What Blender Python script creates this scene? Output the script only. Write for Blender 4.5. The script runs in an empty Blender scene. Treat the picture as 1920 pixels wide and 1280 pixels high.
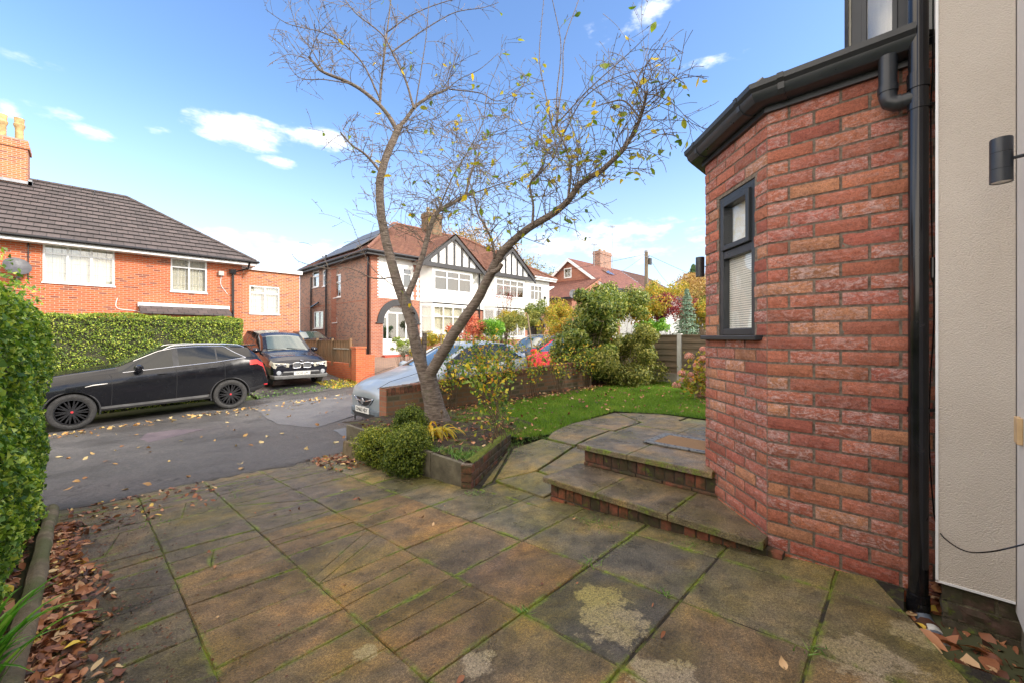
import bpy, math, random
import numpy as np
from mathutils import Vector, Matrix
from math import sin, cos, pi, radians, sqrt, atan2, hypot
random.seed(7); np.random.seed(7)
SC = bpy.context.scene; COL = SC.collection
# ---------------- camera, sky, sun, exposure ----------------
FPX, CXP, HY = 772.0, 960.0, 633.0
CAMZ = 1.2
cd = bpy.data.cameras.new('camera'); cam = bpy.data.objects.new('camera', cd); COL.objects.link(cam)
cd.sensor_width = 36; cd.lens = 36*FPX/1920; cd.shift_y = -7/1920; cd.clip_end = 3000; cd.clip_start = .02
FW = Vector((.7190, .6950, 0)).normalized(); RT = Vector((FW.y, -FW.x, 0))
cam.location = (0, 0, CAMZ); cam.rotation_euler = (pi/2, 0, -atan2(FW.x, FW.y))
SC.camera = cam
SUN_AZ = Vector((.45, -.9)); SUN_EL = radians(32)
sd = bpy.data.lights.new('sun', 'SUN'); sun = bpy.data.objects.new('sun', sd); COL.objects.link(sun)
sd.energy = 1.9; sd.angle = radians(9); sd.color = (1.0, .94, .85)
_sv = Vector((SUN_AZ.x, SUN_AZ.y, 0)).normalized()*cos(SUN_EL) + Vector((0, 0, sin(SUN_EL)))
sun.rotation_euler = _sv.to_track_quat('Z', 'Y').to_euler(); sun.location = (0, 0, 30)
SC.view_settings.view_transform = 'Standard'; SC.view_settings.look = 'None'
SC.view_settings.gamma = 1; SC.view_settings.exposure = 1.42
W = bpy.data.worlds.new('World'); SC.world = W; W.use_nodes = True

def azel(px, py):
    t = (px-CXP)/FPX
    d = FW + RT*t; el = math.atan((HY-py)/FPX/sqrt(1+t*t))
    return atan2(d.x, d.y), el
def build_world():
    nt = W.node_tree; nt.nodes.clear(); L = nt.links.new
    def n(t, **k):
        x = nt.nodes.new(t)
        for a, b in k.items(): setattr(x, a, b)
        return x
    def put(s, v):
        if isinstance(v, bpy.types.NodeSocket): L(v, s)
        else: s.default_value = v
    def M(op, a, b=0.0, c=None, clamp=False):
        m = n('ShaderNodeMath', operation=op, use_clamp=clamp); put(m.inputs[0], a); put(m.inputs[1], b)
        if c is not None: put(m.inputs[2], c)
        return m.outputs[0]
    out = n('ShaderNodeOutputWorld'); bg = n('ShaderNodeBackground')
    sky = n('ShaderNodeTexSky', sky_type='NISHITA', sun_disc=False)
    sky.sun_elevation = SUN_EL; sky.sun_rotation = atan2(SUN_AZ.x, SUN_AZ.y)
    sky.air_density = 1.0; sky.dust_density = .6; sky.ozone_density = 2.0
    hs = n('ShaderNodeHueSaturation'); L(sky.outputs[0], hs.inputs['Color']); hs.inputs['Saturation'].default_value = 1.12; hs.inputs['Hue'].default_value = .505
    hs.inputs['Value'].default_value = 1.25
    tc = n('ShaderNodeTexCoord'); sp = n('ShaderNodeSeparateXYZ'); L(tc.outputs['Generated'], sp.inputs[0])
    x, y, z = sp.outputs
    az = M('ARCTAN2', x, y); el = M('ARCSINE', z)
    cmb = n('ShaderNodeCombineXYZ'); L(M('MULTIPLY', az, 1.0), cmb.inputs[0]); L(M('MULTIPLY', el, 2.3), cmb.inputs[1])
    nz = n('ShaderNodeTexNoise'); nz.inputs['Scale'].default_value = 13; nz.inputs['Detail'].default_value = 8; nz.inputs['Roughness'].default_value = .6
    L(cmb.outputs[0], nz.inputs['Vector'])
    tot = None
    # (px, py, half width px, half height px, strength): where the photo's clouds stand, as directions of the sky
    for px, py, hw, hh, st in [(455, 248, 120, 42, 1.25), (600, 262, 90, 34, .95), (520, 305, 50, 16, .7), (165, 246, 70, 20, .8), (100, 212, 80, 22, .55), (20, 205, 40, 22, .8),
                               (300, 248, 50, 14, .45), (500, 465, 420, 40, .62), (1130, 455, 330, 60, .66), (1330, 118, 130, 18, .42), (1230, 20, 70, 50, .45), (1150, 60, 90, 40, .36), (60, 110, 90, 40, .25)]:
        a, e = azel(px, py); a2, _ = azel(px+hw, py); _, e2 = azel(px, py-hh)
        u = M('DIVIDE', M('SUBTRACT', az, a), abs(a2-a)); v = M('DIVIDE', M('SUBTRACT', el, e), abs(e2-e))
        r = M('SQRT', M('ADD', M('MULTIPLY', u, u), M('MULTIPLY', v, v)))
        k = M('MULTIPLY', M('SUBTRACT', 1.0, r, clamp=True), st)
        tot = k if tot is None else M('MAXIMUM', tot, k)
    den = M('ADD', tot, M('MULTIPLY', M('SUBTRACT', nz.outputs[0], .5), 2.4))
    mask = n('ShaderNodeMapRange', interpolation_type='SMOOTHSTEP'); L(M('MULTIPLY', den, M('MULTIPLY', tot, 6.0, clamp=True)), mask.inputs[0])
    mask.inputs[1].default_value = .12; mask.inputs[2].default_value = 1.05
    # thin veil towards the horizon
    veil = n('ShaderNodeMapRange', interpolation_type='SMOOTHSTEP'); L(el, veil.inputs[0])
    veil.inputs[1].default_value = .5; veil.inputs[2].default_value = -.05; veil.inputs[3].default_value = 0; veil.inputs[4].default_value = .62
    m1 = n('ShaderNodeMixRGB'); L(veil.outputs[0], m1.inputs[0]); L(hs.outputs[0], m1.inputs[1]); m1.inputs[2].default_value = (3.9, 4.4, 5.2, 1)
    m2 = n('ShaderNodeMixRGB'); L(mask.outputs[0], m2.inputs[0]); L(m1.outputs[0], m2.inputs[1]); m2.inputs[2].default_value = (5.9, 6.0, 6.3, 1)
    # broken cloud added unseen overhead and behind the camera to lift and neutralise shade
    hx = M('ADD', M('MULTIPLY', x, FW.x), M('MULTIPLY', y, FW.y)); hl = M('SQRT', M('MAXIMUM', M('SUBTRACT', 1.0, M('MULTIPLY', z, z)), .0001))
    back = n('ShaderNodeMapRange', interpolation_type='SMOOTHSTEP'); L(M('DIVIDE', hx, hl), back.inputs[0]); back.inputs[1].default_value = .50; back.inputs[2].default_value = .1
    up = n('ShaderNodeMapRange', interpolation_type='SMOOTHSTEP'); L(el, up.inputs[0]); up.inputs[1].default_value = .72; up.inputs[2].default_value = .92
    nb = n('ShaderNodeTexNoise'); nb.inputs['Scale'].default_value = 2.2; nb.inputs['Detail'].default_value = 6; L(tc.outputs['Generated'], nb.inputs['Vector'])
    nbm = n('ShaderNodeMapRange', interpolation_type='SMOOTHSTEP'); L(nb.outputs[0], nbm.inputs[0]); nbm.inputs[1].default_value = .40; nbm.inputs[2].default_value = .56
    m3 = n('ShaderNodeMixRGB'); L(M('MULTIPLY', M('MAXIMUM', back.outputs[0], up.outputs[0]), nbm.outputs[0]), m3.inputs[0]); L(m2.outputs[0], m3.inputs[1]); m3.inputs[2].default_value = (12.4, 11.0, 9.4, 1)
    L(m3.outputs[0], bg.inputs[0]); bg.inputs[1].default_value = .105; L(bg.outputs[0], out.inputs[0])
build_world()

# ---------------- geometry helpers ----------------
def P(px, py, d):
    t = (px-CXP)/FPX; v = FW*d + RT*(t*d); return Vector((v.x, v.y, CAMZ-(py-HY)/FPX*d))
def onY(px, py, Y):
    t = (px-CXP)/FPX; return P(px, py, Y/(FW.y+RT.y*t))
def onX(px, py, X):
    t = (px-CXP)/FPX; return P(px, py, X/(FW.x+RT.x*t))
def zroad(X, Y): return -.27-.0353*Y+.037*min(60, max(-25, X))
def zdrive(Y): return .02-.065*Y
def onG(px, py, fn):
    d = .3
    for i in range(4000):
        p = P(px, py, d)
        if p.z <= fn(p.x, p.y): return p
        d *= 1.002
    return p
def zg(X, Y):
    if Y < 5.45: return zdrive(Y) if Y > -2 else .15
    if Y < 13: return zroad(X, Y)
    return zroad(X, 13)+.1*(max(14.6, min(Y, 20))-14.6)

ORG = {}
def lab(o, label=None, cat=None, group=None, kind=None):
    if label: o['label'] = label
    if cat: o['category'] = cat
    if group: o['group'] = group
    if kind: o['kind'] = kind
    return o
def thing(name, label, cat, loc=(0, 0, 0), rotz=0, group=None, world=True):
    o = bpy.data.objects.new(name, None); COL.objects.link(o); o.location = loc; o.rotation_euler = (0, 0, rotz)
    o.empty_display_size = .2
    ORG[o.name] = Vector(loc) if world else Vector((0, 0, 0))
    return lab(o, label, cat, group)
def finish(me, name, mat, parent, org=None):
    o = bpy.data.objects.new(name, me); COL.objects.link(o)
    if mat is not None:
        for m in (mat if isinstance(mat, (list, tuple)) else [mat]): me.materials.append(m)
    if parent is not None:
        o.parent = parent; ORG[o.name] = ORG.get(parent.name, Vector((0, 0, 0)))
        if ORG[o.name].length > 0: me.transform(Matrix.Translation(-ORG[o.name]))
    else:
        n = len(me.vertices)
        if n:
            a = np.empty(n*3, 'f'); me.vertices.foreach_get('co', a); a = a.reshape(-1, 3)
            lo = a.min(0); hi = a.max(0); c = Vector(((lo[0]+hi[0])/2, (lo[1]+hi[1])/2, lo[2]))
            me.transform(Matrix.Translation(-c)); o.location = c; ORG[o.name] = c
    return o
class MB:
    def __init__(s): s.v = []; s.f = []; s.mi = []; s.cur = 0; s.col = {}
    def vert(s, p): s.v.append(tuple(p)); return len(s.v)-1
    def face(s, pts): 
        i = [s.vert(p) for p in pts]; s.f.append(i); s.mi.append(s.cur); return i
    def hexa(s, c):
        i = [s.vert(p) for p in c]
        for q in ((0, 3, 2, 1), (4, 5, 6, 7), (0, 1, 5, 4), (1, 2, 6, 5), (2, 3, 7, 6), (3, 0, 4, 7)):
            s.f.append([i[k] for k in q]); s.mi.append(s.cur)
        return i
    def box(s, x0, y0, z0, x1, y1, z1):
        return s.hexa([(x0, y0, z0), (x1, y0, z0), (x1, y1, z0), (x0, y1, z0), (x0, y0, z1), (x1, y0, z1), (x1, y1, z1), (x0, y1, z1)])
    def fbox(s, O, u, n, x0, x1, z0, z1, d0, d1):
        O = Vector(O); u = Vector(u); n = Vector(n); Z = Vector((0, 0, 1))
        q = lambda x, z, d: O+u*x+Z*z+n*d
        return s.hexa([q(x0, z0, d0), q(x1, z0, d0), q(x1, z0, d1), q(x0, z0, d1), q(x0, z1, d0), q(x1, z1, d0), q(x1, z1, d1), q(x0, z1, d1)])
    def prism(s, poly, z0, z1):
        lo = [s.vert((x, y, z0 if not callable(z0) else z0(x, y))) for x, y in poly]; hi = [s.vert((x, y, z1 if not callable(z1) else z1(x, y))) for x, y in poly]
        n = len(poly); s.f.append(hi); s.f.append(lo[::-1]); s.mi += [s.cur]*2
        for i in range(n):
            s.f.append([lo[i], lo[(i+1) % n], hi[(i+1) % n], hi[i]]); s.mi.append(s.cur)
    def extrude(s, poly3, vec):
        vec = Vector(vec); a = [s.vert(Vector(p)) for p in poly3]; b = [s.vert(Vector(p)+vec) for p in poly3]; n = len(a)
        s.f.append(a); s.f.append(b[::-1]); s.mi += [s.cur]*2
        for i in range(n): s.f.append([a[i], b[i], b[(i+1) % n], a[(i+1) % n]]); s.mi.append(s.cur)
    def tube(s, pts, r, n=8, cap=True):
        pts = [Vector(p) for p in pts]; m = len(pts); r = [r]*m if not hasattr(r, '__len__') else r
        rings = []; up = None
        for k in range(m):
            t = (pts[min(k+1, m-1)]-pts[max(k-1, 0)])
            t = t.normalized() if t.length > 1e-9 else Vector((0, 0, 1))
            if up is None: up = Vector((0, 0, 1)) if abs(t.z) < .9 else Vector((1, 0, 0))
            a = t.cross(up); a = a.normalized() if a.length > 1e-6 else t.orthogonal().normalized()
            b = t.cross(a).normalized(); up = -b if False else a.cross(t)
            rings.append([s.vert(pts[k]+a*(r[k]*cos(2*pi*i/n))+b*(r[k]*sin(2*pi*i/n))) for i in range(n)])
        for k in range(m-1):
            for i in range(n):
                s.f.append([rings[k][i], rings[k][(i+1) % n], rings[k+1][(i+1) % n], rings[k+1][i]]); s.mi.append(s.cur)
        if cap: s.f.append(rings[0][::-1]); s.f.append(rings[-1]); s.mi += [s.cur]*2
    def lathe(s, c, prof, n=16, axis='z'):
        c = Vector(c); rings = []
        for r, h in prof:
            ring = []
            for i in range(n):
                a = 2*pi*i/n
                p = {'z': (r*cos(a), r*sin(a), h), 'y': (r*cos(a), h, r*sin(a)), 'x': (h, r*cos(a), r*sin(a))}[axis]
                ring.append(s.vert(c+Vector(p)))
            rings.append(ring)
        for k in range(len(rings)-1):
            for i in range(n): s.f.append([rings[k][i], rings[k][(i+1) % n], rings[k+1][(i+1) % n], rings[k+1][i]]); s.mi.append(s.cur)
        s.f.append(rings[0][::-1]); s.f.append(rings[-1]); s.mi += [s.cur]*2
    def build(s, name, mat, parent=None, smooth=False, bevel=0, uv=True, label=None, cat=None, group=None, kind=None, recalc=True, angle=35):
        me = bpy.data.meshes.new(name); me.from_pydata(s.v, [], s.f); 
        if any(s.mi): me.polygons.foreach_set('material_index', s.mi)
        if recalc:
            import bmesh
            bm = bmesh.new(); bm.from_mesh(me); bmesh.ops.recalc_face_normals(bm, faces=bm.faces); bm.to_mesh(me); bm.free()
        me.update()
        if uv: metric_uv(me)
        if s.col:
            for k, arr in s.col.items():
                at = me.attributes.new(k, 'FLOAT_COLOR', 'POINT'); at.data.foreach_set('color', np.array(arr, 'f').ravel())
        if smooth:
            me.polygons.foreach_set('use_smooth', [True]*len(me.polygons))
            try: me.set_sharp_from_angle(angle=radians(angle))
            except Exception: pass
        o = finish(me, name, mat, parent)
        if bevel:
            b = o.modifiers.new('bevel', 'BEVEL'); b.width = bevel; b.segments = 2; b.limit_method = 'ANGLE'; b.angle_limit = radians(40)
        return lab(o, label, cat, group, kind)
def metric_uv(me):
    nl = len(me.loops); nv = len(me.vertices)
    if nl == 0: return
    uvl = me.uv_layers.new(name='UVMap')
    co = np.empty(nv*3, 'f'); me.vertices.foreach_get('co', co); co = co.reshape(-1, 3)
    vi = np.empty(nl, 'i'); me.loops.foreach_get('vertex_index', vi)
    npoly = len(me.polygons); nr = np.empty(npoly*3, 'f'); me.polygons.foreach_get('normal', nr); nr = nr.reshape(-1, 3)
    lt = np.empty(npoly, 'i'); me.polygons.foreach_get('loop_total', lt)
    N = np.repeat(nr, lt, axis=0); p = co[vi]
    flat = np.abs(N[:, 2]) > .95
    tx = -N[:, 1].copy(); ty = N[:, 0].copy(); l = np.sqrt(tx*tx+ty*ty)+1e-9; tx /= l; ty /= l
    # keep the tangent's sign steady so facing walls run the same way
    sg = np.where((np.abs(tx) >= np.abs(ty)), np.sign(tx), np.sign(ty)); sg[sg == 0] = 1; tx *= sg; ty *= sg
    u = np.where(flat, p[:, 0], p[:, 0]*tx+p[:, 1]*ty)
    s = np.sqrt(np.maximum(1-N[:, 2]**2, 1e-6))
    v = np.where(flat, p[:, 1], p[:, 2]/s)
    uvl.data.foreach_set('uv', np.stack([u, v], 1).astype('f').ravel())

def rawmesh(name, V, F4, mat, parent=None, rnd=None, smooth=False, label=None, cat=None, group=None, kind=None, tri=False):
    k = 3 if tri else 4
    me = bpy.data.meshes.new(name); V = np.asarray(V, 'f'); F = np.asarray(F4, 'i'); nf = len(F)
    me.vertices.add(len(V)); me.vertices.foreach_set('co', V.ravel())
    me.loops.add(nf*k); me.loops.foreach_set('vertex_index', F.ravel())
    me.polygons.add(nf); me.polygons.foreach_set('loop_start', np.arange(0, nf*k, k, dtype='i'))
    try: me.polygons.foreach_set('loop_total', np.full(nf, k, dtype='i'))
    except Exception: pass
    if rnd is not None:
        at = me.attributes.new('rnd', 'FLOAT', 'FACE'); at.data.foreach_set('value', np.asarray(rnd, 'f'))
    me.update(calc_edges=True)
    if smooth: me.polygons.foreach_set('use_smooth', [True]*nf)
    return lab(finish(me, name, mat, parent), label, cat, group, kind)

RNG = np.random.default_rng(11)
def unit(a): return a/(np.linalg.norm(a, axis=1, keepdims=True)+1e-9)
def leaves(name, pts, size, mat, parent=None, aspect=.5, nrm=None, spread=.8, var=.35, rnd=None, fold=.15, flat=0, **k):
    """a mesh of many small pointed leaf blades at pts"""
    pts = np.asarray(pts, 'f'); n = len(pts)
    N = RNG.normal(size=(n, 3))
    if nrm is not None: N = N*spread + np.asarray(nrm)*1.2
    if flat: N = N*flat + np.array([0, 0, 1.])
    N = unit(N); A = unit(np.cross(N, RNG.normal(size=(n, 3)))); B = np.cross(N, A)
    s = size*(1+RNG.uniform(-var, var, n))[:, None]
    base = pts - A*s*.5; tip = pts + A*s*.5
    l = pts + B*s*aspect*.5 + N*s*fold - A*s*.08; r = pts - B*s*aspect*.5 + N*s*fold - A*s*.08
    V = np.stack([base, r, tip, l], 1).reshape(-1, 3)
    F = np.arange(n*4).reshape(-1, 4)
    if rnd is None: rnd = RNG.uniform(0, 1, n)
    return rawmesh(name, V, F, mat, parent, rnd=rnd, **k)
def curled(name, pts, size, mat, parent=None, aspect=.6, up=1.0, spread=.35, var=.5, curl=.35, rnd=None, **k):
    """leaves with a midrib, a pointed outline and a curl of their own"""
    pts = np.asarray(pts, 'f'); n = len(pts); N = unit(RNG.normal(size=(n, 3))*spread+np.array([0, 0, up])); A = unit(np.cross(N, RNG.normal(size=(n, 3)))); B = np.cross(N, A)
    s = (size*RNG.uniform(1-var, 1+var, n))[:, None]; asp = (aspect*RNG.uniform(.75, 1.2, n))[:, None]; c1 = (RNG.normal(0, curl, n))[:, None]; c2 = (RNG.uniform(.0, curl*1.6, n)*RNG.choice([-1, 1, 1], n))[:, None]; tw = RNG.normal(0, .25, n)[:, None]
    rows = []
    for t, w in ((0, .03), (.16, .62), (.38, 1.0), (.62, .86), (.84, .42), (1.0, .02)):
        u = t-.5; mid = pts+A*s*u+N*s*c1*(u*u*2-.25); j = 1+RNG.uniform(-.12, .12, (n, 1)); hw = s*asp*.5*w
        for sd in (-1, 0, 1): rows.append(mid+B*hw*sd*j*(1-.25*np.abs(c2))+N*(np.abs(sd)*hw*c2+sd*hw*tw*u*2))
    V = np.stack(rows, 1).reshape(-1, 3); f = []
    for r in range(5):
        for q in (0, 1): f.append([r*3+q, r*3+q+1, r*3+q+4, r*3+q+3])
    F = (np.arange(n)[:, None, None]*18+np.array(f)[None]).reshape(-1, 4)
    if rnd is None: rnd = RNG.uniform(0, 1, n)
    return rawmesh(name, V, F, mat, parent, rnd=np.repeat(rnd, 10), smooth=True, **k)
def tubes(name, lines, mat, parent=None, n=4, smooth=True, **k):
    """lines: list of (points (m,3), radii (m))"""
    V = []; F = []; off = 0
    ang = np.arange(n)*2*pi/n; ca = np.cos(ang)[None, :, None]; sa = np.sin(ang)[None, :, None]
    for pts, rad in lines:
        p = np.asarray(pts, float); m = len(p); rad = np.asarray(rad, float)
        if rad.ndim == 0: rad = np.full(m, float(rad))
        t = np.gradient(p, axis=0); t = unit(t)
        mt = t.mean(0); ref = np.eye(3)[np.argmin(np.abs(mt))]
        a = unit(np.cross(t, ref)); b = np.cross(t, a)
        ring = p[:, None, :]+rad[:, None, None]*(a[:, None, :]*ca+b[:, None, :]*sa)
        V.append(ring.reshape(-1, 3))
        i = np.arange(m-1)[:, None]*n; j = np.arange(n)[None, :]; j2 = (j+1) % n
        F.append(np.stack([i+j, i+j2, i+n+j2, i+n+j], -1).reshape(-1, 4)+off); off += m*n
    return rawmesh(name, np.concatenate(V), np.concatenate(F), mat, parent, smooth=smooth, **k)

# ---------------- materials ----------------
class NM:
    def __init__(s, name, base=(.5, .5, .5), rough=.6, metal=0, **kw):
        s.m = bpy.data.materials.new(name); s.m.use_nodes = True; s.nt = s.m.node_tree; s.b = s.nt.nodes['Principled BSDF']
        s.out = s.nt.nodes['Material Output']
        s.b.inputs['Base Color'].default_value = (*base, 1); s.b.inputs['Roughness'].default_value = rough; s.b.inputs['Metallic'].default_value = metal
        for k, v in kw.items(): s.b.inputs[k.replace('_', ' ')].default_value = v
    def n(s, t, **k):
        x = s.nt.nodes.new(t)
        for a, b in k.items(): setattr(x, a, b)
        return x
    def put(s, sock, v):
        if isinstance(v, bpy.types.NodeSocket): s.nt.links.new(v, sock)
        elif isinstance(v, tuple) and len(v) == 3 and sock.type == 'RGBA': sock.default_value = (*v, 1)
        else: sock.default_value = v
    def coord(s, kind='Object', scale=None):
        t = s.n('ShaderNodeTexCoord').outputs[kind]
        if scale is not None:
            mp = s.n('ShaderNodeMapping'); s.put(mp.inputs[0], t); mp.inputs['Scale'].default_value = scale if hasattr(scale, '__len__') else (scale,)*3; t = mp.outputs[0]
        return t
    def world(s):
        return s.n('ShaderNodeNewGeometry').outputs['Position']
    def noise(s, vec, scale, detail=4, rough=.55, dist=0):
        x = s.n('ShaderNodeTexNoise'); s.put(x.inputs['Vector'], vec); x.inputs['Scale'].default_value = scale; x.inputs['Detail'].default_value = detail
        x.inputs['Roughness'].default_value = rough; x.inputs['Distortion'].default_value = dist
        return x.outputs[0]
    def voro(s, vec, scale, out='Distance', feat='F1'):
        x = s.n('ShaderNodeTexVoronoi', feature=feat); s.put(x.inputs['Vector'], vec); x.inputs['Scale'].default_value = scale; return x.outputs[out]
    def ramp(s, f, stops, interp='LINEAR'):
        x = s.n('ShaderNodeValToRGB'); s.put(x.inputs[0], f); e = x.color_ramp.elements; x.color_ramp.interpolation = interp
        while len(e) < len(stops): e.new(.5)
        for k, (p, c) in enumerate(stops): e[k].position = p; e[k].color = (*c, 1) if hasattr(c, '__len__') else (c, c, c, 1)
        return x.outputs[0]
    def mix(s, f, a, b, mode='MIX'):
        x = s.n('ShaderNodeMixRGB', blend_type=mode); s.put(x.inputs[0], f); s.put(x.inputs[1], a); s.put(x.inputs[2], b); return x.outputs[0]
    def math(s, op, a, b=0.0, clamp=False):
        x = s.n('ShaderNodeMath', operation=op, use_clamp=clamp); s.put(x.inputs[0], a); s.put(x.inputs[1], b); return x.outputs[0]
    def mr(s, v, a, b, c, d, smooth=False):
        x = s.n('ShaderNodeMapRange', interpolation_type='SMOOTHSTEP' if smooth else 'LINEAR'); s.put(x.inputs[0], v)
        for i, q in enumerate((a, b, c, d)): x.inputs[i+1].default_value = q
        return x.outputs[0]
    def attr(s, name, out='Color'): return s.n('ShaderNodeAttribute', attribute_name=name).outputs[out]
    def base(s, v): s.put(s.b.inputs['Base Color'], v)
    def rough(s, v): s.put(s.b.inputs['Roughness'], v)
    def bump(s, h, strength=.5, dist=.01):
        x = s.n('ShaderNodeBump'); s.put(x.inputs['Height'], h); x.inputs['Strength'].default_value = strength; x.inputs['Distance'].default_value = dist
        s.put(s.b.inputs['Normal'], x.outputs[0]); return x
def plain(name, c, rough=.6, metal=0, nscale=6, namt=.25, bump=0, **kw):
    m = NM(name, c, rough, metal, **kw); w = m.coord('Object')
    f = m.noise(w, nscale, 5); lo = tuple(x*(1-namt) for x in c); hi = tuple(min(1, x*(1+namt)) for x in c)
    m.base(m.ramp(f, [(.3, lo), (.7, hi)])); m.rough(m.mr(m.noise(w, nscale*2.3, 3), .3, .7, max(.02, rough*.8), min(1, rough*1.2)))
    if bump: m.bump(m.noise(w, nscale*8, 3), bump, .01)
    return m.m
def brickmat(name, c1, c2, mortar, bw=.225, bh=.075, ms=.010, stain=.3, dark=None, darkp=.62, bump=.4, uvoff=(0, 0, 0)):
    m = NM(name, c1, .85); uv = m.coord('UV')
    mp = m.n('ShaderNodeMapping'); m.put(mp.inputs[0], uv); mp.inputs['Location'].default_value = uvoff; uv = mp.outputs[0]
    def bt(ca, cb, mo, bias=0):
        b = m.n('ShaderNodeTexBrick'); m.put(b.inputs['Vector'], uv); m.put(b.inputs['Color1'], ca); m.put(b.inputs['Color2'], cb); m.put(b.inputs['Mortar'], mo)
        b.inputs['Scale'].default_value = 1; b.inputs['Brick Width'].default_value = bw; b.inputs['Row Height'].default_value = bh
        b.inputs['Mortar Size'].default_value = ms; b.inputs['Mortar Smooth'].default_value = .15; b.inputs['Bias'].default_value = bias
        return b
    b = bt(c1, c2, mortar); col = b.outputs[0]
    if dark:
        k = bt((0, 0, 0), (1, 1, 1), (0, 0, 0)); sel = m.mr(k.outputs[0], darkp, darkp+.04, 0, 1); col = m.mix(sel, col, dark)
    f = m.noise(uv, 1.3, 5); col = m.mix(m.mr(f, .35, .75, 0, stain), col, m.mix(1, col, (.45, .42, .38), 'MULTIPLY'))
    f2 = m.noise(uv, 26, 4); col = m.mix(.5, col, m.ramp(f2, [(.25, .55), (.75, 1.0)]), 'MULTIPLY')
    m.base(col); m.bump(m.math('ADD', m.math('MULTIPLY', b.outputs[1], -1), m.math('MULTIPLY', f2, .4)), bump, .008)
    return m.m
def leafmat(name, stops, rough=.5, trans=.3, spec=.4):
    m = NM(name, (.1, .2, .05), rough); r = m.attr('rnd', 'Fac'); c = m.ramp(r, stops)
    m.base(c); m.b.inputs['Specular IOR Level'].default_value = spec
    t = m.n('ShaderNodeBsdfTranslucent'); m.put(t.inputs[0], m.mix(1, c, (1.3, 1.25, .7), 'MULTIPLY'))
    x = m.n('ShaderNodeMixShader'); x.inputs[0].default_value = trans; m.put(x.inputs[1], m.b.outputs[0]); m.put(x.inputs[2], t.outputs[0]); m.put(m.out.inputs[0], x.outputs[0])
    return m.m
def glassmat(name, tint=(.94, .95, .95), f0=.12):
    m = NM(name); g = m.n('ShaderNodeBsdfGlossy'); g.inputs['Roughness'].default_value = .02; g.inputs[0].default_value = (1, 1, 1, 1)
    t = m.n('ShaderNodeBsdfTransparent'); t.inputs[0].default_value = (*tint, 1)
    fr = m.n('ShaderNodeLayerWeight'); fr.inputs[0].default_value = .5
    x = m.n('ShaderNodeMixShader'); m.put(x.inputs[0], m.math('ADD', m.math('MULTIPLY', m.math('POWER', fr.outputs['Facing'], 4.0), .85), f0, clamp=True)); m.put(x.inputs[1], t.outputs[0]); m.put(x.inputs[2], g.outputs[0])
    w = m.coord('Object'); bp = m.n('ShaderNodeBump'); m.put(bp.inputs['Height'], m.noise(w, 1.6, 2)); bp.inputs['Strength'].default_value = .06; bp.inputs['Distance'].default_value = .05
    m.put(g.inputs['Normal'], bp.outputs[0]); m.put(m.out.inputs[0], x.outputs[0]); return m.m
def tilemat(name, c1, c2, bw, bh, dark, moss=None):
    m = NM(name, c1, .75); uv = m.coord('UV'); b = m.n('ShaderNodeTexBrick'); m.put(b.inputs['Vector'], uv)
    m.put(b.inputs['Color1'], c1); m.put(b.inputs['Color2'], c2); m.put(b.inputs['Mortar'], dark); b.inputs['Scale'].default_value = 1
    b.inputs['Brick Width'].default_value = bw; b.inputs['Row Height'].default_value = bh; b.inputs['Mortar Size'].default_value = .012; b.inputs['Mortar Smooth'].default_value = .3
    col = b.outputs[0]; f = m.noise(uv, 3, 6); col = m.mix(.6, col, m.ramp(f, [(.25, .5), (.75, 1.1)]), 'MULTIPLY')
    f3 = m.noise(uv, 40, 3); col = m.mix(.35, col, m.ramp(f3, [(.3, .6), (.7, 1.1)]), 'MULTIPLY')
    if moss: col = m.mix(m.mr(m.noise(uv, 1.1, 7, .7), .58, .68, 0, .7), col, moss)
    m.base(col); m.bump(m.math('MULTIPLY', b.outputs[1], -1), .5, .01); return m.m

MT = {}
MT['brick_orange'] = brickmat('brick_orange', (.66, .15, .042), (.52, .095, .03), (.50, .34, .25), stain=.25, dark=(.27, .07, .04), darkp=.84)
MT['brick_orange2'] = brickmat('brick_orange_new', (.66, .22, .07), (.52, .13, .045), (.55, .42, .33), stain=.15, dark=(.30, .10, .06), darkp=.84)
MT['brick_pier'] = brickmat('brick_pier', (.62, .16, .05), (.50, .10, .035), (.42, .20, .12), stain=.2)
MT['brick_gable'] = brickmat('brick_gable_flared', (.44, .21, .14), (.33, .15, .10), (.46, .38, .32), bw=.175, stain=.2, dark=(.20, .115, .095), darkp=.66)
MT['brick_front'] = brickmat('brick_front_red', (.48, .15, .07), (.36, .10, .055), (.42, .33, .27), stain=.3)
MT['brick_garden'] = brickmat('brick_garden_weathered', (.30, .15, .08), (.22, .145, .075), (.21, .17, .115), bw=.225, bh=.08, ms=.012, stain=.6, dark=(.13, .11, .06), darkp=.60)
MT['tile_grey'] = tilemat('roof_tile_grey', (.125, .10, .098), (.085, .07, .07), .33, .33, (.03, .027, .027))
MT['tile_red'] = tilemat('roof_tile_red', (.33, .15, .09), (.23, .10, .065), .27, .2, (.09, .04, .03), moss=(.10, .10, .03))
MT['tile_brown'] = tilemat('roof_tile_brown', (.30, .12, .085), (.21, .085, .065), .27, .22, (.09, .04, .03))
MT['tile_brown_dark'] = tilemat('roof_tile_brown_dark', (.23, .11, .08), (.17, .085, .065), .27, .22, (.06, .035, .03))
MT['white_render'] = plain('white_render', (.86, .86, .83), .85, nscale=2.5, namt=.05, bump=.15)
MT['upvc'] = plain('white_upvc', (.82, .83, .84), .3, nscale=3, namt=.04)
MT['black_timber'] = plain('black_timber', (.025, .025, .03), .5)
MT['black_pvc'] = plain('black_pvc', (.010, .010, .012), .13, nscale=9, namt=.5)
MT['grey_pvc'] = plain('anthracite_pvc', (.028, .033, .040), .34, nscale=5, namt=.15)
MT['pane'] = glassmat('window_glass')
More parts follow.
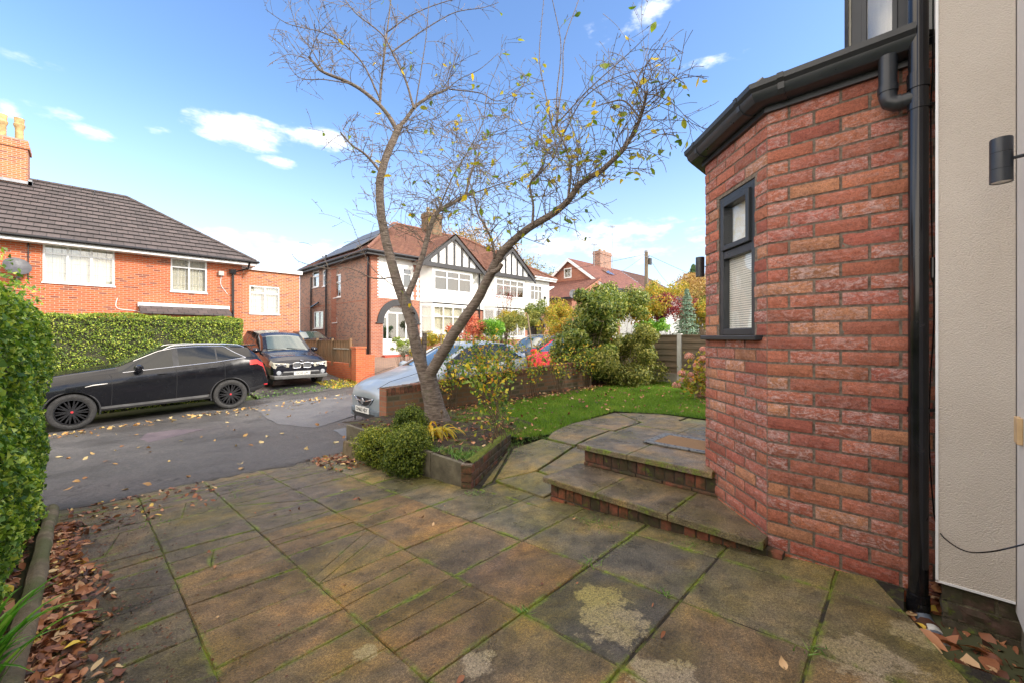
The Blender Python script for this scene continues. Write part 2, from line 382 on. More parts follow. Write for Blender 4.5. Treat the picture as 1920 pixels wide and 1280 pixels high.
MT['pane_dark'] = glassmat('window_glass_dark', (.35, .38, .38), .16)
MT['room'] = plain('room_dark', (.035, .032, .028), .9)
def curtain_mat(name, c, k):
    m = NM(name, c, .9); w = m.n('ShaderNodeTexWave', wave_type='BANDS', bands_direction='X'); m.put(w.inputs['Vector'], m.coord('UV')); w.inputs['Scale'].default_value = k; w.inputs['Distortion'].default_value = 1.5
    m.base(m.mix(m.mr(w.outputs[1], 0, 1, 0, .4), c, tuple(x*.75 for x in c))); m.bump(w.outputs[1], .6, .02); return m.m
MT['curtain'] = curtain_mat('cream_curtain', (.74, .69, .55), 3.2)
MT['net'] = curtain_mat('white_net', (.72, .72, .70), 5)
MT['concrete'] = plain('concrete', (.30, .27, .22), .85, nscale=4, namt=.3, bump=.3)
MT['concrete_post'] = plain('concrete_post', (.50, .49, .46), .85, nscale=5, namt=.15, bump=.2)
MT['lead'] = plain('lead_flashing', (.30, .31, .33), .5, .0)
def timber(name, c, bands=9, direction='Z'):
    m = NM(name, c, .8); w = m.coord('Object'); mp = m.n('ShaderNodeMapping'); m.put(mp.inputs[0], w)
    mp.inputs['Scale'].default_value = (12, 12, .8) if direction == 'Z' else ((12, .8, 12) if direction == 'Y' else (.8, 12, 12))
    f = m.noise(mp.outputs[0], 2.2, 6); f2 = m.noise(w, 2.0, 4)
    col = m.ramp(f, [(.25, tuple(x*.45 for x in c)), (.55, c), (.8, tuple(x*1.35 for x in c))]); col = m.mix(m.mr(f2, .4, .7, 0, .5), col, (.10, .10, .07)); m.base(col); m.bump(f, .4, .004); return m.m
MT['timber_v'] = timber('timber_upright', (.26, .15, .075))
MT['timber_h'] = timber('timber_boards', (.17, .12, .075), direction='Y')
MT['timber_pole'] = timber('timber_pole', (.22, .17, .12))

# ---------------- the ground ----------------
def grid_sheet(name, xs, ys, zf, mat, **k):
    xs = list(xs); ys = list(ys); V = [(x, y, zf(x, y)) for y in ys for x in xs]; nx = len(xs)
    F = [(j*nx+i, j*nx+i+1, (j+1)*nx+i+1, (j+1)*nx+i) for j in range(len(ys)-1) for i in range(nx-1)]
    return rawmesh(name, V, F, mat, smooth=True, **k)
gm = NM('ground_soil', (.06, .06, .03), .95); w_ = gm.world(); gm.base(gm.ramp(gm.noise(w_, .5, 6), [(.3, (.035, .05, .015)), (.7, (.09, .085, .04))])); MT['soil_far'] = gm.m
xs = [-900, -300, -120, -60, -40]+list(range(-30, 62, 2))+[80, 120, 200, 400, 900]
ys = [-900, -200, -60, -20, -8, -4, -2, 0, 1, 2, 3, 4, 5, 5.5, 6]+list(range(7, 21))+[22, 26, 34, 50, 80, 150, 400, 900]
grid_sheet('ground', xs, ys, lambda x, y: zg(x, y)-.07, MT['soil_far'], kind='structure')

am = NM('asphalt', (.05, .05, .05), .6); w_ = am.world()
n1 = am.noise(w_, 1.1, 6, .6); n2 = am.math('ADD', am.math('MULTIPLY', am.noise(w_, 120, 3, .75), .55), am.math('MULTIPLY', am.noise(w_, 34, 4, .8), .45)); n3 = am.noise(w_, .28, 4); v1 = am.voro(w_, 160)
c_ = am.ramp(n1, [(.25, (.075, .071, .070)), (.5, (.115, .109, .105)), (.75, (.165, .155, .147))])
c_ = am.mix(am.mr(n3, .5, .66, 0, .55), c_, (.115, .095, .095)); c_ = am.mix(.85, c_, am.ramp(n2, [(.42, .4), (.5, 1.0), (.58, 1.7)]), 'MULTIPLY')
c_ = am.mix(am.mr(v1, .0, .25, .35, 0), c_, (.30, .29, .27)); wn_ = am.n('ShaderNodeVectorMath', operation='ADD'); am.put(wn_.inputs[0], w_); sc_ = am.n('ShaderNodeVectorMath', operation='SCALE'); am.put(sc_.inputs[0], am.n('ShaderNodeTexNoise').outputs[1]); sc_.inputs['Scale'].default_value = .8; am.put(sc_.inputs[0].links[0].from_node.inputs['Vector'], w_); am.put(wn_.inputs[1], sc_.outputs[0])
ck_ = am.voro(wn_.outputs[0], .75, feat='DISTANCE_TO_EDGE'); ck_ = am.math('MULTIPLY', am.mr(ck_, 0, .014, 1, 0), am.mr(n3, .46, .56, 0, .85)); c_ = am.mix(ck_, c_, (.018, .017, .015)); am.base(c_)
am.rough(am.mr(n1, .35, .65, .32, .68)); am.bump(am.math('ADD', n2, am.math('MULTIPLY', v1, .8)), .9, .018); MT['asphalt'] = am.m
def asph(name, c, r=.6):
    m = NM(name, c, r); w = m.world(); a = m.noise(w, 3, 5); b = m.noise(w, 60, 4, .8)
    m.base(m.mix(.75, m.ramp(a, [(.3, tuple(x*.8 for x in c)), (.7, tuple(x*1.2 for x in c))]), m.ramp(b, [(.40, .45), (.60, 1.5)]), 'MULTIPLY')); m.rough(m.mr(a, .3, .7, r*.7, r*1.1)); m.bump(b, .5, .01); return m.m
rj = random.Random(5)
def road_strip():
    # near edge ragged where the old tarmac breaks over the paving
    xs = np.concatenate([np.arange(-30, -1, 1.0), np.arange(-1, 3.4, .07), np.arange(3.5, 62, 1.0)])
    V = []; F = []; ys = [None, 5.62, 6, 6.6, 7.2, 8, 9, 10, 11, 12, 13, 13.8]; e = 0
    for x in xs:
        e = e*.6+rj.uniform(-.06, .06)
        y0 = 5.42+e+.03*sin(x*3.1)
        for y in ys:
            yy = y0 if y is None else y
            z = zroad(x, yy) if yy <= 13 else zg(x, yy)
            b = min(1, max(0, (yy-5.4)/1.2)); z = z*b+(zdrive(yy)+.005)*(1-b) if -1 < x < 3.2 else z
            z += .010*sin(x*1.7+yy)*sin(yy*2.1+x*.6)*min(1, (yy-5.2)/1.2)
            V.append((x, yy, z))
    n = len(ys)
    for i in range(len(xs)-1):
        for j in range(n-1): F.append((i*n+j, (i+1)*n+j, (i+1)*n+j+1, i*n+j+1))
    # lip of the broken edge
    o = len(V)
    for i, x in enumerate(xs): a = V[i*n]; V.append((a[0], a[1]-.012, a[2]-.03))
    for i in range(len(xs)-1): F.append((o+i, o+i+1, (i+1)*n, i*n))
    rawmesh('road', V, F, MT['asphalt'], smooth=False, kind='structure')
road_strip()
def roadz(x, y):
    b = min(1, max(0, (y-5.4)/1.2)); z = zroad(x, y) if y <= 13 else zg(x, y)
    z = z*b+(zdrive(y)+.005)*(1-b) if -1 < x < 3.2 else z
    return z+.010*sin(x*1.7+y)*sin(y*2.1+x*.6)*min(1, (y-5.2)/1.2)
def patch(name, pxs, mat, dz=.006, sub=7):
    pts = [onG(px, py, roadz) for px, py in pxs]
    c = sum(pts, Vector())/len(pts); V = [(c.x, c.y, roadz(c.x, c.y)+dz)]; F = []; n = 0; ring = []
    for i, p in enumerate(pts):
        q = pts[(i+1) % len(pts)]
        for k in range(sub):
            s = p.lerp(q, k/sub); s = s+Vector((rj.uniform(-.02, .02), rj.uniform(-.02, .02), 0)); ring.append(s)
    K = 5
    for s in ring:
        for k in range(1, K+1):
            a = c.lerp(s, k/K); V.append((a.x, a.y, roadz(a.x, a.y)+dz))
    m = len(ring)
    for i in range(m):
        j = (i+1) % m; F.append([0, 1+i*K, 1+j*K])
        for k in range(K-1): F.append([1+i*K+k, 1+i*K+k+1, 1+j*K+k+1, 1+j*K+k])
    b = MB(); b.v = V; b.f = F; b.mi = [0]*len(F); b.build(name, mat, kind='structure', uv=False)
patch('road_patch', [(520, 795), (590, 802), (690, 772), (690, 742), (640, 738), (520, 752), (470, 762)], asph('asphalt_pale', (.125, .122, .122)))
patch('road_patch', [(625, 806), (700, 790), (712, 800), (712, 815), (650, 824)], asph('asphalt_slate', (.115, .125, .14)))
patch('road_patch', [(262, 822), (275, 812), (330, 805), (385, 804), (350, 812), (280, 829)], asph('asphalt_pink', (.135, .105, .115)))
patch('road_patch', [(500, 745), (560, 735), (620, 728), (650, 722), (600, 716), (520, 722), (490, 735)], asph('asphalt_new', (.035, .036, .04), .45))
# strip of rougher ground beyond the far kerb, the drives of the houses opposite
pm = NM('block_paving', (.3, .2, .15), .8); uv = pm.world(); mp = pm.n('ShaderNodeMapping'); pm.put(mp.inputs[0], uv); mp.inputs['Rotation'].default_value = (0, 0, .5)
bt = pm.n('ShaderNodeTexBrick'); pm.put(bt.inputs[0], mp.outputs[0]); pm.put(bt.inputs['Color1'], (.30, .19, .13)); pm.put(bt.inputs['Color2'], (.22, .14, .11)); pm.put(bt.inputs['Mortar'], (.14, .11, .08))
bt.inputs['Scale'].default_value = 1; bt.inputs['Brick Width'].default_value = .2; bt.inputs['Row Height'].default_value = .1; bt.inputs['Mortar Size'].default_value = .006; pm.base(bt.outputs[0]); MT['paving'] = pm.m
def sheet_poly(name, poly, zf, mat, **k):
    xs = sorted(set([p[0] for p in poly])); x0, x1 = min(xs), max(xs); ys = [p[1] for p in poly]
    b = MB(); b.prism(poly, lambda x, y: zf(x, y)-.05, zf); return b.build(name, mat, kind='structure', uv=False, **k)
grid_sheet('driveway_opposite', np.arange(7.3, 13.6, .7), np.arange(13.7, 20.1, .7), lambda x, y: zg(x, y)+.004, MT['paving'], kind='structure')
grid_sheet('driveway_beside', np.arange(3.6, 7.0, .8), np.arange(13.7, 22.3, .8), lambda x, y: zg(x, y)+.004, MT['asphalt'], kind='structure')
kb = MB()
for i in range(-12, 30):
    x = i*1.0
    if x < 13.5: continue
    kb.hexa([(x, 13.7, zg(x, 13.6)-.05), (x+.985, 13.7, zg(x+1, 13.6)-.05), (x+.985, 13.83, zg(x+1, 13.6)-.05), (x, 13.83, zg(x, 13.6)-.05), (x, 13.7, zg(x, 13.6)+.1), (x+.985, 13.7, zg(x+1, 13.6)+.1), (x+.985, 13.83, zg(x+1, 13.6)+.1), (x, 13.83, zg(x, 13.6)+.1)])
kb.build('kerb', MT['concrete'], kind='structure', bevel=.015)

# ---------------- the paved drive ----------------
LICHEN = [(1.62, .96, .28), (1.42, .62, .24), (1.72, 1.08, .2), (2.0, .12, .24), (2.30, -.02, .16), (1.05, 1.2, .12), (.8, 1.6, .1)]
def clip(poly, a, b, c):      # keep a x + b y <= c
    out = []
    for i in range(len(poly)):
        p, q = poly[i], poly[(i+1) % len(poly)]; fp = a*p[0]+b*p[1]-c; fq = a*q[0]+b*q[1]-c
        if fp <= 0: out.append(p)
        if fp*fq < 0: t = fp/(fp-fq); out.append((p[0]+(q[0]-p[0])*t, p[1]+(q[1]-p[1])*t))
    return out
def area(p): return .5*sum(p[i][0]*p[(i+1) % len(p)][1]-p[(i+1) % len(p)][0]*p[i][1] for i in range(len(p)))
def inset(poly, g):
    r = poly; n = len(poly)
    for i in range(n):
        p, q = poly[i], poly[(i+1) % n]; dx, dy = q[0]-p[0], q[1]-p[1]; l = hypot(dx, dy)
        if l < 1e-6: continue
        nx, ny = dy/l, -dx/l; r = clip(r, nx, ny, nx*p[0]+ny*p[1]-g)
        if len(r) < 3: return []
    return r
sm = NM('stone_flag', (.1, .09, .07), .6); w_ = sm.world(); col = sm.attr('col', 'Color'); al = sm.attr('col', 'Alpha')
n1 = sm.noise(w_, 1.9, 7, .62, .6); n2 = sm.noise(w_, 9, 6, .68); n4 = sm.noise(w_, 240, 3, .8); n5 = sm.noise(w_, 95, 4, .85); v1 = sm.voro(w_, 90)
c_ = sm.mix(.95, col, sm.ramp(n1, [(.3, (.55, .56, .60)), (.5, (1.0, .98, .95)), (.68, (1.75, 1.45, .95))]), 'MULTIPLY'); c_ = sm.mix(.9, c_, sm.ramp(n2, [(.33, .5), (.5, 1.0), (.68, 1.4)]), 'MULTIPLY')
c_ = sm.mix(.85, c_, sm.ramp(n4, [(.42, .5), (.5, 1.0), (.58, 1.6)]), 'MULTIPLY'); c_ = sm.mix(.8, c_, sm.ramp(n5, [(.40, .5), (.5, 1.0), (.60, 1.45)]), 'MULTIPLY'); c_ = sm.mix(sm.mr(v1, 0, .16, .7, 0), c_, (.36, .32, .26))
tot_ = None
for lx, ly, lr in LICHEN:
    d_ = sm.n('ShaderNodeVectorMath', operation='DISTANCE'); sm.put(d_.inputs[0], w_); d_.inputs[1].default_value = (lx, ly, zdrive(ly)); q_ = sm.mr(d_.outputs['Value'], 0, lr, 1, 0); tot_ = q_ if tot_ is None else sm.math('MAXIMUM', tot_, q_)
li = sm.mr(sm.math('ADD', tot_, sm.math('MULTIPLY', sm.math('SUBTRACT', sm.noise(w_, 11, 8, .75), .5), 1.9)), .42, .55, 0, 1)
c_ = sm.mix(sm.math('MULTIPLY', li, sm.mr(n5, .38, .55, .15, .95)), c_, sm.ramp(n4, [(.4, (.24, .19, .12)), (.6, (.55, .46, .32))]))
alg = sm.mr(sm.noise(w_, 1.3, 5, .6), .44, .66, 0, .9); c_ = sm.mix(alg, c_, sm.mix(1, c_, (1.0, 1.02, .38), 'MULTIPLY'))
ms = sm.math('MULTIPLY', al, sm.mr(sm.noise(w_, 7, 6, .7), .47, .62, 0, 1)); c_ = sm.mix(ms, c_, sm.ramp(sm.noise(w_, 60, 3), [(.3, (.07, .10, .01)), (.7, (.26, .34, .03))]))
sm.base(c_); rr = sm.mr(sm.noise(w_, 1.9, 5, .6, .4), .4, .62, .26, .60); sm.rough(rr); sm.b.inputs['Specular IOR Level'].default_value = .45
sm.bump(sm.math('ADD', sm.math('MULTIPLY', n5, 1.0), sm.math('ADD', sm.math('MULTIPLY', n2, 1.8), sm.math('MULTIPLY', v1, .4))), .8, .010); MT['flag'] = sm.m
mm = NM('moss_joint', (.1, .14, .02), .9); w_ = mm.world(); f = mm.noise(w_, 2.6, 6, .7); f2 = mm.noise(w_, 70, 4, .7)
mm.base(mm.mix(mm.mr(f, .48, .62, 0, 1), (.025, .02, .014), mm.ramp(f2, [(.3, (.08, .12, .008)), (.7, (.28, .34, .03))]))); mm.bump(f2, .8, .02); MT['moss_joint'] = mm.m
rs = random.Random(21)
class Slabs:
    def __init__(s): s.b = MB(); s.c = []
    def add(s, poly, zf, col, thick=.05, gap=.005, tilt=.003, edge=.028):
        if area(poly) < 0: poly = poly[::-1]
        poly = inset(poly, gap)
        if len(poly) < 3 or area(poly) < .0015: return
        # rag the outline
        out = []
        for i in range(len(poly)):
            p, q = poly[i], poly[(i+1) % len(poly)]; l = hypot(q[0]-p[0], q[1]-p[1])
            if l < .004: continue
            k = max(1, int(l/.09))
            for j in range(k):
                t = j/k; jx = rs.uniform(-.0035, .0035) if j else 0; out.append((p[0]+(q[0]-p[0])*t+jx, p[1]+(q[1]-p[1])*t+(rs.uniform(-.0025, .0025) if j else 0)))
        if len(out) < 3: return
        cx = sum(p[0] for p in out)/len(out); cy = sum(p[1] for p in out)/len(out); dz = rs.uniform(-.003, .003); tx = rs.uniform(-tilt, tilt); ty = rs.uniform(-tilt, tilt)
        Z = lambda p: zf(p[0], p[1])+dz+tx*(p[0]-cx)+ty*(p[1]-cy)
        rmin = min(hypot(p[0]-cx, p[1]-cy) for p in out); e = min(edge, rmin*.35); 
        def sc(p, d):
            l = hypot(p[0]-cx, p[1]-cy); k = max(0, (l-d)/l); return (cx+(p[0]-cx)*k, cy+(p[1]-cy)*k)
        r = []
        for d, h, a in ((0, -thick, 1), (0, -.006, 1), (.005, 0, 1), (e, 0, 0)):
            ring = [s.b.vert((*sc(p, d), Z(p)+h)) for p in out]; s.c += [(*col, a)]*len(out); r.append(ring)
        n = len(out)
        for k in range(3):
            for i in range(n): s.b.f.append([r[k][i], r[k][(i+1) % n], r[k+1][(i+1) % n], r[k+1][i]]); s.b.mi.append(0)
        s.b.f.append(r[3]); s.b.mi.append(0)
    def done(s, name, parent=None, **k):
        s.b.col['col'] = s.c; return s.b.build(name, MT['flag'], parent, uv=False, recalc=False, **k)
CX = [-.17, .35, .87, 1.39, 1.94, 2.46, 2.98]; RY = [-.78, -.24, .27, .775, 1.28, 1.785, 2.29, 2.795, 3.3, 3.78, 4.25, 4.7, 5.05, 5.45]
def slabcol(x, y):
    if x > 1.85: c = (.155, .132, .085) if rs.random() < .6 else (.135, .12, .085)
    elif .3 < x < 1.95 and y < 3.3: c = (.18, .118, .055) if rs.random() < .65 else (.15, .11, .062)
    else: c = (.12, .097, .068)
    if x > 1.9 and -.1 < y < .3: c = (.16, .135, .07)
    if 1.3 < x < 1.95 and y < .35: c = (.17, .12, .06)
    if 1.35 < x < 1.95 and .7 < y < 1.3: c = (.075, .066, .056)
    if 1.3 < x < 2 and 1.25 < y < 1.8: c = (.13, .085, .05)
    k = rs.uniform(.92, 1.12); return tuple(min(.5, q*k) for q in c)
S = Slabs()
for i in range(len(CX)-1):
    for j in range(len(RY)-1):
        x0, x1, y0, y1 = CX[i], CX[i+1], RY[j], RY[j+1]
        if x0 > 2.4 and y0 > 2.75: continue
        poly = [(x0, y0), (x1, y0), (x1, y1), (x0, y1)]
        if x0 > 1.9 and y1 < .9:
            if y0 > -.3: poly = clip(poly, .40, -.917, .40*2.20+.917*.10)
            else: poly = clip(poly, 1, 0, 2.2)
        if len(poly) < 3: continue
        pieces = [poly]
        cx, cy = (x0+x1)/2, (y0+y1)/2
        ncut = 0; par = []
        if x1 < 1.5 and 1.2 < cy < 3.6: ncut = rs.choice([1, 2, 2, 3])
        elif x1 < 2.0 and cy >= 3.6: ncut = rs.choice([0, 1, 1])
        elif x1 < .4: ncut = rs.choice([1, 1, 2])
        elif x1 < 1.95 and cy > 1.9: ncut = rs.choice([0, 0, 1])
        elif x1 < .95: ncut = rs.choice([0, 1, 1])
        for q in range(ncut):
            k = max(range(len(pieces)), key=lambda z: abs(area(pieces[z]))); p = pieces.pop(k)
            a = rs.uniform(-.10, .10) if rs.random() < .62 else rs.choice([rs.uniform(.5, 1.0), rs.uniform(1.2, 1.9), rs.uniform(-.7, -.3)])
            mx = sum(v[0] for v in p)/len(p)+rs.uniform(-.07, .07); my = sum(v[1] for v in p)/len(p)+rs.uniform(-.07, .07)
            nx, ny = -sin(a), cos(a); c = nx*mx+ny*my
            A = clip(p, nx, ny, c); B = clip(p, -nx, -ny, -c); pieces += [z for z in (A, B) if len(z) > 2]
        cc = slabcol(cx, cy)
        for p in pieces:
            k = rs.uniform(.92, 1.08); big = len(pieces) == 1
            S.add(p, lambda x, y: zdrive(y), tuple(q*k for q in cc), gap=.0045 if big else .0017, tilt=.004 if big else .006)
S.done('driveway', kind='structure')
grid_sheet('driveway_joint_bed', [-.25, 1, 2, 2.2], [-1.5, 0, 1, 2, 3, 4, 5, 5.43], lambda x, y: zdrive(y)-.007, MT['moss_joint'], kind='structure'); grid_sheet('driveway_joint_bed', [2.2, 2.98], [.02, 1, 2, 3, 4, 5, 5.43], lambda x, y: zdrive(y)-.007, MT['moss_joint'], kind='structure')

# path beyond the steps
MT['dark_soil'] = plain('joint_soil', (.05, .042, .025), .95, nscale=14, namt=.6, bump=.8)
def zpath(x, y): t = min(1, max(0, (x-2.5)/1.7)); return (zdrive(y)+.004)*(1-t)+.0*t
S = Slabs(); pc = lambda k=1: tuple(q*k*rs.uniform(.9, 1.15) for q in (.17, .138, .085))
for poly in ([(2.50, 2.815), (2.66, 2.825), (3.43, 3.34), (3.56, 3.44)], [(2.62, 2.17), (2.98, 2.17), (3.05, 2.62), (2.68, 2.80)], [(3.0, 2.17), (3.75, 2.17), (3.9, 2.75), (3.08, 2.62)], [(2.68, 2.82), (3.06, 2.64), (3.88, 2.77), (3.9, 3.25), (3.45, 3.32)],
             [(3.77, 2.17), (4.7, 2.17), (4.75, 2.8), (3.92, 2.75)], [(3.9, 2.77), (4.75, 2.82), (4.7, 3.42), (4.1, 3.28), (3.93, 3.2)], [(4.77, 2.0), (5.5, 2.0), (5.5, 2.75), (4.77, 2.75)],
             [(4.77, 2.77), (5.5, 2.77), (5.95, 3.42), (4.72, 3.42)], [(5.52, 1.1), (6.3, 1.1), (6.3, 2.4), (5.52, 2.4)], [(5.52, 2.42), (6.3, 2.42), (6.3, 2.84), (5.97, 3.40), (5.52, 2.76)]):
    S.add(poly, zpath, pc(), gap=.006, tilt=.006)
S.done('garden_path', kind='structure')
b = MB(); b.prism([(2.55, 2.0), (6.55, .9), (6.55, 3.0), (6.3, 3.8), (3.4, 4.0), (3.0, 3.3), (2.56, 2.95)], lambda x, y: -.3, lambda x, y: zpath(x, y)-.012)
b.build('path_joint_bed', MT['dark_soil'], kind='structure', uv=False)

# ---------------- the steps by the bay ----------------
from mathutils import noise as mnoise
def geo_bricks(b, O, u, n, x0, x1, z0, z1, cols, cl, bw=.2135, bh=.0635, gap=.0115, d0=-.05, d1=.0, holes=(), bond=True, res=(9, 3), rough=.0035, soldier=False, zcol=None):
    O = Vector(O); u = Vector(u).normalized(); n = Vector(n).normalized(); Z = Vector((0, 0, 1)); row = 0; z = z0
    while z < z1-.012:
        zt = min(z+bh, z1); x = x0-(bw+gap)*(.5 if (row % 2 and bond) else 0)
        while x < x1:
            spans = [(max(x, x0), min(x+bw, x1))]
            for hx0, hx1, hz0, hz1 in holes:
                if zt > hz0+.005 and z < hz1-.005:
                    ns = []
                    for a, c in spans:
                        if c <= hx0 or a >= hx1: ns.append((a, c))
                        else:
                            if a < hx0: ns.append((a, hx0))
                            if c > hx1: ns.append((hx1, c))
                    spans = ns
            for a, c in spans:
                if c-a < .018: continue
                base = cols[rs.randrange(len(cols))] if zcol is None else zcol(z, rs)
                k = rs.uniform(.82, 1.15); cc = (base[0]*k, base[1]*k, base[2]*k, rs.random())
                nx = max(2, int(res[0]*(c-a)/bw)) ; nz = res[1]; dd = d1+rs.uniform(-.002, .002); tl = rs.uniform(-.003, .003)
                ids = []
                for j in range(nz+1):
                    for i in range(nx+1):
                        fx = i/nx; fz = j/nz; X = a+(c-a)*fx; ZZ = z+(zt-z)*fz
                        ed = (i in (0, nx)) or (j in (0, nz)); q = Vector((X*38+row*7.3, ZZ*60, row*3.1+x*5))
                        w = mnoise.noise(q)*rough + mnoise.noise(q*2.7)*rough*.6
                        X2 = X; Z2 = ZZ
                        if ed:
                            w -= .004; e = mnoise.noise(q*1.3+Vector((9, 1, 4)))*.003
                            if i == 0: X2 += abs(e)
                            if i == nx: X2 -= abs(e)
                            if j == 0: Z2 += abs(e)*.8
                            if j == nz: Z2 -= abs(e)*.8
                        ids.append(b.vert(O+u*X2+Z*Z2+n*(dd+w+tl*(fx-.5)))); cl.append(cc)
                for j in range(nz):
                    for i in range(nx): k0 = j*(nx+1)+i; b.f.append([ids[k0], ids[k0+1], ids[k0+nx+2], ids[k0+nx+1]]); b.mi.append(0)
                per = [i for i in range(nx+1)]+[j*(nx+1)+nx for j in range(1, nz+1)]+[nz*(nx+1)+i for i in range(nx-1, -1, -1)]+[j*(nx+1) for j in range(nz-1, 0, -1)]
                bk = []
                for q in per: v = Vector(b.v[ids[q]]); v = v-n*((v-O).dot(n)-d0); bk.append(b.vert(v)); cl.append(cc)
                m = len(per)
                for i in range(m): b.f.append([ids[per[i]], bk[i], bk[(i+1) % m], ids[per[(i+1) % m]]]); b.mi.append(0)
            x += bw+gap
        z += bh+gap; row += 1
bm_ = NM('bay_brick', (.35, .12, .08), .8); col = bm_.attr('col', 'Color'); al = bm_.attr('col', 'Alpha'); w_ = bm_.world()
mp = bm_.n('ShaderNodeMapping'); bm_.put(mp.inputs[0], w_); mp.inputs['Scale'].default_value = (1, 1, 2.2)
n1 = bm_.noise(mp.outputs[0], 19, 8, .72, 1.5); n2 = bm_.noise(w_, 5, 4, .6); n3 = bm_.math('ADD', bm_.math('MULTIPLY', bm_.noise(w_, 200, 3, .75), .5), bm_.math('MULTIPLY', bm_.noise(w_, 75, 4, .8), .5)); n4 = bm_.noise(mp.outputs[0], 42, 6, .75, 2.2)
c_ = bm_.mix(.85, col, bm_.ramp(n2, [(.3, .7), (.7, 1.15)]), 'MULTIPLY'); c_ = bm_.mix(bm_.mr(n4, .56, .64, 0, .8), c_, (.11, .03, .025))
c_ = bm_.mix(bm_.mr(n4, .42, .32, 0, .45), c_, (.46, .20, .11))
bl = bm_.math('MULTIPLY', .72, bm_.math('MULTIPLY', bm_.mr(n1, .46, .60, 0, 1), bm_.mr(al, .05, .9, .05, 1))); c_ = bm_.mix(bl, c_, bm_.mix(n3, (.46, .28, .26), (.70, .56, .54)))
c_ = bm_.mix(.85, c_, bm_.ramp(n3, [(.40, .6), (.5, 1.0), (.60, 1.3)]), 'MULTIPLY')
bm_.base(c_); bm_.bump(bm_.math('ADD', bm_.math('MULTIPLY', n3, .35), bm_.math('ADD', n4, bm_.math('MULTIPLY', n1, .5))), .75, .006); MT['bay_brick'] = bm_.m
MT['dark_mortar'] = plain('dark_mortar', (.075, .06, .045), .95, nscale=12, namt=.4, bump=.5); MT['mortar'] = plain('mortar', (.23, .185, .145), .95, nscale=60, namt=.45, bump=.8)
sb = NM('step_brick', (.2, .08, .05), .85); col = sb.attr('col', 'Color'); w_ = sb.world(); n2 = sb.noise(w_, 14, 6, .7)
c_ = sb.mix(.9, col, sb.ramp(n2, [(.3, .45), (.7, 1.3)]), 'MULTIPLY'); c_ = sb.mix(sb.mr(sb.noise(w_, 6, 7, .7), .44, .58, 0, .85), c_, (.045, .045, .018)); c_ = sb.mix(sb.mr(sb.noise(w_, 9, 6, .7), .58, .66, 0, .9), c_, (.12, .16, .02))
sb.base(c_); sb.bump(n2, .6, .01); MT['step_brick'] = sb.m
BC = [(.26, .085, .05), (.17, .065, .04), (.32, .10, .05), (.10, .055, .035)]
def step(name, label, X0, X1, Y0, Y1, ztop, zb, joints, group):
    t = thing(name, label, 'step', (X0, (Y0+Y1)/2, zb), group=group)
    b = MB(); cl = []
    geo_bricks(b, (X0+.025, 0, 0), (0, 1, 0), (-1, 0, 0), Y0, Y1-.03, ztop-.04-.108, ztop-.046, BC, cl, bw=.068, bh=.1, gap=.009, bond=False, res=(3, 4))
    geo_bricks(b, (X0+.02, 0, 0), (0, 1, 0), (-1, 0, 0), Y0, Y1-.03, zb-.12, ztop-.155, BC, cl, bw=.215, bh=.06, gap=.009, res=(6, 3))
    geo_bricks(b, (0, Y1-.03, 0), (1, 0, 0), (0, 1, 0), X0+.025, X1, ztop-.04-.108, ztop-.046, BC, cl, bw=.068, bh=.1, gap=.009, bond=False, res=(3, 4))
    geo_bricks(b, (0, Y1-.035, 0), (1, 0, 0), (0, 1, 0), X0+.025, X1, zb-.12, ztop-.155, BC, cl, bw=.215, bh=.06, gap=.009, res=(6, 3))
    b.col['col'] = cl; b.build('riser', MT['step_brick'], t, uv=False, recalc=False)
    b = MB(); b.box(X0+.035, Y0, zb-.15, X1, Y1-.045, ztop-.05); b.build('core', MT['dark_mortar'], t)
    S = Slabs()
    for x0, x1, y0, y1 in joints:
        k = rs.uniform(.9, 1.1); S.add([(x0, y0), (x1, y0), (x1, y1), (x0, y1)], lambda x, y: ztop, (.165*k, .13*k, .085*k), thick=.042, gap=.003, tilt=.002)
    S.done('tread', t)
step('garden_step', 'lower of the two stone garden steps, mossy bricks under it, meeting the paved drive', 2.61, 3.14, .50, 2.14, .068, -.10,
     [(2.59, 3.12, 1.66, 2.16), (2.59, 3.12, 1.12, 1.66), (2.59, 3.12, .58, 1.12)], 'stone steps beside the brick bay')
step('garden_step', 'upper, wider stone step beside the brick bay with the doormat on it', 3.08, 4.72, .6, 2.13, .251, -.02,
     [(3.06, 3.62, 1.66, 2.15), (3.06, 3.62, 1.0, 1.66), (3.62, 4.18, 1.66, 2.15), (3.62, 4.18, 1.0, 1.66), (4.18, 4.74, 1.66, 2.15), (4.18, 4.74, 1.0, 1.66)], 'stone steps beside the brick bay')
t = thing('doormat', 'coir doormat with black rubber scrolled border on the top step', 'doormat', (3.85, 1.38, .257))
b = MB(); x0, x1, y0, y1 = 3.50, 3.98, 1.12, 1.74
b.box(x0, y0, .256, x1, y0+.07, .268); b.box(x0, y1-.07, .256, x1, y1, .268); b.box(x0, y0+.07, .256, x0+.07, y1-.07, .268); b.box(x1-.07, y0+.07, .256, x1, y1-.07, .268)
rb = NM('mat_rubber', (.02, .022, .025), .6); rb.base(rb.mix(rb.mr(rb.voro(rb.world(), 38), .3, .45, 0, 1), (.012, .013, .015), (.17, .17, .16))); b.build('border', rb.m, t, bevel=.003)
co = NM('coir', (.3, .18, .08), .95); w_ = co.world(); wv = co.n('ShaderNodeTexWave'); co.put(wv.inputs[0], w_); wv.inputs['Scale'].default_value = 12; wv.inputs['Distortion'].default_value = 2
co.base(co.mix(wv.outputs[1], (.38, .24, .12), (.17, .09, .04))); co.bump(co.noise(w_, 150), .8, .01)
b = MB(); b.box(x0+.07, y0+.07, .256, x1-.07, y1-.07, .266); b.build('coir_mat', co.m, t)

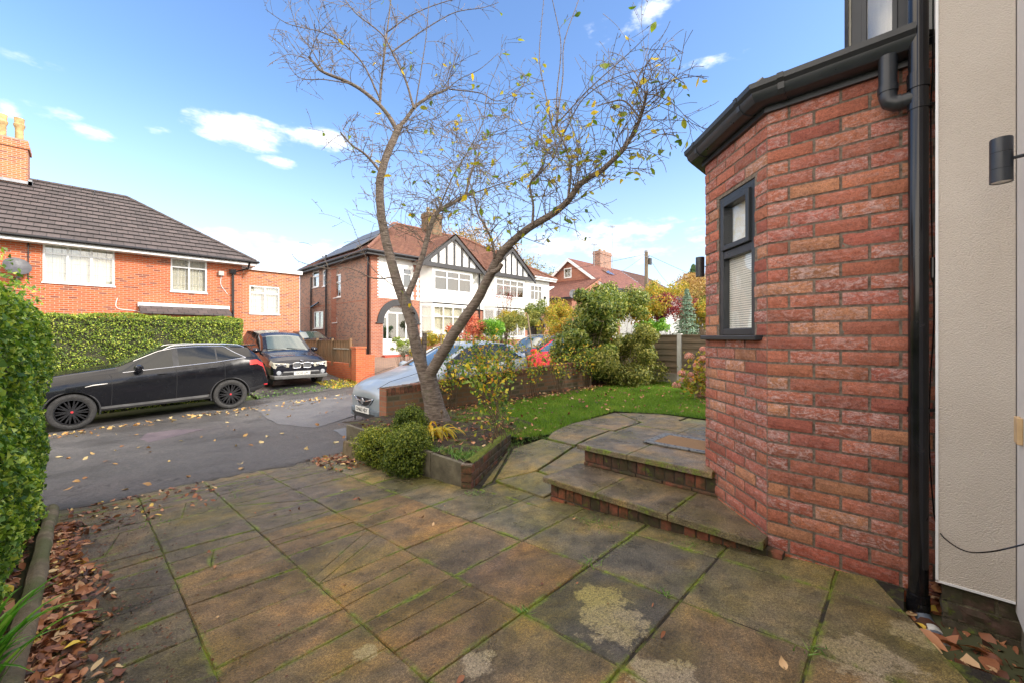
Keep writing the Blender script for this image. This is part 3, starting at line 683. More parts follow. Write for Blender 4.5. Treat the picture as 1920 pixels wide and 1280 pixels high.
# ---------------- own house: brick bay, rendered pier, downpipe ----------------
OH = thing('house', 'near house at the right edge with a red brick bay and a cream rendered wall', 'house', (2.7, .3, 0))
Bc = [(.43, .14, .085), (.41, .125, .08), (.46, .165, .09), (.38, .11, .075), (.47, .21, .11), (.42, .14, .085), (.41, .13, .08), (.44, .145, .085)]
def zc(z, r):
    if z < .02: return (.50, .13, .05) if r.random() < .7 else (.40, .10, .06)
    return Bc[r.randrange(len(Bc))]
C1 = Vector((2.7, .587, 0)); u2 = Vector((1, 1, 0)).normalized(); n2v = Vector((-1, 1, 0)).normalized(); F2 = .726
C2 = C1+u2*F2
bb = MB(); cl = []
geo_bricks(bb, (2.7, 0, 0), (0, 1, 0), (-1, 0, 0), -.30, .585, -.21, 2.52, Bc, cl, zcol=zc)
WIN = (.125, .54, 1.215, 2.165)
geo_bricks(bb, C1, u2, n2v, .004, F2, -.21, 2.52, Bc, cl, holes=[WIN], zcol=zc)
geo_bricks(bb, C2, (1, 0, 0), (0, 1, 0), .0, 2.2, -.21, 2.52, Bc, cl, holes=[(.7, 1.6, .25, 2.3)], zcol=zc, res=(4, 2))
bb.col['col'] = cl; bb.build('bay_brickwork', MT['bay_brick'], OH, uv=False, recalc=False, smooth=False)
b = MB(); mo = .007
b.face([(2.7+mo, -.35, -.3), (2.7+mo, .59, -.3), (2.7+mo, .59, 2.55), (2.7+mo, -.35, 2.55)])
def wall_holes(b, O, u, n, x0, x1, z0, z1, holes, d=0, rev=.08):
    O = Vector(O); u = Vector(u).normalized(); n = Vector(n).normalized(); Z = Vector((0, 0, 1)); q = lambda x, z, e=0: O+u*x+Z*z+n*(d-e)
    X = sorted(set([x0, x1]+[min(max(h[k], x0), x1) for h in holes for k in (0, 1)])); ZZ = sorted(set([z0, z1]+[min(max(h[k], z0), z1) for h in holes for k in (2, 3)]))
    for i in range(len(X)-1):
        for j in range(len(ZZ)-1):
            cx, cz = (X[i]+X[i+1])/2, (ZZ[j]+ZZ[j+1])/2
            if any(h[0] < cx < h[1] and h[2] < cz < h[3] for h in holes): continue
            b.face([q(X[i], ZZ[j]), q(X[i+1], ZZ[j]), q(X[i+1], ZZ[j+1]), q(X[i], ZZ[j+1])])
    for h in holes:
        a, c, e, f = h
        b.face([q(a, e), q(a, e, rev), q(a, f, rev), q(a, f)]); b.face([q(c, e), q(c, f), q(c, f, rev), q(c, e, rev)])
        b.face([q(a, e), q(c, e), q(c, e, rev), q(a, e, rev)]); b.face([q(a, f), q(a, f, rev), q(c, f, rev), q(c, f)])
wall_holes(b, C1, u2, n2v, 0, F2, -.3, 2.55, [WIN], d=-mo, rev=.1)
wall_holes(b, C2, (1, 0, 0), (0, 1, 0), 0, 2.2, -.3, 2.55, [(.7, 1.6, .25, 2.3)], d=-mo, rev=.1)
b.build('bay_mortar', MT['mortar'], OH, recalc=False)
# window of the bay
def frame_rect(b, O, u, n, x0, x1, z0, z1, w, d0, d1):
    b.fbox(O, u, n, x0, x0+w, z0, z1, d0, d1); b.fbox(O, u, n, x1-w, x1, z0, z1, d0, d1)
    b.fbox(O, u, n, x0+w, x1-w, z0, z0+w, d0+.0005, d1-.0005); b.fbox(O, u, n, x0+w, x1-w, z1-w, z1, d0+.0005, d1-.0005)
b = MB(); x0, x1, z0, z1 = WIN
frame_rect(b, C1, u2, n2v, x0+.003, x1-.003, z0+.002, z1-.002, .042, -.075, -.012)
frame_rect(b, C1, u2, n2v, x0+.046, x1-.046, 1.79, z1-.046, .034, -.06, .006)
b.fbox(C1, u2, n2v, x0+.045, x1-.045, 1.735, 1.789, -.07, -.016)
wb = b.build('window', MT['grey_pvc'], OH, bevel=.004, label='anthracite grey framed window with a small top light and a white blind')
b = MB(); b.fbox(C1, u2, n2v, .045, F2-.01, 1.186, 1.213, -.06, .042); b.build('sill', MT['grey_pvc'], wb, bevel=.004)
b = MB(); b.fbox(C1, u2, n2v, x0+.04, x1-.04, z0+.04, 1.74, -.045, -.041); b.fbox(C1, u2, n2v, x0+.08, x1-.08, 1.82, z1-.08, -.032, -.028); b.build('pane', glassmat('bay_glass', (.97, .98, .98), .03), wb)
b = MB()
for k in range(36): b.fbox(C1, u2, n2v, x0+.03, x1-.03, 1.25+k*.0145, 1.25+k*.0145+.0115, -.064+(.003 if k % 2 else 0), -.058)
b.fbox(C1, u2, n2v, x0+.03, x1-.03, 1.8, 2.14, -.068, -.064)
b.build('blind', plain('blind_white', (.88, .84, .76), .7, namt=.03), wb)
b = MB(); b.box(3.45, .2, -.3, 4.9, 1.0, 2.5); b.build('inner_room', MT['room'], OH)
# door on the far face of the bay
b = MB(); b.fbox(C2, (1, 0, 0), (0, 1, 0), .7, 1.6, .25, 2.3, -.10, -.06); d_ = b.build('door', MT['grey_pvc'], OH, bevel=.003)
# gutter and fascia swept along the bay
path = [Vector((2.7, -.02)), Vector((2.7, .587)), Vector((C2.x, C2.y)), Vector((C2.x+2.2, C2.y))]
def off(path, d):
    out = []
    for i, p in enumerate(path):
        ns = []
        for a, c in ((i-1, i), (i, i+1)):
            if a >= 0 and c < len(path): e = (path[c]-path[a]).normalized(); ns.append(Vector((-e.y, e.x)))
        m = ns[0] if len(ns) == 1 else (ns[0]+ns[1]).normalized(); k = 1/max(.3, m.dot(ns[0])); out.append(p+m*d*k)
    return out
def sweep(b, path, prof):
    rings = [[b.vert((q.x, q.y, z)) for q in off(path, d)] for d, z in prof]; n = len(prof)
    for k in range(n):
        for i in range(len(path)-1): b.f.append([rings[k][i], rings[k][i+1], rings[(k+1) % n][i+1], rings[(k+1) % n][i]]); b.mi.append(0)
    b.f.append([r[0] for r in rings]); b.f.append([r[-1] for r in rings][::-1]); b.mi += [0, 0]
OG = [(.022, 2.505), (.060, 2.505), (.092, 2.515), (.110, 2.538), (.116, 2.562), (.132, 2.580), (.136, 2.606), (.128, 2.606), (.124, 2.586), (.108, 2.566), (.1, 2.54), (.085, 2.522), (.058, 2.512), (.03, 2.512), (.03, 2.60), (.022, 2.60)]
b = MB(); sweep(b, path, OG); gt = b.build('gutter', MT['grey_pvc'], OH, smooth=True, angle=25)
for c, e0 in ((Vector((2.7, .587)), Vector((0, -1))), (Vector((2.7, .587)), Vector((1, 1)).normalized()), (Vector((C2.x, C2.y)), Vector((-1, -1)).normalized())):
    b = MB(); pp = [c+e0*.075, c+e0*.105]
    if (pp[1]-pp[0]).dot(Vector((0, 1)) if e0.x == 0 else u2.xy) < 0: pp = pp[::-1]
    cs = [(d+(.004 if d > .05 else -.001), z-(.004 if z < 2.55 else -.003)) for d, z in OG[:8]]+[(.03, 2.609), (.02, 2.609)]
    sweep(b, pp, cs); b.build('gutter_clip', MT['grey_pvc'], gt, smooth=True, angle=25)
b = MB(); sweep(b, path, [(-.005, 2.475), (.02, 2.475), (.02, 2.61), (-.005, 2.61)]); b.build('fascia', MT['grey_pvc'], OH)
b = MB(); o1 = off(path, .045); zt = 2.615
inner = [(3.15, -.2, 2.80), (3.15, .30, 2.80), (3.45, .62, 2.80), (4.9, .62, 2.80)]
for i in range(3):
    b.face([(o1[i].x, o1[i].y, zt), (o1[i+1].x, o1[i+1].y, zt), inner[i+1], inner[i]])
    b.face([(o1[i].x, o1[i].y, zt-.015), (o1[i+1].x, o1[i+1].y, zt-.015), (o1[i+1].x, o1[i+1].y, zt), (o1[i].x, o1[i].y, zt)])
b.build('bay_roof', plain('bay_roof_tile', (.05, .05, .055), .6, nscale=12), OH, recalc=False)
b = MB()
for i in (1, 2):
    a = Vector((o1[i].x, o1[i].y, zt+.012)); c = Vector(inner[i])+Vector((0, 0, .02)); b.tube([a, a.lerp(c, .5), c], [.034, .032, .032], 8)
    q = a-(c-a).normalized()*.012; b.tube([q, a], [.028, .04], 6)
b.build('hip_cap', MT['grey_pvc'], OH, smooth=True)
# pipes
DP = Vector((2.62, -.027, 0)); R_ = .0345
b = MB(); b.tube([DP+Vector((0, 0, z)) for z in (-.02, 1, 2, 3.0, 4.2)], R_, 24); dp = b.build('downpipe', MT['black_pvc'], OH, smooth=True)
for z, r, h in ((2.36, .039, .07), (2.245, .038, .03), (.875, .038, .022), (.82, .036, .006), (.03, .0395, .03), (-.012, .041, .05)):
    b = MB(); b.tube([DP+Vector((0, 0, z-h/2)), DP+Vector((0, 0, z+h/2))], r, 24)
    if z in (2.245, .875): b.tube([DP+Vector((.0, -.03, z)), DP+Vector((.03, -.06, z+.004)), DP+Vector((.082, -.062, z+.004))], .008, 8)
    b.build('pipe_clip', MT['black_pvc'], dp, smooth=True)
b = MB(); q = Vector((2.625, .075, 0)); b.tube([q+Vector((0, 0, 2.52)), q+Vector((0, 0, 2.34))], .034, 20)
b.tube([q+Vector((0, 0, 2.36)), q+Vector((0, 0, 2.33)), q+Vector((0, -.006, 2.305)), q+Vector((0, -.03, 2.288)), q+Vector((0, -.06, 2.288)), q+Vector((0, -.10, 2.29))], .0345, 20)
b.tube([q+Vector((0, 0, 2.350)), q+Vector((0, 0, 2.380))], .038, 20); b.tube([q+Vector((0, -.034, 2.288)), q+Vector((0, -.046, 2.288))], .038, 20)
b.build('gutter_outlet', MT['grey_pvc'], OH, smooth=True)
b = MB(); g0 = DP+Vector((0, 0, -.03)); b.tube([g0, g0+Vector((-.005, -.004, -.01)), g0+Vector((-.04, -.02, -.028)), g0+Vector((-.18, -.07, -.042)), g0+Vector((-.42, -.16, -.075))], [.036, .036, .033, .031, .03], 16)
b.build('drain_pipe', plain('pipe_blue_grey', (.10, .125, .165), .35, nscale=7, namt=.4), OH, smooth=True)
b = MB(); 
for f in (.35, .9): a = g0+Vector((-.04, -.02, -.028)); c = g0+Vector((-.18, -.07, -.042)); p0 = a.lerp(c, f); b.tube([p0, p0+(c-a).normalized()*.035], .0345, 16)
b.build('pipe_joint', plain('pipe_white', (.55, .55, .53), .6, nscale=20, namt=.4), OH, smooth=True)
# rendered pier, its plinth and the white return wall
rm = NM('cream_render', (.50, .44, .37), .9); w_ = rm.world(); rm.base(rm.ramp(rm.noise(w_, 2, 4), [(.3, (.58, .52, .45)), (.7, (.66, .60, .53))])); v = rm.voro(w_, 230, feat='SMOOTH_F1')
rm.bump(rm.math('ADD', rm.math('MULTIPLY', v, -1), rm.math('MULTIPLY', rm.noise(w_, 190, 3, .6), 1.0)), .7, .005); MT['cream_render'] = rm.m
b = MB(); b.box(2.55, -.300, .155, 2.78, -.083, 5.6); b.build('rendered_wall', MT['cream_render'], OH)
b = MB(); b.box(2.546, -.300, .150, 2.57, -.079, .159); b.box(2.546, -.088, .155, 2.56, -.079, 5.6); b.build('render_bead', MT['upvc'], OH)
b = MB(); cl = []; geo_bricks(b, (2.575, 0, 0), (0, 1, 0), (-1, 0, 0), -.36, -.10, -.30, .15, [(.10, .08, .055), (.14, .10, .075), (.10, .06, .045)], cl, d0=-.06, rough=.007)
geo_bricks(b, (0, -.10, 0), (1, 0, 0), (0, 1, 0), 2.575, 2.72, -.30, .15, [(.10, .08, .055)], cl, d0=-.06, rough=.007)
b.col['col'] = cl; b.build('plinth_bricks', MT['step_brick'], OH, uv=False, recalc=False)
b = MB(); b.box(2.584, -.36, -.35, 2.75, -.115, .148); b.build('plinth_mortar', plain('old_mortar', (.16, .14, .09), .95, nscale=18, namt=.4, bump=.6), OH)
b = MB(); b.box(.9, -.55, .11, 2.62, -.303, 5.6); b.build('return_wall', plain('smooth_render', (.66, .64, .62), .7, namt=.03), OH)
b = MB(); b.box(.9, -.54, -.35, 2.60, -.318, .109); b.build('return_wall_base', plain('stained_base', (.2, .17, .12), .9, nscale=7, namt=.4), OH)
b = MB(); b.box(2.42, -.3028, .80, 2.49, -.288, .90); b.build('timber_block', plain('pale_timber', (.55, .38, .2), .6), OH, bevel=.003)
# main volume and the first floor window above the bay
b = MB(); b.box(2.85, -8.5, -.3, 11.0, -.32, 5.6); b.box(3.12, -.319, 2.60, 10.9, .05, 5.6); b.build('main_wall', MT['white_render'], OH)
b = MB(); b.extrude([(2.5, -8.9, 5.61), (2.5, .35, 5.61), (2.5, -4.3, 8.6)], (8.8, 0, 0)); b.build('roof', MT['tile_grey'], OH)
ub = MB(); U0 = Vector((2.95, 0, 0)); uu = (0, 1, 0); un = (-1, 0, 0)
frame_rect(ub, U0, uu, un, -.25, .235, 2.66, 4.2, .05, -.05, .0)
ub.fbox(U0, uu, un, .0, .05, 2.705, 4.16, -.049, -.001)
frame_rect(ub, U0, uu, un, .046, .19, 2.72, 3.18, .022, -.03, .012); ub.fbox(U0, uu, un, .045, .19, 3.18, 3.235, -.048, .004); frame_rect(ub, U0, uu, un, .046, .19, 3.235, 4.1, .022, -.03, .012)
ub = ub.build('upper_window', MT['grey_pvc'], OH, bevel=.003)
b = MB(); b.fbox(U0, uu, un, -.24, .225, 2.7, 4.15, -.03, -.026); b.build('pane', MT['pane'], ub)
b = MB(); b.fbox(U0, uu, un, -.24, .225, 2.7, 4.15, -.1, -.095); b.build('curtain', MT['net'], ub)
b = MB(); b.box(2.96, .235, 2.62, 3.6, .245, 4.2); b.box(2.99, -.24, 2.61, 3.11, .234, 2.66); b.build('window_cheek', plain('cream_board', (.62, .60, .52), .7), OH)
b = MB(); b.box(2.93, .246, 2.62, 3.6, .262, 4.2); b.build('cheek_edge', MT['black_pvc'], OH)

def wall_lamp(label, c, base, r, h):
    t = thing('wall_lamp', label, 'wall lamp', c); c = Vector(c)
    b = MB(); b.lathe(c, [(0.001, h/2), (r*.96, h/2), (r, h/2-.003), (r, h*.17), (r*.97, h*.165), (r*.97, h*.155), (r, h*.15), (r, -h*.2), (r*.97, -h*.205), (r*.97, -h*.215), (r, -h*.22), (r, -h/2), (r*.9, -h/2), (r*.88, -h/2+.006), (.001, -h/2+.006)], 28); b.build('lamp_body', MT['grey_pvc'], t, smooth=True)
    b = MB(); b.lathe(c+Vector((0, 0, -h/2+.002)), [(.001, 0), (r*.86, 0), (r*.86, .003), (.001, .003)], 20); b.build('lens', plain('lamp_lens', (.55, .53, .48), .25), t)
    b = MB(); d = Vector(base)-c; b.tube([c+d*.3, Vector(base)], .006, 10); e = d.normalized(); b.tube([Vector(base)-e*.012, Vector(base)+e*.004], .028, 20); b.build('bracket', MT['grey_pvc'], t, smooth=True)
wall_lamp('black cylinder wall lamp on the cream and white walls beside the downpipe', (2.25, -.232, 1.825), (2.25, -.303, 1.83), .0285, .155)
wall_lamp('small dark wall lamp on the far side of the brick bay, level with its window', (3.52, 1.245, 1.78), (3.52, 1.115, 1.78), .034, .16)
cw = [(2.665, -.072, 3.9), (2.66, -.075, 2.6), (2.655, -.068, 2.2), (2.66, -.072, 1.62), (2.655, -.078, 1.30), (2.65, -.066, 1.0), (2.64, -.062, .75), (2.655, -.075, .45), (2.60, -.085, .38), (2.52, -.105, .355), (2.44, -.16, .35), (2.36, -.22, .40), (2.33, -.302, .47)]
def spline(p, k=6):
    p = [Vector(q) for q in p]; out = []
    for i in range(len(p)-1):
        a, b_, c, d = p[max(i-1, 0)], p[i], p[i+1], p[min(i+2, len(p)-1)]
        for j in range(k):
            t = j/k; out.append(.5*((2*b_)+(c-a)*t+(2*a-5*b_+4*c-d)*t*t+(3*b_-a-3*c+d)*t**3))
    return out+[p[-1]]
t = thing('cable', 'thin black cable hanging down beside the downpipe and looping over the cream wall', 'cable', (2.62, -.07, .38))
b = MB(); b.tube(spline(cw), .0028, 8); b.build('wire', MT['black_pvc'], t, smooth=True)
b = MB(); b.tube([(2.658, -.074, 1.56), (2.658, -.074, 1.47)], [.009, .009], 10); b.tube([(2.658, -.074, 1.47), (2.657, -.075, 1.45)], [.007, .004], 10); b.build('connector', MT['black_pvc'], t, smooth=True)

# ---------------- roofs, windows, chimneys for the houses opposite ----------------
def tiles(b, A, B, C, D, course=.33, lift=.03, uvs=None):
    A, B, C, D = map(Vector, (A, B, C, D)); n = (B-A).cross(D-A)
    if n.length < 1e-6: n = (B-A).cross(C-A)
    n.normalize()
    if n.z < 0: n = -n
    u = (B-A).normalized(); L = max(abs((D-A).cross(u).length), abs((C-A).cross(u).length)); k = max(1, int(round(L/course)))
    for i in range(k):
        t0, t1 = i/k, (i+1)/k; a0, b0, a1, b1 = A.lerp(D, t0), B.lerp(C, t0), A.lerp(D, t1), B.lerp(C, t1)
        pts = [a0+n*lift, b0+n*lift, b1, a1]; v0 = i*.33; o = (i % 2)*.0
        us = [(p-A).dot(u)+o for p in pts]
        b.face(pts); uvs.append([(us[0], v0+.02), (us[1], v0+.02), (us[2], v0+.31), (us[3], v0+.31)])
        q = [a0-n*.005, b0-n*.005, b0+n*lift, a0+n*lift]; b.face(q); uvs.append([(us[0], v0), (us[1], v0), (us[1], v0+.005), (us[0], v0+.005)])
def roof_mesh(name, mat, parent, quads, course=.33, lift=.03, bh=.33):
    b = MB(); uvs = []
    for q in quads: tiles(b, *q, course=course, lift=lift, uvs=uvs)
    o = b.build(name, mat, parent, recalc=False); me = o.data; flat = []
    for q in uvs:
        for a, v in q: flat += [a, v*bh/.33]
    me.uv_layers[0].data.foreach_set('uv', flat); return o
def ridge(b, pts, r=.07):
    for a, c in zip(pts[:-1], pts[1:]):
        a, c = Vector(a), Vector(c); n = max(1, int((c-a).length/.45))
        for i in range(n):
            p, q = a.lerp(c, i/n), a.lerp(c, (i+1)/n); b.tube([p, q], [r*1.06, r*.96], 8)
def win(parent, O, u, n, x0, x1, z0, z1, mull=(), trans=None, sub=(), fmat='upvc', fw=.055, curtain=None, glass='pane', rev=.07, lead=False, label=None):
    """a framed window set in its opening; mull = fractions of width, trans = fraction of height, sub = extra mullions above the transom"""
    b = MB(); w = x1-x0; h = z1-z0; d0, d1 = -rev-.02, -.015
    frame_rect(b, O, u, n, x0, x1, z0, z1, fw, d0, d1)
    for m in mull: b.fbox(O, u, n, x0+w*m-fw*.55, x0+w*m+fw*.55, z0+fw, z1-fw, d0+.001, d1-.001)
    if trans:
        zt = z0+h*trans; b.fbox(O, u, n, x0+fw, x1-fw, zt-fw*.5, zt+fw*.5, d0+.003, d1-.004)
        for m in sub: b.fbox(O, u, n, x0+w*m-fw*.35, x0+w*m+fw*.35, zt, z1-fw, d0+.004, d1-.003)
    if fmat == 'upvc': b.fbox(O, u, n, x0-.03, x1+.03, z0-.045, z0-.002, -rev, .05)
    f = b.build('window', MT[fmat], parent, label=label)
    b = MB(); b.fbox(O, u, n, x0+.02, x1-.02, z0+.02, z1-.02, -rev+.012, -rev+.016); b.build('pane', MT[glass], f)
    if lead:
        b = MB(); nx = max(2, int(w/.22))
        for k in range(1, nx): b.fbox(O, u, n, x0+w*k/nx-.006, x0+w*k/nx+.006, z0+fw, z1-fw, -rev+.016, -rev+.020)
        for k in (.25, .5, .72): b.fbox(O, u, n, x0+fw, x1-fw, z0+h*k-.005, z0+h*k+.005, -rev+.0165, -rev+.0205)
        b.build('leading', MT['lead'], f)
    b = MB()
    if curtain: b.fbox(O, u, n, x0, x1, z0, z1, -rev-.12, -rev-.10); b.build('curtain', MT[curtain], f)
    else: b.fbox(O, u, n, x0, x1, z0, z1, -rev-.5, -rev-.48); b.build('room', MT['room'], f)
    return f
def rect(p, q, ax): # px rectangle -> (x0,x1,z0,z1) on plane
    return p, q
def hp(pxa, pxb, yt, yb, plane, val):
    """window rectangle read from the photograph onto a wall plane: along, along, z, z"""
    fn = onY if plane == 'Y' else onX; k = 0 if plane == 'Y' else 1
    a = fn(pxa, yt, val); c = fn(pxb, yb, val); m = fn((pxa+pxb)/2, yt, val); m2 = fn((pxa+pxb)/2, yb, val)
    s = sorted((a[k], c[k])); return (s[0], s[1], m2.z, m.z)
UX = (1, 0, 0); NY = (0, -1, 0); UY = (0, 1, 0); NX = (-1, 0, 0)
def chim(parent, x0, x1, y0, y1, z0, z1, mat, pots, cap=True):
    b = MB(); b.box(x0, y0, z0, x1, y1, z1-.32)
    if cap:
        b.box(x0-.05, y0-.05, z1-.319, x1+.05, y1+.05, z1-.16); b.box(x0-.02, y0-.02, z1-.159, x1+.02, y1+.02, z1)
    else: b.box(x0+.002, y0+.002, z1-.319, x1-.002, y1-.002, z1)
    c = b.build('chimney', mat, parent)
    for (x, y, h, r) in pots:
        b = MB(); b.lathe((x, y, z1), [(r*.98, 0), (r*1.05, .06), (r*.8, .1), (r*.78, h*.55), (r*.92, h*.6), (r*1.08, h*.68), (r*1.08, h*.74), (r*.9, h*.78), (r*.95, h*.95), (r, h), (r*.8, h), (r*.75, h*.6)], 16)
        b.build('chimney_pot', MT['pot'], c, smooth=True, angle=30)
    b = MB(); b.box(x0-.01, y0-.01, z1, x1+.01, y1+.01, z1+.04); b.build('flaunching', MT['concrete'], c)
    return c
MT['pot'] = plain('chimney_pot', (.52, .36, .17), .85, nscale=6, namt=.4)

# house 1: orange brick with grey hipped roof
Y1 = 22.2; H1 = thing('house', 'orange brick house with a grey tiled hipped roof behind the long hedge', 'house', (0, Y1, -.2))
w1 = hp(80, 215, 460, 533, 'Y', Y1); w2 = hp(320, 388, 487, 548, 'Y', Y1)
zE = 4.62
b = MB(); wall_holes(b, (0, Y1, 0), UX, NY, -14, 5.0, -.8, zE, [w1, w2]); b.face([(5.0, Y1, -.8), (5.0, 30.5, -.8), (5.0, 30.5, zE), (5.0, Y1, zE)]); b.face([(-14, Y1, -.8), (-14, 30.5, -.8), (-14, 30.5, zE), (-14, Y1, zE)]); b.face([(-14, 30.5, -.8), (5, 30.5, -.8), (5, 30.5, zE), (-14, 30.5, zE)])
b.build('wall', MT['brick_orange'], H1, recalc=False)
win(H1, (0, Y1, 0), UX, NY, *w1, mull=(.33, .66), trans=.72, sub=(.5,), curtain='curtain', lead=True, label='wide white framed window with cream curtains')
win(H1, (0, Y1, 0), UX, NY, *w2, mull=(.5,), trans=.74, curtain='curtain', lead=True)
ex, ey, ek = 5.45, 21.75, 4.15; zr = 7.62; zb = 4.70
roof_mesh('roof', MT['tile_grey'], H1, [((-14, ey, zb), (ex, ey, zb), (ex-ek, ey+ek, zr), (-14, ey+ek, zr)), ((ex, ey, zb), (ex, ey+2*ek, zb), (ex-ek, ey+ek, zr), (ex-ek, ey+ek, zr)), ((ex, ey+2*ek, zb), (-14, ey+2*ek, zb), (-14, ey+ek, zr), (ex-ek, ey+ek, zr))], course=.36, lift=.045)
b = MB(); ridge(b, [(-14, ey+ek, zr+.03), (ex-ek, ey+ek, zr+.03)]); ridge(b, [(ex, ey, zb+.03), (ex-ek, ey+ek, zr+.03)], .065); b.build('ridge_tile', MT['tile_grey'], H1, smooth=True)
b = MB(); b.box(-14, ey-.02, zb-.20, ex+.05, ey+.02, zb-.045); b.box(ex+.01, ey+.021, zb-.20, ex+.05, ey+2*ek, zb-.045); b.box(-14, ey+.021, zb-.2, ex, Y1+.1, zb-.185); b.build('fascia', MT['upvc'], H1)
b = MB(); b.tube([(-14, ey-.08, zb-.04), (ex+.12, ey-.08, zb-.04)], .06, 10); b.tube([(ex+.1, ey-.08, zb-.04), (ex+.1, ey+8, zb-.04)], .055, 10)
p = onY(437, 560, Y1-.08); b.tube([(ex-.25, ey-.06, zb-.1), (ex-.3, ey+.05, zb-.35), (p.x, Y1-.08, zb-.55), (p.x, Y1-.08, -.6)], .045, 8); b.box(p.x-.13, Y1-.2, zb-.62, p.x+.1, Y1-.01, zb-.42); b.build('gutter', MT['black_pvc'], H1, smooth=True, angle=40)
chim(H1, -3.0, -1.62, 25.35, 26.35, 6.6, 9.02, MT['brick_orange2'], [(-2.30, 25.7, .95, .15), (-1.86, 25.7, .95, .15)])
b = MB(); b.box(-3.05, 25.28, 7.30, -1.5, 25.345, 7.42); b.box(-1.61, 25.28, 7.3, -1.5, 26.4, 7.5); b.build('flashing', MT['lead'], H1)
q = hp(263, 435, 577, 597, 'Y', 21.5)
b = MB(); b.hexa([(q[0], 21.45, 2.14), (q[1], 21.45, 2.14), (q[1], 22.19, 2.36), (q[0], 22.19, 2.36), (q[0], 21.45, 2.2), (q[1], 21.45, 2.2), (q[1], 22.19, 2.52), (q[0], 22.19, 2.52)]); b.build('porch_roof', MT['tile_grey'], H1); b = MB(); b.box(q[0]+.2, 21.7, -.6, q[1]-.2, 22.19, 2.13); b.build('porch_wall', MT['brick_orange'], H1)
b = MB(); b.box(q[0]-.03, 22.10, 2.43, q[1]+.03, 22.17, 2.60); b.build('porch_fascia', MT['upvc'], H1)
p = onY(415, 513, Y1-.1); b = MB(); b.box(p.x-.1, Y1-.14, p.z-.1, p.x+.1, Y1-.003, p.z+.1); b.build('floodlight', MT['concrete_post'], H1, bevel=.02)
b = MB()
b.tube(spline([(p.x+.02, Y1-.02, p.z-.1), (p.x+.0, Y1-.02, p.z-.5), (p.x+.25, Y1-.02, p.z-.9)]), .012, 5); b.build('wall_wire', MT['upvc'], H1); b = MB()
a = onY(220, 583, Y1-.02); b.tube(spline([(a.x, Y1-.02, a.z+.5), (a.x, Y1-.02, a.z+.1), (a.x+.6, Y1-.02, a.z), (a.x+.9, Y1-.02, a.z-.3)]), .012, 5); b.build('wall_wire', MT['upvc'], H1)
b = MB(); a = onY(53, 470, Y1-.02); b.tube([(a.x, Y1-.02, 4.6), (a.x, Y1-.02, 3.2)], .018, 6)
g = [onY(178, 362, 25.9), onY(160, 405, 24.6), onY(120, 430, 23.5), onY(58, 452, 21.8)]; g = [q_+Vector((0, -.1, .08)) for q_ in g]; b.tube(spline(g), .018, 6); b.build('aerial_wire', MT['black_pvc'], H1)
p = onY(35, 516, Y1-.45); t = thing('satellite_dish', 'grey satellite dish on the orange brick wall at the far left', 'satellite dish', tuple(p))
b = MB(); b.lathe((0, 0, 0), [(.001, .06), (.12, .05), (.24, .02), (.33, -.03), (.335, -.035), (.24, .01), (.12, .04), (.001, .05)], 24, 'y')
dsh = b.build('dish', plain('dish_grey', (.09, .09, .10), .5), None, smooth=True); dsh.location = (0, 0, 0); dsh.parent = t; dsh.rotation_euler = (radians(-28), 0, radians(18))
b = MB(); b.tube([(0, .05, -.05), (0, .42, -.12)], .02, 8); b.tube([(.0, -.02, -.28), (.03, -.42, -.12)], .012, 6); b.box(-.02, -.46, -.15, .06, -.38, -.09); 
for v in range(len(b.v)): b.v[v] = tuple(Vector(b.v[v])+p)
b.build('dish_arm', MT['black_pvc'], t)
# flat roofed extension
YX = 22.65; HX = thing('extension', 'flat roofed orange brick extension with one white window beside the grey roofed house', 'extension', (6.3, YX, -.3))
w = hp(468, 524, 537, 589, 'Y', YX); g1 = hp(463, 500, 632, 655, 'Y', YX); g1 = (g1[0], 5.95, -.4, g1[3]+.0); g2 = (6.05, 7.3, -.4, g1[3])
b = MB(); wall_holes(b, (0, YX, 0), UX, NY, 5.003, 7.66, -.8, 4.42, [w, g1, g2]); b.face([(7.66, YX, -.8), (7.66, 30, -.8), (7.66, 30, 4.42), (7.66, YX, 4.42)]); b.build('wall', MT['brick_orange2'], HX, recalc=False)
b = MB(); b.box(5.003, YX-.12, 4.42, 7.76, 30, 4.60); b.build('coping', MT['upvc'], HX)
win(HX, (0, YX, 0), UX, NY, *w, mull=(.5,), trans=.74, curtain='curtain', lead=True)
win(HX, (0, YX, 0), UX, NY, *g1, fw=.12, mull=()); win(HX, (0, YX, 0), UX, NY, *g2, fw=.12, mull=(.5,))

# house 2: pair of half timbered semi-detached houses
XS, YF = 10.2, 19.95; XE = 24.75; XP = 17.45; ZE = 5.5
H2 = thing('house', 'left half of the white timbered pair, with the long dark brick side wall', 'house', (XS, YF, .2))
H3 = thing('house', 'right half of the white timbered pair, farther from the orange house', 'house', (XE-2, YF, .4))
def sidewin(a, b_, c, d, **k): return win(H2, (XS, 0, 0), UY, NX, *hp(a, b_, c, d, 'X', XS), **k)
sw = [hp(586, 598, 508, 539, 'X', XS), hp(605, 612, 507, 537, 'X', XS), hp(626, 639, 515, 558, 'X', XS), hp(588, 606, 584, 616, 'X', XS), hp(624, 632, 596, 605, 'X', XS)]
b = MB(); wall_holes(b, (XS, 0, 0), UY, NX, YF+.55, 30.1, -.6, ZE+.2, sw); b.face([(XS, 30.1, -.5), (XE, 30.1, -.5), (XE, 30.1, ZE+.2), (XS, 30.1, ZE+.2)])
b.build('side_wall', MT['brick_gable'], H2, recalc=False)
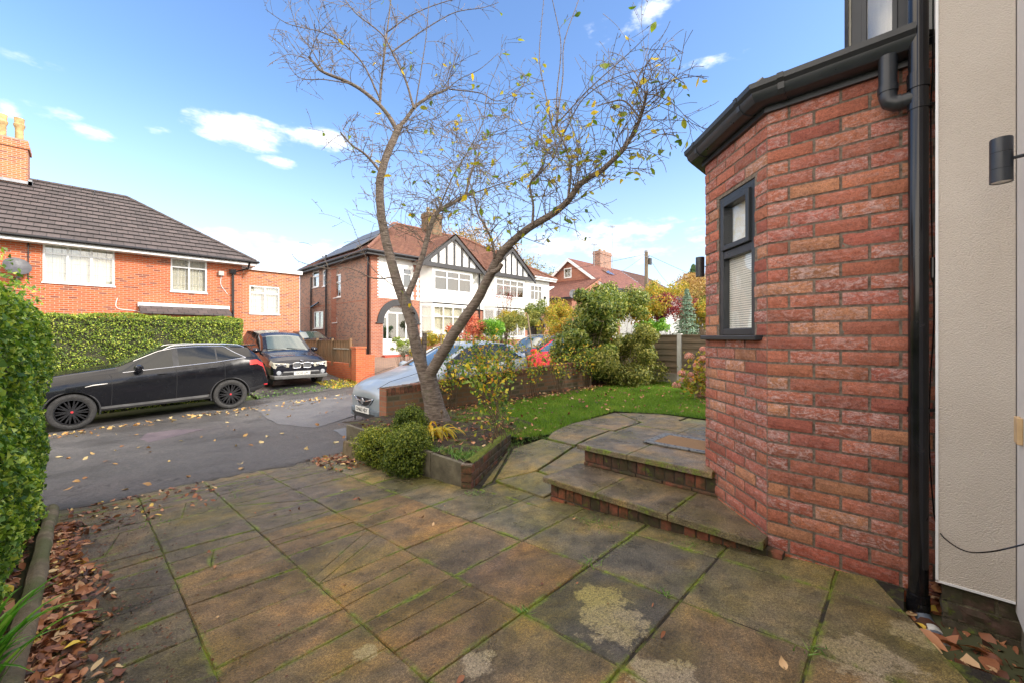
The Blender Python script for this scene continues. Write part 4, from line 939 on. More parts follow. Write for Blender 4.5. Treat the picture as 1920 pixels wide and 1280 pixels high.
b = MB(); b.fbox((XS, 0, 0), UY, NX, YF+.003, YF+.548, -.6, ZE+.2, -.3, .004); b.box(XS-.008, YF+.55, 3.13, XS+.1, 30.0, 3.19); b.fbox((XS, 0, 0), UY, NX, 24.2, 24.9, -.6, ZE+.15, -.1, .012); b.build('brick_quoin', MT['brick_front'], H2)
for i, s in enumerate(sw): win(H2, (XS, 0, 0), UY, NX, *s, mull=((.45,) if i == 3 else ()), trans=(.66 if i in (0, 1, 2) else None), glass='pane', curtain=('net' if i == 0 else None), fw=.07)
b = MB()
for px, y0_, y1_ in ((583, 520, 640), (611, 478, 640), (690, 480, 663)):
    b = MB(); a = onX(px, y0_, XS-.08); c = onX(px, y1_, XS-.08); b.tube([(XS-.08, a.y, a.z), (XS-.08, a.y, -.3)], .05, 8); b.build('downpipe', MT['black_pvc'], H2, smooth=True)
b = MB(); a = onX(583, 577, XS-.1); c = onX(597, 568, XS-.1); b.tube([a, c], .05, 8); b.build('pipe_branch', MT['black_pvc'], H2, smooth=True)
# front wall: brick below, white render above
def fr(a, b_, c, d, Y=YF): return hp(a, b_, c, d, 'Y', Y)
arch_c = 11.80; arch_r = 1.22; dz0 = .25; spr = 2.0
XW = 13.05
b = MB(); N = 24
# front brick with the round arched porch opening
def arch_wall(b, xa, xb, z0, z1, cx, r, sp, Y):
    b.face([(xa, Y, z0), (cx-r, Y, z0), (cx-r, Y, z1), (xa, Y, z1)]); b.face([(cx+r, Y, z0), (xb, Y, z0), (xb, Y, z1), (cx+r, Y, z1)])
    for i in range(N):
        a0 = pi-pi*i/N; a1 = pi-pi*(i+1)/N
        p0 = (cx+r*cos(a0), sp+r*sin(a0)); p1 = (cx+r*cos(a1), sp+r*sin(a1))
        b.face([(p0[0], Y, p0[1]), (p1[0], Y, p1[1]), (p1[0], Y, z1), (p0[0], Y, z1)]); b.face([(p0[0], Y, p0[1]), (p0[0], Y+.25, p0[1]), (p1[0], Y+.25, p1[1]), (p1[0], Y, p1[1])])
    for x in (cx-r, cx+r): b.face([(x, Y, z0), (x, Y+.25, z0), (x, Y+.25, sp), (x, Y, sp)])
arch_wall(b, XS+.001, 13.1, -.5, 3.28, arch_c, arch_r-.28, spr, YF)
b.build('front_brick', MT['brick_front'], H2, recalc=False)
b = MB(); b.fbox((0, YF, 0), UX, NY, 17.0, 17.9, -.5, 2.9, -.2, .003); b.build('party_brick', MT['brick_front'], H2)
b = MB()
for i in range(N):
    a0 = pi-pi*i/N; a1 = pi-pi*(i+1)/N; q = lambda r, a, y: (arch_c+r*cos(a), y, spr+r*sin(a))
    r0, r1 = arch_r-.30, arch_r+.04; b.hexa([q(r0, a0, YF-.06), q(r1, a0, YF-.06), q(r1, a1, YF-.06), q(r0, a1, YF-.06), q(r0, a0, YF+.02), q(r1, a0, YF+.02), q(r1, a1, YF+.02), q(r0, a1, YF+.02)])
b.box(arch_c-arch_r-.12, YF-.08, spr-.06, arch_c-arch_r+.3, YF+.02, spr); b.box(arch_c+arch_r-.3, YF-.08, spr-.06, arch_c+arch_r+.12, YF+.02, spr); b.build('arch_band', MT['black_timber'], H2)
# porch doors
b = MB(); dr = arch_r-.30; Yd = YF+.2
pts = [(arch_c-dr, Yd, .3), (arch_c+dr, Yd, .3)]+[(arch_c+dr*cos(pi*i/N), Yd, spr+dr*sin(pi*i/N)) for i in range(N+1)]
b.extrude(pts, (0, .05, 0)); b.build('porch_screen', MT['upvc'], H2)
b = MB(); 
for xa, xb, za, zc_ in ((-.82, -.62, 1.15, 2.25), (-.52, -.02, 1.15, 2.5), (.08, .52, 1.15, 2.5), (.62, .82, 1.15, 2.25), (-.45, .45, 2.58, 2.78)): b.box(arch_c+xa, Yd-.012, za, arch_c+xb, Yd-.002, zc_)
b.build('door_glass', MT['pane_dark'], H2)
b = MB(); b.box(arch_c-.3, Yd-.03, 1.0, arch_c-.1, Yd-.003, 1.06); b.build('letter_plate', MT['black_pvc'], H2)
b = MB(); b.box(arch_c-1.0, YF-.35, .0, arch_c+1.0, YF+.2, .28); b.build('doorstep', plain('red_step', (.42, .07, .04), .7), H2)
# white upper front, window openings
fw1 = fr(752, 770, 500, 535)
b = MB(); wall_holes(b, (0, YF, 0), UX, NY, XS+.35, XP, 3.281, ZE+.15, [(12.05, 12.6, 3.9, 5.0)]); b.build('upper_wall', MT['white_render'], H2, recalc=False)
win(H2, (0, YF, 0), UX, NY, 12.05, 12.6, 3.9, 5.0, trans=.7, glass='pane_dark')
b = MB(); b.box(XS+.01, YF-.004, 3.281, XS+.348, YF+.2, ZE+.15)
for i in range(14): b.box(XS+.349, YF-.004, 3.3+i*.16, XS+.349+.08, YF+.1, 3.38+i*.16)
b.build('brick_quoin', MT['brick_front'], H2)
for x0 in (12.75, 14.0-.9):
    b = MB()
    for i in range(14): b.box(x0-(.06 if i % 2 else .0), YF-.004, 3.3+i*.14+.002, x0+.14+(.06 if i % 2 else 0), YF+.1, 3.44+i*.14)
    b.build('brick_edging', MT['brick_front'], H2)
def bay(H, xl, xr, mir=False, curtain='curtain'):
    y0 = YF-.62; c = .45; A = (xl, YF); B = (xl+c, y0); Cc = (xr-c, y0); D = (xr, YF)
    segs = [(A, B), (B, Cc), (Cc, D)]
    for (p, q), kind in zip(segs, ('side', 'front', 'side')):
        L = hypot(q[0]-p[0], q[1]-p[1]); u = ((q[0]-p[0])/L, (q[1]-p[1])/L, 0); n = (u[1], -u[0], 0); O = (p[0], p[1], 0)
        lo = (.06, L-.06, 1.25, 3.0); up = (.12, L-.12, 3.9, 5.05) if kind == 'front' else (.1, L-.1, 3.9, 5.05)
        hs = [lo, up] if kind == 'front' else [lo]
        b = MB(); wall_holes(b, O, u, n, 0, L, 1.1, ZE+.15, hs); b.build('bay_wall', MT['white_render'], H, recalc=False)
        b = MB(); b.fbox(O, u, n, 0, L, -.5, 1.1, -.1, .0); b.build('bay_base', MT['brick_front'], H)
        m = (.25, .5, .75) if kind == 'front' else ()
        win(H, O, u, n, *lo, mull=m, trans=.66, curtain=curtain, glass='pane')
        if kind == 'front': win(H, O, u, n, *up, mull=(.33, .66) if not mir else (.25, .5, .75), trans=.66, glass='pane_dark')
    b = MB(); b.prism([A, B, Cc, D], 3.12, 3.2); b.build('bay_ledge', MT['upvc'], H)
    # timbered gable
    gx0, gx1 = xl-.35, xr+.35; gy = y0-.12; gz = ZE-.10; ax = (gx0+gx1)/2; az = gz+1.72
    b = MB(); b.extrude([(gx0+.1, gy+.04, gz), (gx1-.1, gy+.04, gz), (ax, gy+.04, az-.05)], (0, .5, 0)); b.build('gable', MT['white_render'], H)
    b = MB(); b.box(gx0, gy-.05, gz-.22, gx1, gy+.12, gz+.02)
    for i in range(1, 8):
        x = gx0+(gx1-gx0)*i/8; hh = (az-gz)*(1-abs(x-ax)/((gx1-gx0)/2))-.1
        if hh > .2: b.box(x-.055, gy-.02, gz+.021, x+.055, gy+.035, gz+hh)
    for s in (-1, 1):
        ex_ = gx0-.12 if s < 0 else gx1+.12; e = Vector((ex_, gy-.1, gz-.14)); a = Vector((ax, gy-.1, az+.06)); dn = Vector((0, 0, -.24)); b.hexa([e, a, a+dn, e+dn, e+Vector((0, .1, 0)), a+Vector((0, .1, 0)), a+dn+Vector((0, .1, 0)), e+dn+Vector((0, .1, 0))])
    b.build('gable_timber', MT['black_timber'], H)
    back = 24.0
    roof_mesh('gable_roof', MT['tile_red'], H, [((gx0-.15, back, gz-.02), (gx0-.15, gy-.12, gz-.02), (ax, gy-.12, az+.14), (ax, back, az+.14)), ((gx1+.15, gy-.12, gz-.02), (gx1+.15, back, gz-.02), (ax, back, az+.14), (ax, gy-.12, az+.14))], course=.22, lift=.025, bh=.2)
bay(H2, 13.12, 16.95); bay(H3, 17.95, 21.75, True, None)
b = MB(); wall_holes(b, (0, YF, 0), UX, NY, XP+.002, XE, 3.0, ZE+.15, [(22.6, 23.9, 3.95, 5.05)]); b.face([(XE, YF, -.3), (XE, 30.1, -.3), (XE, 30.1, ZE), (XE, YF, ZE)]); b.build('upper_wall', MT['white_render'], H3, recalc=False)
win(H3, (0, YF, 0), UX, NY, 22.6, 23.9, 3.95, 5.05, mull=(.33, .66), trans=.62, glass='pane_dark')
b = MB(); arch_wall(b, 21.75, XE, -.3, 2.999, 23.2, .95, 1.75, YF); b.build('front_brick', MT['brick_front'], H3, recalc=False)
b = MB()
for i in range(N):
    a0 = pi-pi*i/N; a1 = pi-pi*(i+1)/N; q = lambda r, a, y: (23.2+r*cos(a), y, 1.75+r*sin(a))
    b.hexa([q(.94, a0, YF-.05), q(1.1, a0, YF-.05), q(1.1, a1, YF-.05), q(.94, a1, YF-.05), q(.94, a0, YF+.02), q(1.1, a0, YF+.02), q(1.1, a1, YF+.02), q(.94, a1, YF+.02)])
b.build('arch_band', MT['black_timber'], H3)
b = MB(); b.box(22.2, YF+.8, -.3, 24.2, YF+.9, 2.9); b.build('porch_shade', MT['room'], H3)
b = MB(); b.tube([(XP+.1, YF-.08, ZE), (XP+.1, YF-.08, 3.0), (XP+.1, YF-.08, 0)], .045, 8); b.build('downpipe', MT['black_pvc'], H3)
b = MB(); b.box(XE-.65, YF-.12, 4.1, XE-.5, YF-.003, 4.3); b.box(XE-.5, YF-.1, 3.3, XE-.4, YF-.003, 3.4); b.build('outside_light', MT['black_pvc'], H3)
e = .4; kx, ky = 4.6, 5.45; zr2 = 8.85; zb2 = ZE+.12; xl, xr_, yf, yb = XS-e, XE+e, YF-e, 30.1+e; rx0, rx1, ry = xl+kx, xr_-kx, yf+ky
qs = [((xl, yf, zb2), (XP, yf, zb2), (XP, ry, zr2), (rx0, ry, zr2)), ((xl, yb, zb2), (xl, yf, zb2), (rx0, ry, zr2), (rx0, ry, zr2)), ((XP, yb, zb2), (xl, yb, zb2), (rx0, ry, zr2), (XP, ry, zr2))]
roof_mesh('roof', MT['tile_red'], H2, qs, course=.22, lift=.028, bh=.2)
qs = [((XP, yf, zb2), (xr_, yf, zb2), (rx1, ry, zr2), (XP, ry, zr2)), ((xr_, yf, zb2), (xr_, yb, zb2), (rx1, ry, zr2), (rx1, ry, zr2)), ((xr_, yb, zb2), (XP, yb, zb2), (XP, ry, zr2), (rx1, ry, zr2))]
roof_mesh('roof', MT['tile_red'], H3, qs, course=.22, lift=.028, bh=.2)
b = MB(); ridge(b, [(xl, yf, zb2+.05), (rx0, ry, zr2+.05), (XP, ry, zr2+.05)], .09); b.build('ridge_tile', MT['tile_red'], H2, smooth=True)
b = MB(); ridge(b, [(xr_, yf, zb2+.05), (rx1, ry, zr2+.05), (XP, ry, zr2+.05)], .09); b.build('ridge_tile', MT['tile_red'], H3, smooth=True)
b = MB(); b.box(xl+.02, yf+.05, zb2-.2, xl+.06, yb, zb2-.03); b.box(xl, yf+.02, zb2-.2, XP, yf+.05, zb2-.03); b.tube([(xl-.05, yf-.05, zb2-.02), (xl-.05, yb, zb2-.02)], .07, 8); b.tube([(xl-.05, yf-.05, zb2-.02), (13.0, yf-.05, zb2-.02)], .065, 8); b.box(xl+.061, yf+.1, zb2-.19, XS+.1, yb, zb2-.17); b.build('gutter', MT['black_timber'], H2)
b = MB(); b.box(21.8, yf+.02, zb2-.2, xr_, yf+.05, zb2-.03); b.tube([(21.8, yf-.03, zb2-.02), (xr_, yf-.03, zb2-.02)], .06, 8); b.build('gutter', MT['upvc'], H3)
# solar panels on the side slope
sl = Vector((rx0-xl, 0, zr2-zb2)); nrm = Vector((-(zr2-zb2), 0, kx)).normalized(); pm_ = NM('solar_panel', (.06, .065, .075), .45)
for i in range(5):
    for j in range(2):
        y = 21.6+i*1.12+(.0 if j == 0 else .8); s0, s1 = .08+.34*j, .08+.34*j+.31
        if j == 1 and i > 3: continue
        a = Vector((xl, y, zb2))+sl*s0+nrm*.12; c = Vector((xl, y, zb2))+sl*s1+nrm*.12; d = Vector((0, 1.05, 0)); b = MB(); b.hexa([a, a+d, c+d, c, a+nrm*.04, a+d+nrm*.04, c+d+nrm*.04, c+nrm*.04]); b.build('solar_panel', pm_.m, H2)
chim(H2, 16.85, 18.05, ry-.45, ry+.4, 7.9, 10.1, MT['brick_garden'], [(17.15, ry, .45, .14), (17.7, ry, .45, .14)])

# house 4: orange tiled cottage further up the road
X4, Y4, Z4 = 32.6, 20.0, 5.95; YB4 = 27.4; yr4 = 23.7; zr4 = 8.85; XR = 52
H4 = thing('house', 'brown tiled brick house with a white edged gable beyond the white pair', 'house', (X4, Y4, .6))
gw = hp(1058, 1072, 503, 522, 'X', X4)
b = MB(); 
b.extrude([(X4, Y4, .0), (X4, YB4, .0), (X4, YB4, Z4), (X4, yr4, zr4-.1), (X4, Y4, Z4)], (.3, 0, 0)); b.box(X4+.301, Y4+.002, 0, X4+3, Y4+.3, Z4); b.build('gable_wall', MT['brick_front'], H4)
b = MB(); b.box(X4-.05, gw[0], gw[2], X4-.004, gw[1], gw[3]); b.build('window', MT['upvc'], H4); b = MB(); b.box(X4-.06, gw[0]+.1, gw[2]+.1, X4-.051, gw[1]-.1, gw[3]-.1); b.build('window_glass', MT['pane_dark'], H4)
b = MB(); wall_holes(b, (0, Y4, 0), UX, NY, X4+.31, XR-2, 0, Z4, [(35, 37.5, 4.2, 5.5), (40, 43, 4.2, 5.5), (45, 48, 4.2, 5.5), (35, 38, 1.5, 3.2)]); b.build('front_wall', MT['white_render'], H4, recalc=False)
for a, c in ((35, 37.5), (40, 43), (45, 48)): win(H4, (0, Y4, 0), UX, NY, a, c, 4.2, 5.5, mull=(.33, .66), glass='pane_dark')
roof_mesh('roof', MT['tile_brown'], H4, [((X4-.35, Y4-.5, Z4-.15), (42, Y4-.5, Z4-.15), (42, yr4, zr4), (X4-.35, yr4, zr4)), ((42, YB4+.5, Z4-.15), (X4-.35, YB4+.5, Z4-.15), (X4-.35, yr4, zr4), (42, yr4, zr4))], course=.25, lift=.02, bh=.22)
roof_mesh('roof', MT['tile_brown_dark'], H4, [((42, Y4-.5, Z4-.15), (XR, Y4-.5, Z4-.15), (XR-4.2, yr4, zr4), (42, yr4, zr4)), ((XR, Y4-.5, Z4-.15), (XR, YB4+.5, Z4-.15), (XR-4.2, yr4, zr4), (XR-4.2, yr4, zr4))], course=.3, lift=.05, bh=.22)
b = MB(); 
for ye in (Y4-.5, YB4+.5):
    a = Vector((X4-.4, ye, Z4-.2)); c = Vector((X4-.4, yr4, zr4-.02)); dn = Vector((0, 0, -.3)); b.hexa([a, c, c+dn, a+dn, a+Vector((.12, 0, 0)), c+Vector((.12, 0, 0)), c+dn+Vector((.12, 0, 0)), a+dn+Vector((.12, 0, 0))])
b.build('bargeboard', MT['upvc'], H4)
b = MB(); b.box(X4-.35, Y4-.56, Z4-.33, XR, Y4-.51, Z4-.16); b.build('gutter', MT['black_pvc'], H4)
chim(H4, 37.4, 39.6, 23.3, 24.2, 8.2, 10.3, MT['brick_gable'], [(38, 23.75, .3, .14), (38.9, 23.75, .3, .14)])
roof_mesh('skylight', MT['pane_dark'], H4, [((36.4, 21.75, 7.58), (37.7, 21.75, 7.58), (37.7, 22.6, 8.18), (36.4, 22.6, 8.18))], course=3)
# lean-to side wing
b = MB(); b.box(X4-4.0, Y4+.6, 0, X4-.001, YB4+1.4, 4.55); b.build('wing_wall', MT['brick_front'], H4)
roof_mesh('wing_roof', MT['tile_brown'], H4, [((X4-4.4, YB4+1.8, 4.6), (X4-4.4, Y4+.2, 4.6), (X4+.002, Y4+.2, 6.7), (X4+.002, YB4+1.8, 6.7))], course=.25, lift=.02, bh=.22)
b = MB(); b.extrude([(X4-4.35, Y4+.25, 4.55), (X4, Y4+.25, 4.55), (X4, Y4+.25, 6.6)], (0, .1, 0)); b.build('wing_cheek', MT['brick_front'], H4)
b = MB(); b.box(X4-4.5, Y4+.2, 4.42, X4-4.4, YB4+1.8, 4.6); b.build('wing_gutter', MT['black_pvc'], H4)
t_ = .45; a = Vector((X4-4.4, 25.2, 4.6)).lerp(Vector((X4, 25.2, 6.7)), .35)+Vector((-.03, 0, .1)); c = Vector((X4-4.4, 25.2, 4.6)).lerp(Vector((X4, 25.2, 6.7)), .6)+Vector((-.03, 0, .1)); b = MB(); d = Vector((0, -1.0, 0)); b.hexa([a, c, c+d, a+d]+[q+Vector((-.04, 0, .08)) for q in (a, c, c+d, a+d)]); b.build('skylight', MT['upvc'], H4)
for px, yt, hh, X in ((1148, 424, 0, 38.6), (1114, 457, 0, 36.0)):
    p = onX(px, yt, X); q = 9.0
    t = thing('tv_aerial', 'taller thin television aerial beside the brick chimney' if px > 1140 else 'shorter thin television aerial on the brown tiled roof', 'aerial', (p.x, p.y, 8.6), group='television aerials')
    b = MB(); b.tube([(p.x, p.y, 8.3), (p.x, p.y, p.z)], .035, 6); b.build('mast', MT['lead'], t)
    b = MB(); b.tube([(p.x-.5, p.y, p.z-.1), (p.x+.5, p.y, p.z-.05)], .02, 5)
    for k in range(5): b.tube([(p.x-.45+k*.2, p.y-.3, p.z-.1), (p.x-.45+k*.2, p.y+.3, p.z-.1)], .012, 4)
    b.build('dipoles', MT['lead'], t)
p = onX(1074, 551, X4-4.6); t = thing('satellite_dish', 'small satellite dish at the eaves of the brown tiled side wing', 'satellite dish', tuple(p)); b = MB(); b.lathe(p, [(.001, .06), (.2, .04), (.34, -.02), (.33, -.03), (.001, .05)], 18, 'x'); b.build('dish', MT['lead'], t, smooth=True); b = MB(); b.tube([p, p+Vector((.3, 0, -.3))], .03, 6); b.build('dish_arm', MT['lead'], t)
# far roofs
def far_house(label, x0, x1, y0, y1, ze, zr_, roof='tile_red', wallm='white_render'):
    H = thing('house', label, 'house', (x0, y0, 0)); b = MB(); b.box(x0, y0, 0, x1, y1, ze); b.build('wall', MT[wallm], H)
    ym = (y0+y1)/2; k = (y1-y0)/2*.9
    roof_mesh('roof', MT[roof], H, [((x0-.4, y0-.4, ze), (x1+.4, y0-.4, ze), (x1-k, ym, zr_), (x0+k, ym, zr_)), ((x0-.4, y1+.4, ze), (x0-.4, y0-.4, ze), (x0+k, ym, zr_), (x0+k, ym, zr_)), ((x1+.4, y0-.4, ze), (x1+.4, y1+.4, ze), (x1-k, ym, zr_), (x1-k, ym, zr_)), ((x1+.4, y1+.4, ze), (x0-.4, y1+.4, ze), (x0+k, ym, zr_), (x1-k, ym, zr_))], course=.4, lift=.03)
    b = MB()
    for i in range(3):
        x = x0+(x1-x0)*(.15+.28*i); b.box(x, y0-.04, ze-1.6, x+1.6, y0-.003, ze-.4)
    b.build('window', MT['pane_dark'], H)
    b = MB(); b.box(x0-.04, y0+1, ze-1.6, x0-.003, y0+3, ze-.4); b.build('side_window', MT['upvc'], H)
far_house('distant orange roofed house seen past the dark conifer', 62, 76, 17, 25, 7.0, 9.6, 'tile_red')
far_house('distant brown roofed house low behind the red maple', 56, 68, 29, 37, 7.5, 10.2, 'tile_brown')
far_house('distant red roofed house half hidden by the edge of the brick bay', 46, 56, 8.5, 15.5, 4.6, 6.9, 'tile_red')
far_house('distant house mostly hidden behind the grey roofed house', -40, -22, 24, 33, 5, 8, 'tile_grey', 'brick_front')

# ---------------- cars ----------------
def paint(name, c, metal=.0, rough=.2, coat=.45):
    m = NM(name, c, rough, metal); m.b.inputs['Coat Weight'].default_value = coat; m.b.inputs['Specular IOR Level'].default_value = .25; m.b.inputs['Coat Roughness'].default_value = .04
    w = m.coord('Object'); f = m.noise(w, 3, 5, .6); m.base(m.mix(m.mr(f, .45, .8, 0, .3), c, tuple(min(1, x*.85+.008) for x in c))); m.rough(m.mr(m.noise(w, 9, 4), .35, .7, rough*.8, rough*1.5)); return m.m
MT['p_black'] = paint('car_paint_black', (.006, .0065, .009)); MT['p_navy'] = paint('car_paint_black_blue', (.008, .009, .016)); MT['p_silver'] = paint('car_paint_silver_blue', (.33, .38, .42), .4, .35)
MT['p_red'] = paint('car_paint_red', (.75, .006, .008), 0, .45, .15); MT['p_dark'] = paint('car_paint_dark', (.03, .033, .038), .3)
gl = NM('car_glass', (.010, .012, .013), .03); gl.b.inputs['Specular IOR Level'].default_value = .55; MT['cglass'] = gl.m
gl = NM('car_windscreen', (.05, .075, .07), .03); gl.b.inputs['Specular IOR Level'].default_value = 1.0; gl.b.inputs['Coat Weight'].default_value = 1; MT['wscreen'] = gl.m
MT['tyre'] = plain('tyre_rubber', (.035, .034, .033), .8, nscale=9, namt=.3); MT['rim_black'] = plain('rim_black', (.016, .016, .018), .3); MT['rim_alloy'] = plain('rim_alloy', (.45, .45, .46), .35, metal=.8)
MT['ctrim'] = plain('car_trim', (.022, .022, .024), .6); MT['csill'] = plain('car_sill_grey', (.13, .13, .13), .5); MT['chrome'] = plain('chrome', (.75, .76, .78), .15, metal=1, namt=.03)
MT['hlight'] = NM('headlight_lens', (.44, .42, .35), .12).m; MT['hl_clear'] = NM('headlight_clear', (.36, .38, .41), .08).m; MT['tail'] = NM('tail_lens', (.55, .02, .015), .15).m; MT['plate'] = NM('plate_white', (.78, .78, .74), .5).m; MT['ink'] = NM('plate_ink', (.01, .01, .01), .6).m
MT['redcap'] = NM('red_cap', (.55, .04, .05), .4).m
def wheel(root, x, y, r, w, side, rim, cap=None, spokes=10):
    a = bpy.data.objects.new('wheel', None); COL.objects.link(a); a.parent = root; a.location = (x, y, r); ORG[a.name] = Vector((0, 0, 0)); a.empty_display_size = .1
    s = side; b = MB(); h = w/2; ri = r*.70
    b.lathe((0, 0, 0), [(ri, -h*.8), (ri+.03, -h), (r*.93, -h), (r*.985, -h*.82), (r, -h*.5), (r, h*.5), (r*.985, h*.82), (r*.93, h), (ri+.03, h), (ri, h*.8), (ri-.01, 0)], 40, 'y'); b.build('tyre', MT['tyre'], a, smooth=True, angle=60)
    b = MB(); yo = s*h
    b.lathe((0, 0, 0), [(ri+.002, yo*.80), (ri+.004, yo*.96), (ri-.012, yo*.97), (ri-.022, yo*.7), (ri-.03, -yo*.3), (ri-.06, -yo*.3), (ri-.05, yo*.66)], 40, 'y')
    for k in range(spokes):
        for dlt in (-.10, .10):
            t = 2*pi*k/spokes; t0 = t+dlt*.35; t1 = t+dlt*1.3; p = []
            for rr, tt, ww in ((r*.13, t0, .016), (ri-.02, t1, .012)):
                for q in (-ww, ww):
                    for yy in (yo*.88 if rr < r*.3 else yo*.92, yo*.5): p.append((rr*cos(tt)-q*sin(tt), yy, rr*sin(tt)+q*cos(tt)))
            b.hexa([p[0], p[2], p[3], p[1], p[4], p[6], p[7], p[5]])
    b.lathe((0, 0, 0), [(.001, yo*.9), (r*.17, yo*.88), (r*.19, yo*.5), (.001, yo*.5)] if s > 0 else [(.001, yo*.5), (r*.19, yo*.5), (r*.17, yo*.88), (.001, yo*.9)], 20, 'y')
    b.build('rim', MT[rim], a, smooth=True, angle=30)
    b = MB(); b.lathe((0, 0, 0), sorted([(.001, yo*.2), (ri-.03, yo*.2), (ri-.03, yo*.05), (.001, yo*.05)], key=lambda q: 0), 28, 'y'); b.build('brake_disc', MT['ctrim'], a)
    if cap: b = MB(); b.lathe((0, 0, 0), [(.001, yo*.93), (r*.062, yo*.925), (r*.062, yo*.88), (.001, yo*.88)], 16, 'y'); b.build('hub_cap', MT[cap], a)
    return a
def car(label, loc, rotz, spec, mat, pitch=0, group=None):
    L = spec['L']; I = lambda k, x: float(np.interp(x, *zip(*spec[k])))
    root = thing('parked_car', label, 'car', loc, rotz, group, world=False); root.rotation_euler = (0, -pitch, rotz)
    ws0, ws1, rw0, rw1 = spec['screen']; wr = spec['r']; wx = spec['wheels']; R = wr+.045
    xs = sorted(set([round(v, 3) for v in list(np.linspace(0, L, int(L/.045)))+[.015, .03, .06, .09, .13, L-.02, L-.05, L-.09, ws0, ws1, rw0, rw1]+[p for q in spec['pillars'] for p in q]]))
    NLo, NU, NT = 15, 6, 6; f = lambda t: float(np.interp(t, [0, .06, .16, .4, .62, .8, .93, 1], [.86, .94, .965, .985, 1.0, .995, .965, .935]))
    rings = []; info = []
    def sect(x):
        hw, zb, zl, zt, rw = I('hw', x), I('bot', x), I('belt', x), I('top', x), I('rw', x); cr = min(.06, (zt-zl)*.5+.01); zl = min(zl, zt-.02); pts = []
        for j in range(NLo+1): t = j/NLo; pts.append((hw*f(t), zb+(zl-zb)*t))
        for j in range(1, NU+1): t = j/NU; pts.append((hw*.935+(rw-hw*.935)*(t**1.15), zl+(zt-cr-zl)*t))
        for j in range(1, NT+1): t = j/NT; pts.append((rw*(1-t), zt-cr+cr*(1-(1-t)**2.2)))
        return pts
    V = []; K = None
    for x in xs:
        p = sect(x); ring = [(x, y, z) for y, z in p]+[(x, -y, z) for y, z in p[:-1][::-1]]; K = len(ring); V += ring
    NP = NLo+NU+NT
    F = {}; inside = {}; keepv = set(); delv = set()
    def cls(x, k):
        kk = k if k < NP else K-2-k          # mirrored index
        if kk < NLo:
            t = (kk+.5)/NLo
            if t < .15: return 'sill' if wx[0]+R < x < wx[1]-R or spec.get('clad') else 'trim'
            for nm, x0, x1, t0, t1 in spec['side_marks']:
                if x0 < x < x1 and t0 < t < t1: return nm
            return 'body'
        if kk < NLo+NU:
            t = (kk-NLo+.5)/NU; h = I('top', x)-I('belt', x)
            if h > .19 and spec['side'][0] < x < spec['side'][1]-.30*t and .05 < t < .93:
                for p0, p1 in spec['pillars']:
                    if p0 < x < p1: return 'pillar'
                return 'side_window'
            return 'body'
        t = (kk-NLo-NU+.5)/NT
        if ws0 < x < ws1: return 'windscreen' if t > .1 else 'body'
        if rw0 < x < rw1: return 'rear_window' if t > .1 else 'body'
        return 'body'
    for i in range(len(xs)-1):
        xm = (xs[i]+xs[i+1])/2
        for k in range(K-1):
            q = [i*K+k, (i+1)*K+k, (i+1)*K+k+1, i*K+k+1]; kk = k if k < NP else K-2-k
            if kk < NLo:
                zc_ = sum(V[a][2] for a in q)/4
                if any(hypot(xm-w, zc_-wr) < R for w in wx): delv.update(q); continue
            F.setdefault(cls(xm, k), []).append(q); keepv.update(q)
    V = [list(v) for v in V]
    for a in keepv:
        v = V[a]
        for w in wx:
            d = hypot(v[0]-w, v[2]-wr)
            if (d < R or (a in delv and d < R+.05)) and abs(v[1]) > .5*spec['hwmax'] and d > .01: v[0] = w+(v[0]-w)*R/d; v[2] = max(wr+(v[2]-wr)*R/d, .12)
    F.setdefault('body', []); caps = [list(range(K)), list(range((len(xs)-1)*K, len(xs)*K))[::-1]]
    mats = {'body': mat, 'sill': MT[spec.get('sillmat', 'csill')], 'trim': MT['ctrim'], 'pillar': MT['ctrim'], 'side_window': MT['cglass'], 'windscreen': MT['wscreen'], 'rear_window': MT['cglass'], 'headlight': MT[spec.get('hl', 'hlight')], 'tail_light': MT['tail'], 'bumper': MT['ctrim']}
    for nm, fs in F.items():
        groups = {'': fs}
        if nm in ('headlight', 'tail_light', 'side_window', 'pillar', 'sill'):
            groups = {'a': [q for q in fs if V[q[0]][1] > 0], 'b': [q for q in fs if V[q[0]][1] <= 0]}
        for g in groups.values():
            if not g and nm != 'body': continue
            b = MB(); mp_ = {}
            for q in g+(caps if nm == 'body' else []):
                ids = []
                for a in q:
                    if a not in mp_: mp_[a] = b.vert(V[a])
                    ids.append(mp_[a])
                b.f.append(ids); b.mi.append(0)
            b.build(nm, mats[nm], root, smooth=True, uv=False, angle=38)
    hm = spec['hwmax']
    zk = I('bot', 1.5)+.02; b = MB(); b.box(.25, -hm+.30, zk, L-.3, hm-.30, I('belt', .3)-.14); b.box(wx[0]+R+.02, -hm+.1, zk+.011, wx[1]-R-.02, hm-.1, .7); b.build('underbody', MT['ctrim'], root)
    for w in wx:
        for s in (-1, 1):
            y = s*I('hw', w); b = MB(); b.tube([(w+(R+.004)*cos(a), y-s*.02, wr+(R+.004)*sin(a)) for a in np.linspace(-.25, pi+.25, 26)], .016, 6); b.build('wheel_arch', MT['ctrim'], root, smooth=True)
            wheel(root, w, s*(hm-.125), wr, .235, s, spec['rim'], spec.get('cap'), spec.get('spokes', 10))
    def side(x, t, o=.0, s=-1): # a point on the flank: t 0..1 sill to belt, 1..2 belt to roof
        p = sect(x); 
        k = t*NLo if t <= 1 else NLo+(t-1)*NU; a = int(min(k, len(p)-2)); fr_ = k-a; y = p[a][0]+(p[a+1][0]-p[a][0])*fr_; z = p[a][1]+(p[a+1][1]-p[a][1])*fr_
        return Vector((x, s*(y+o), z))
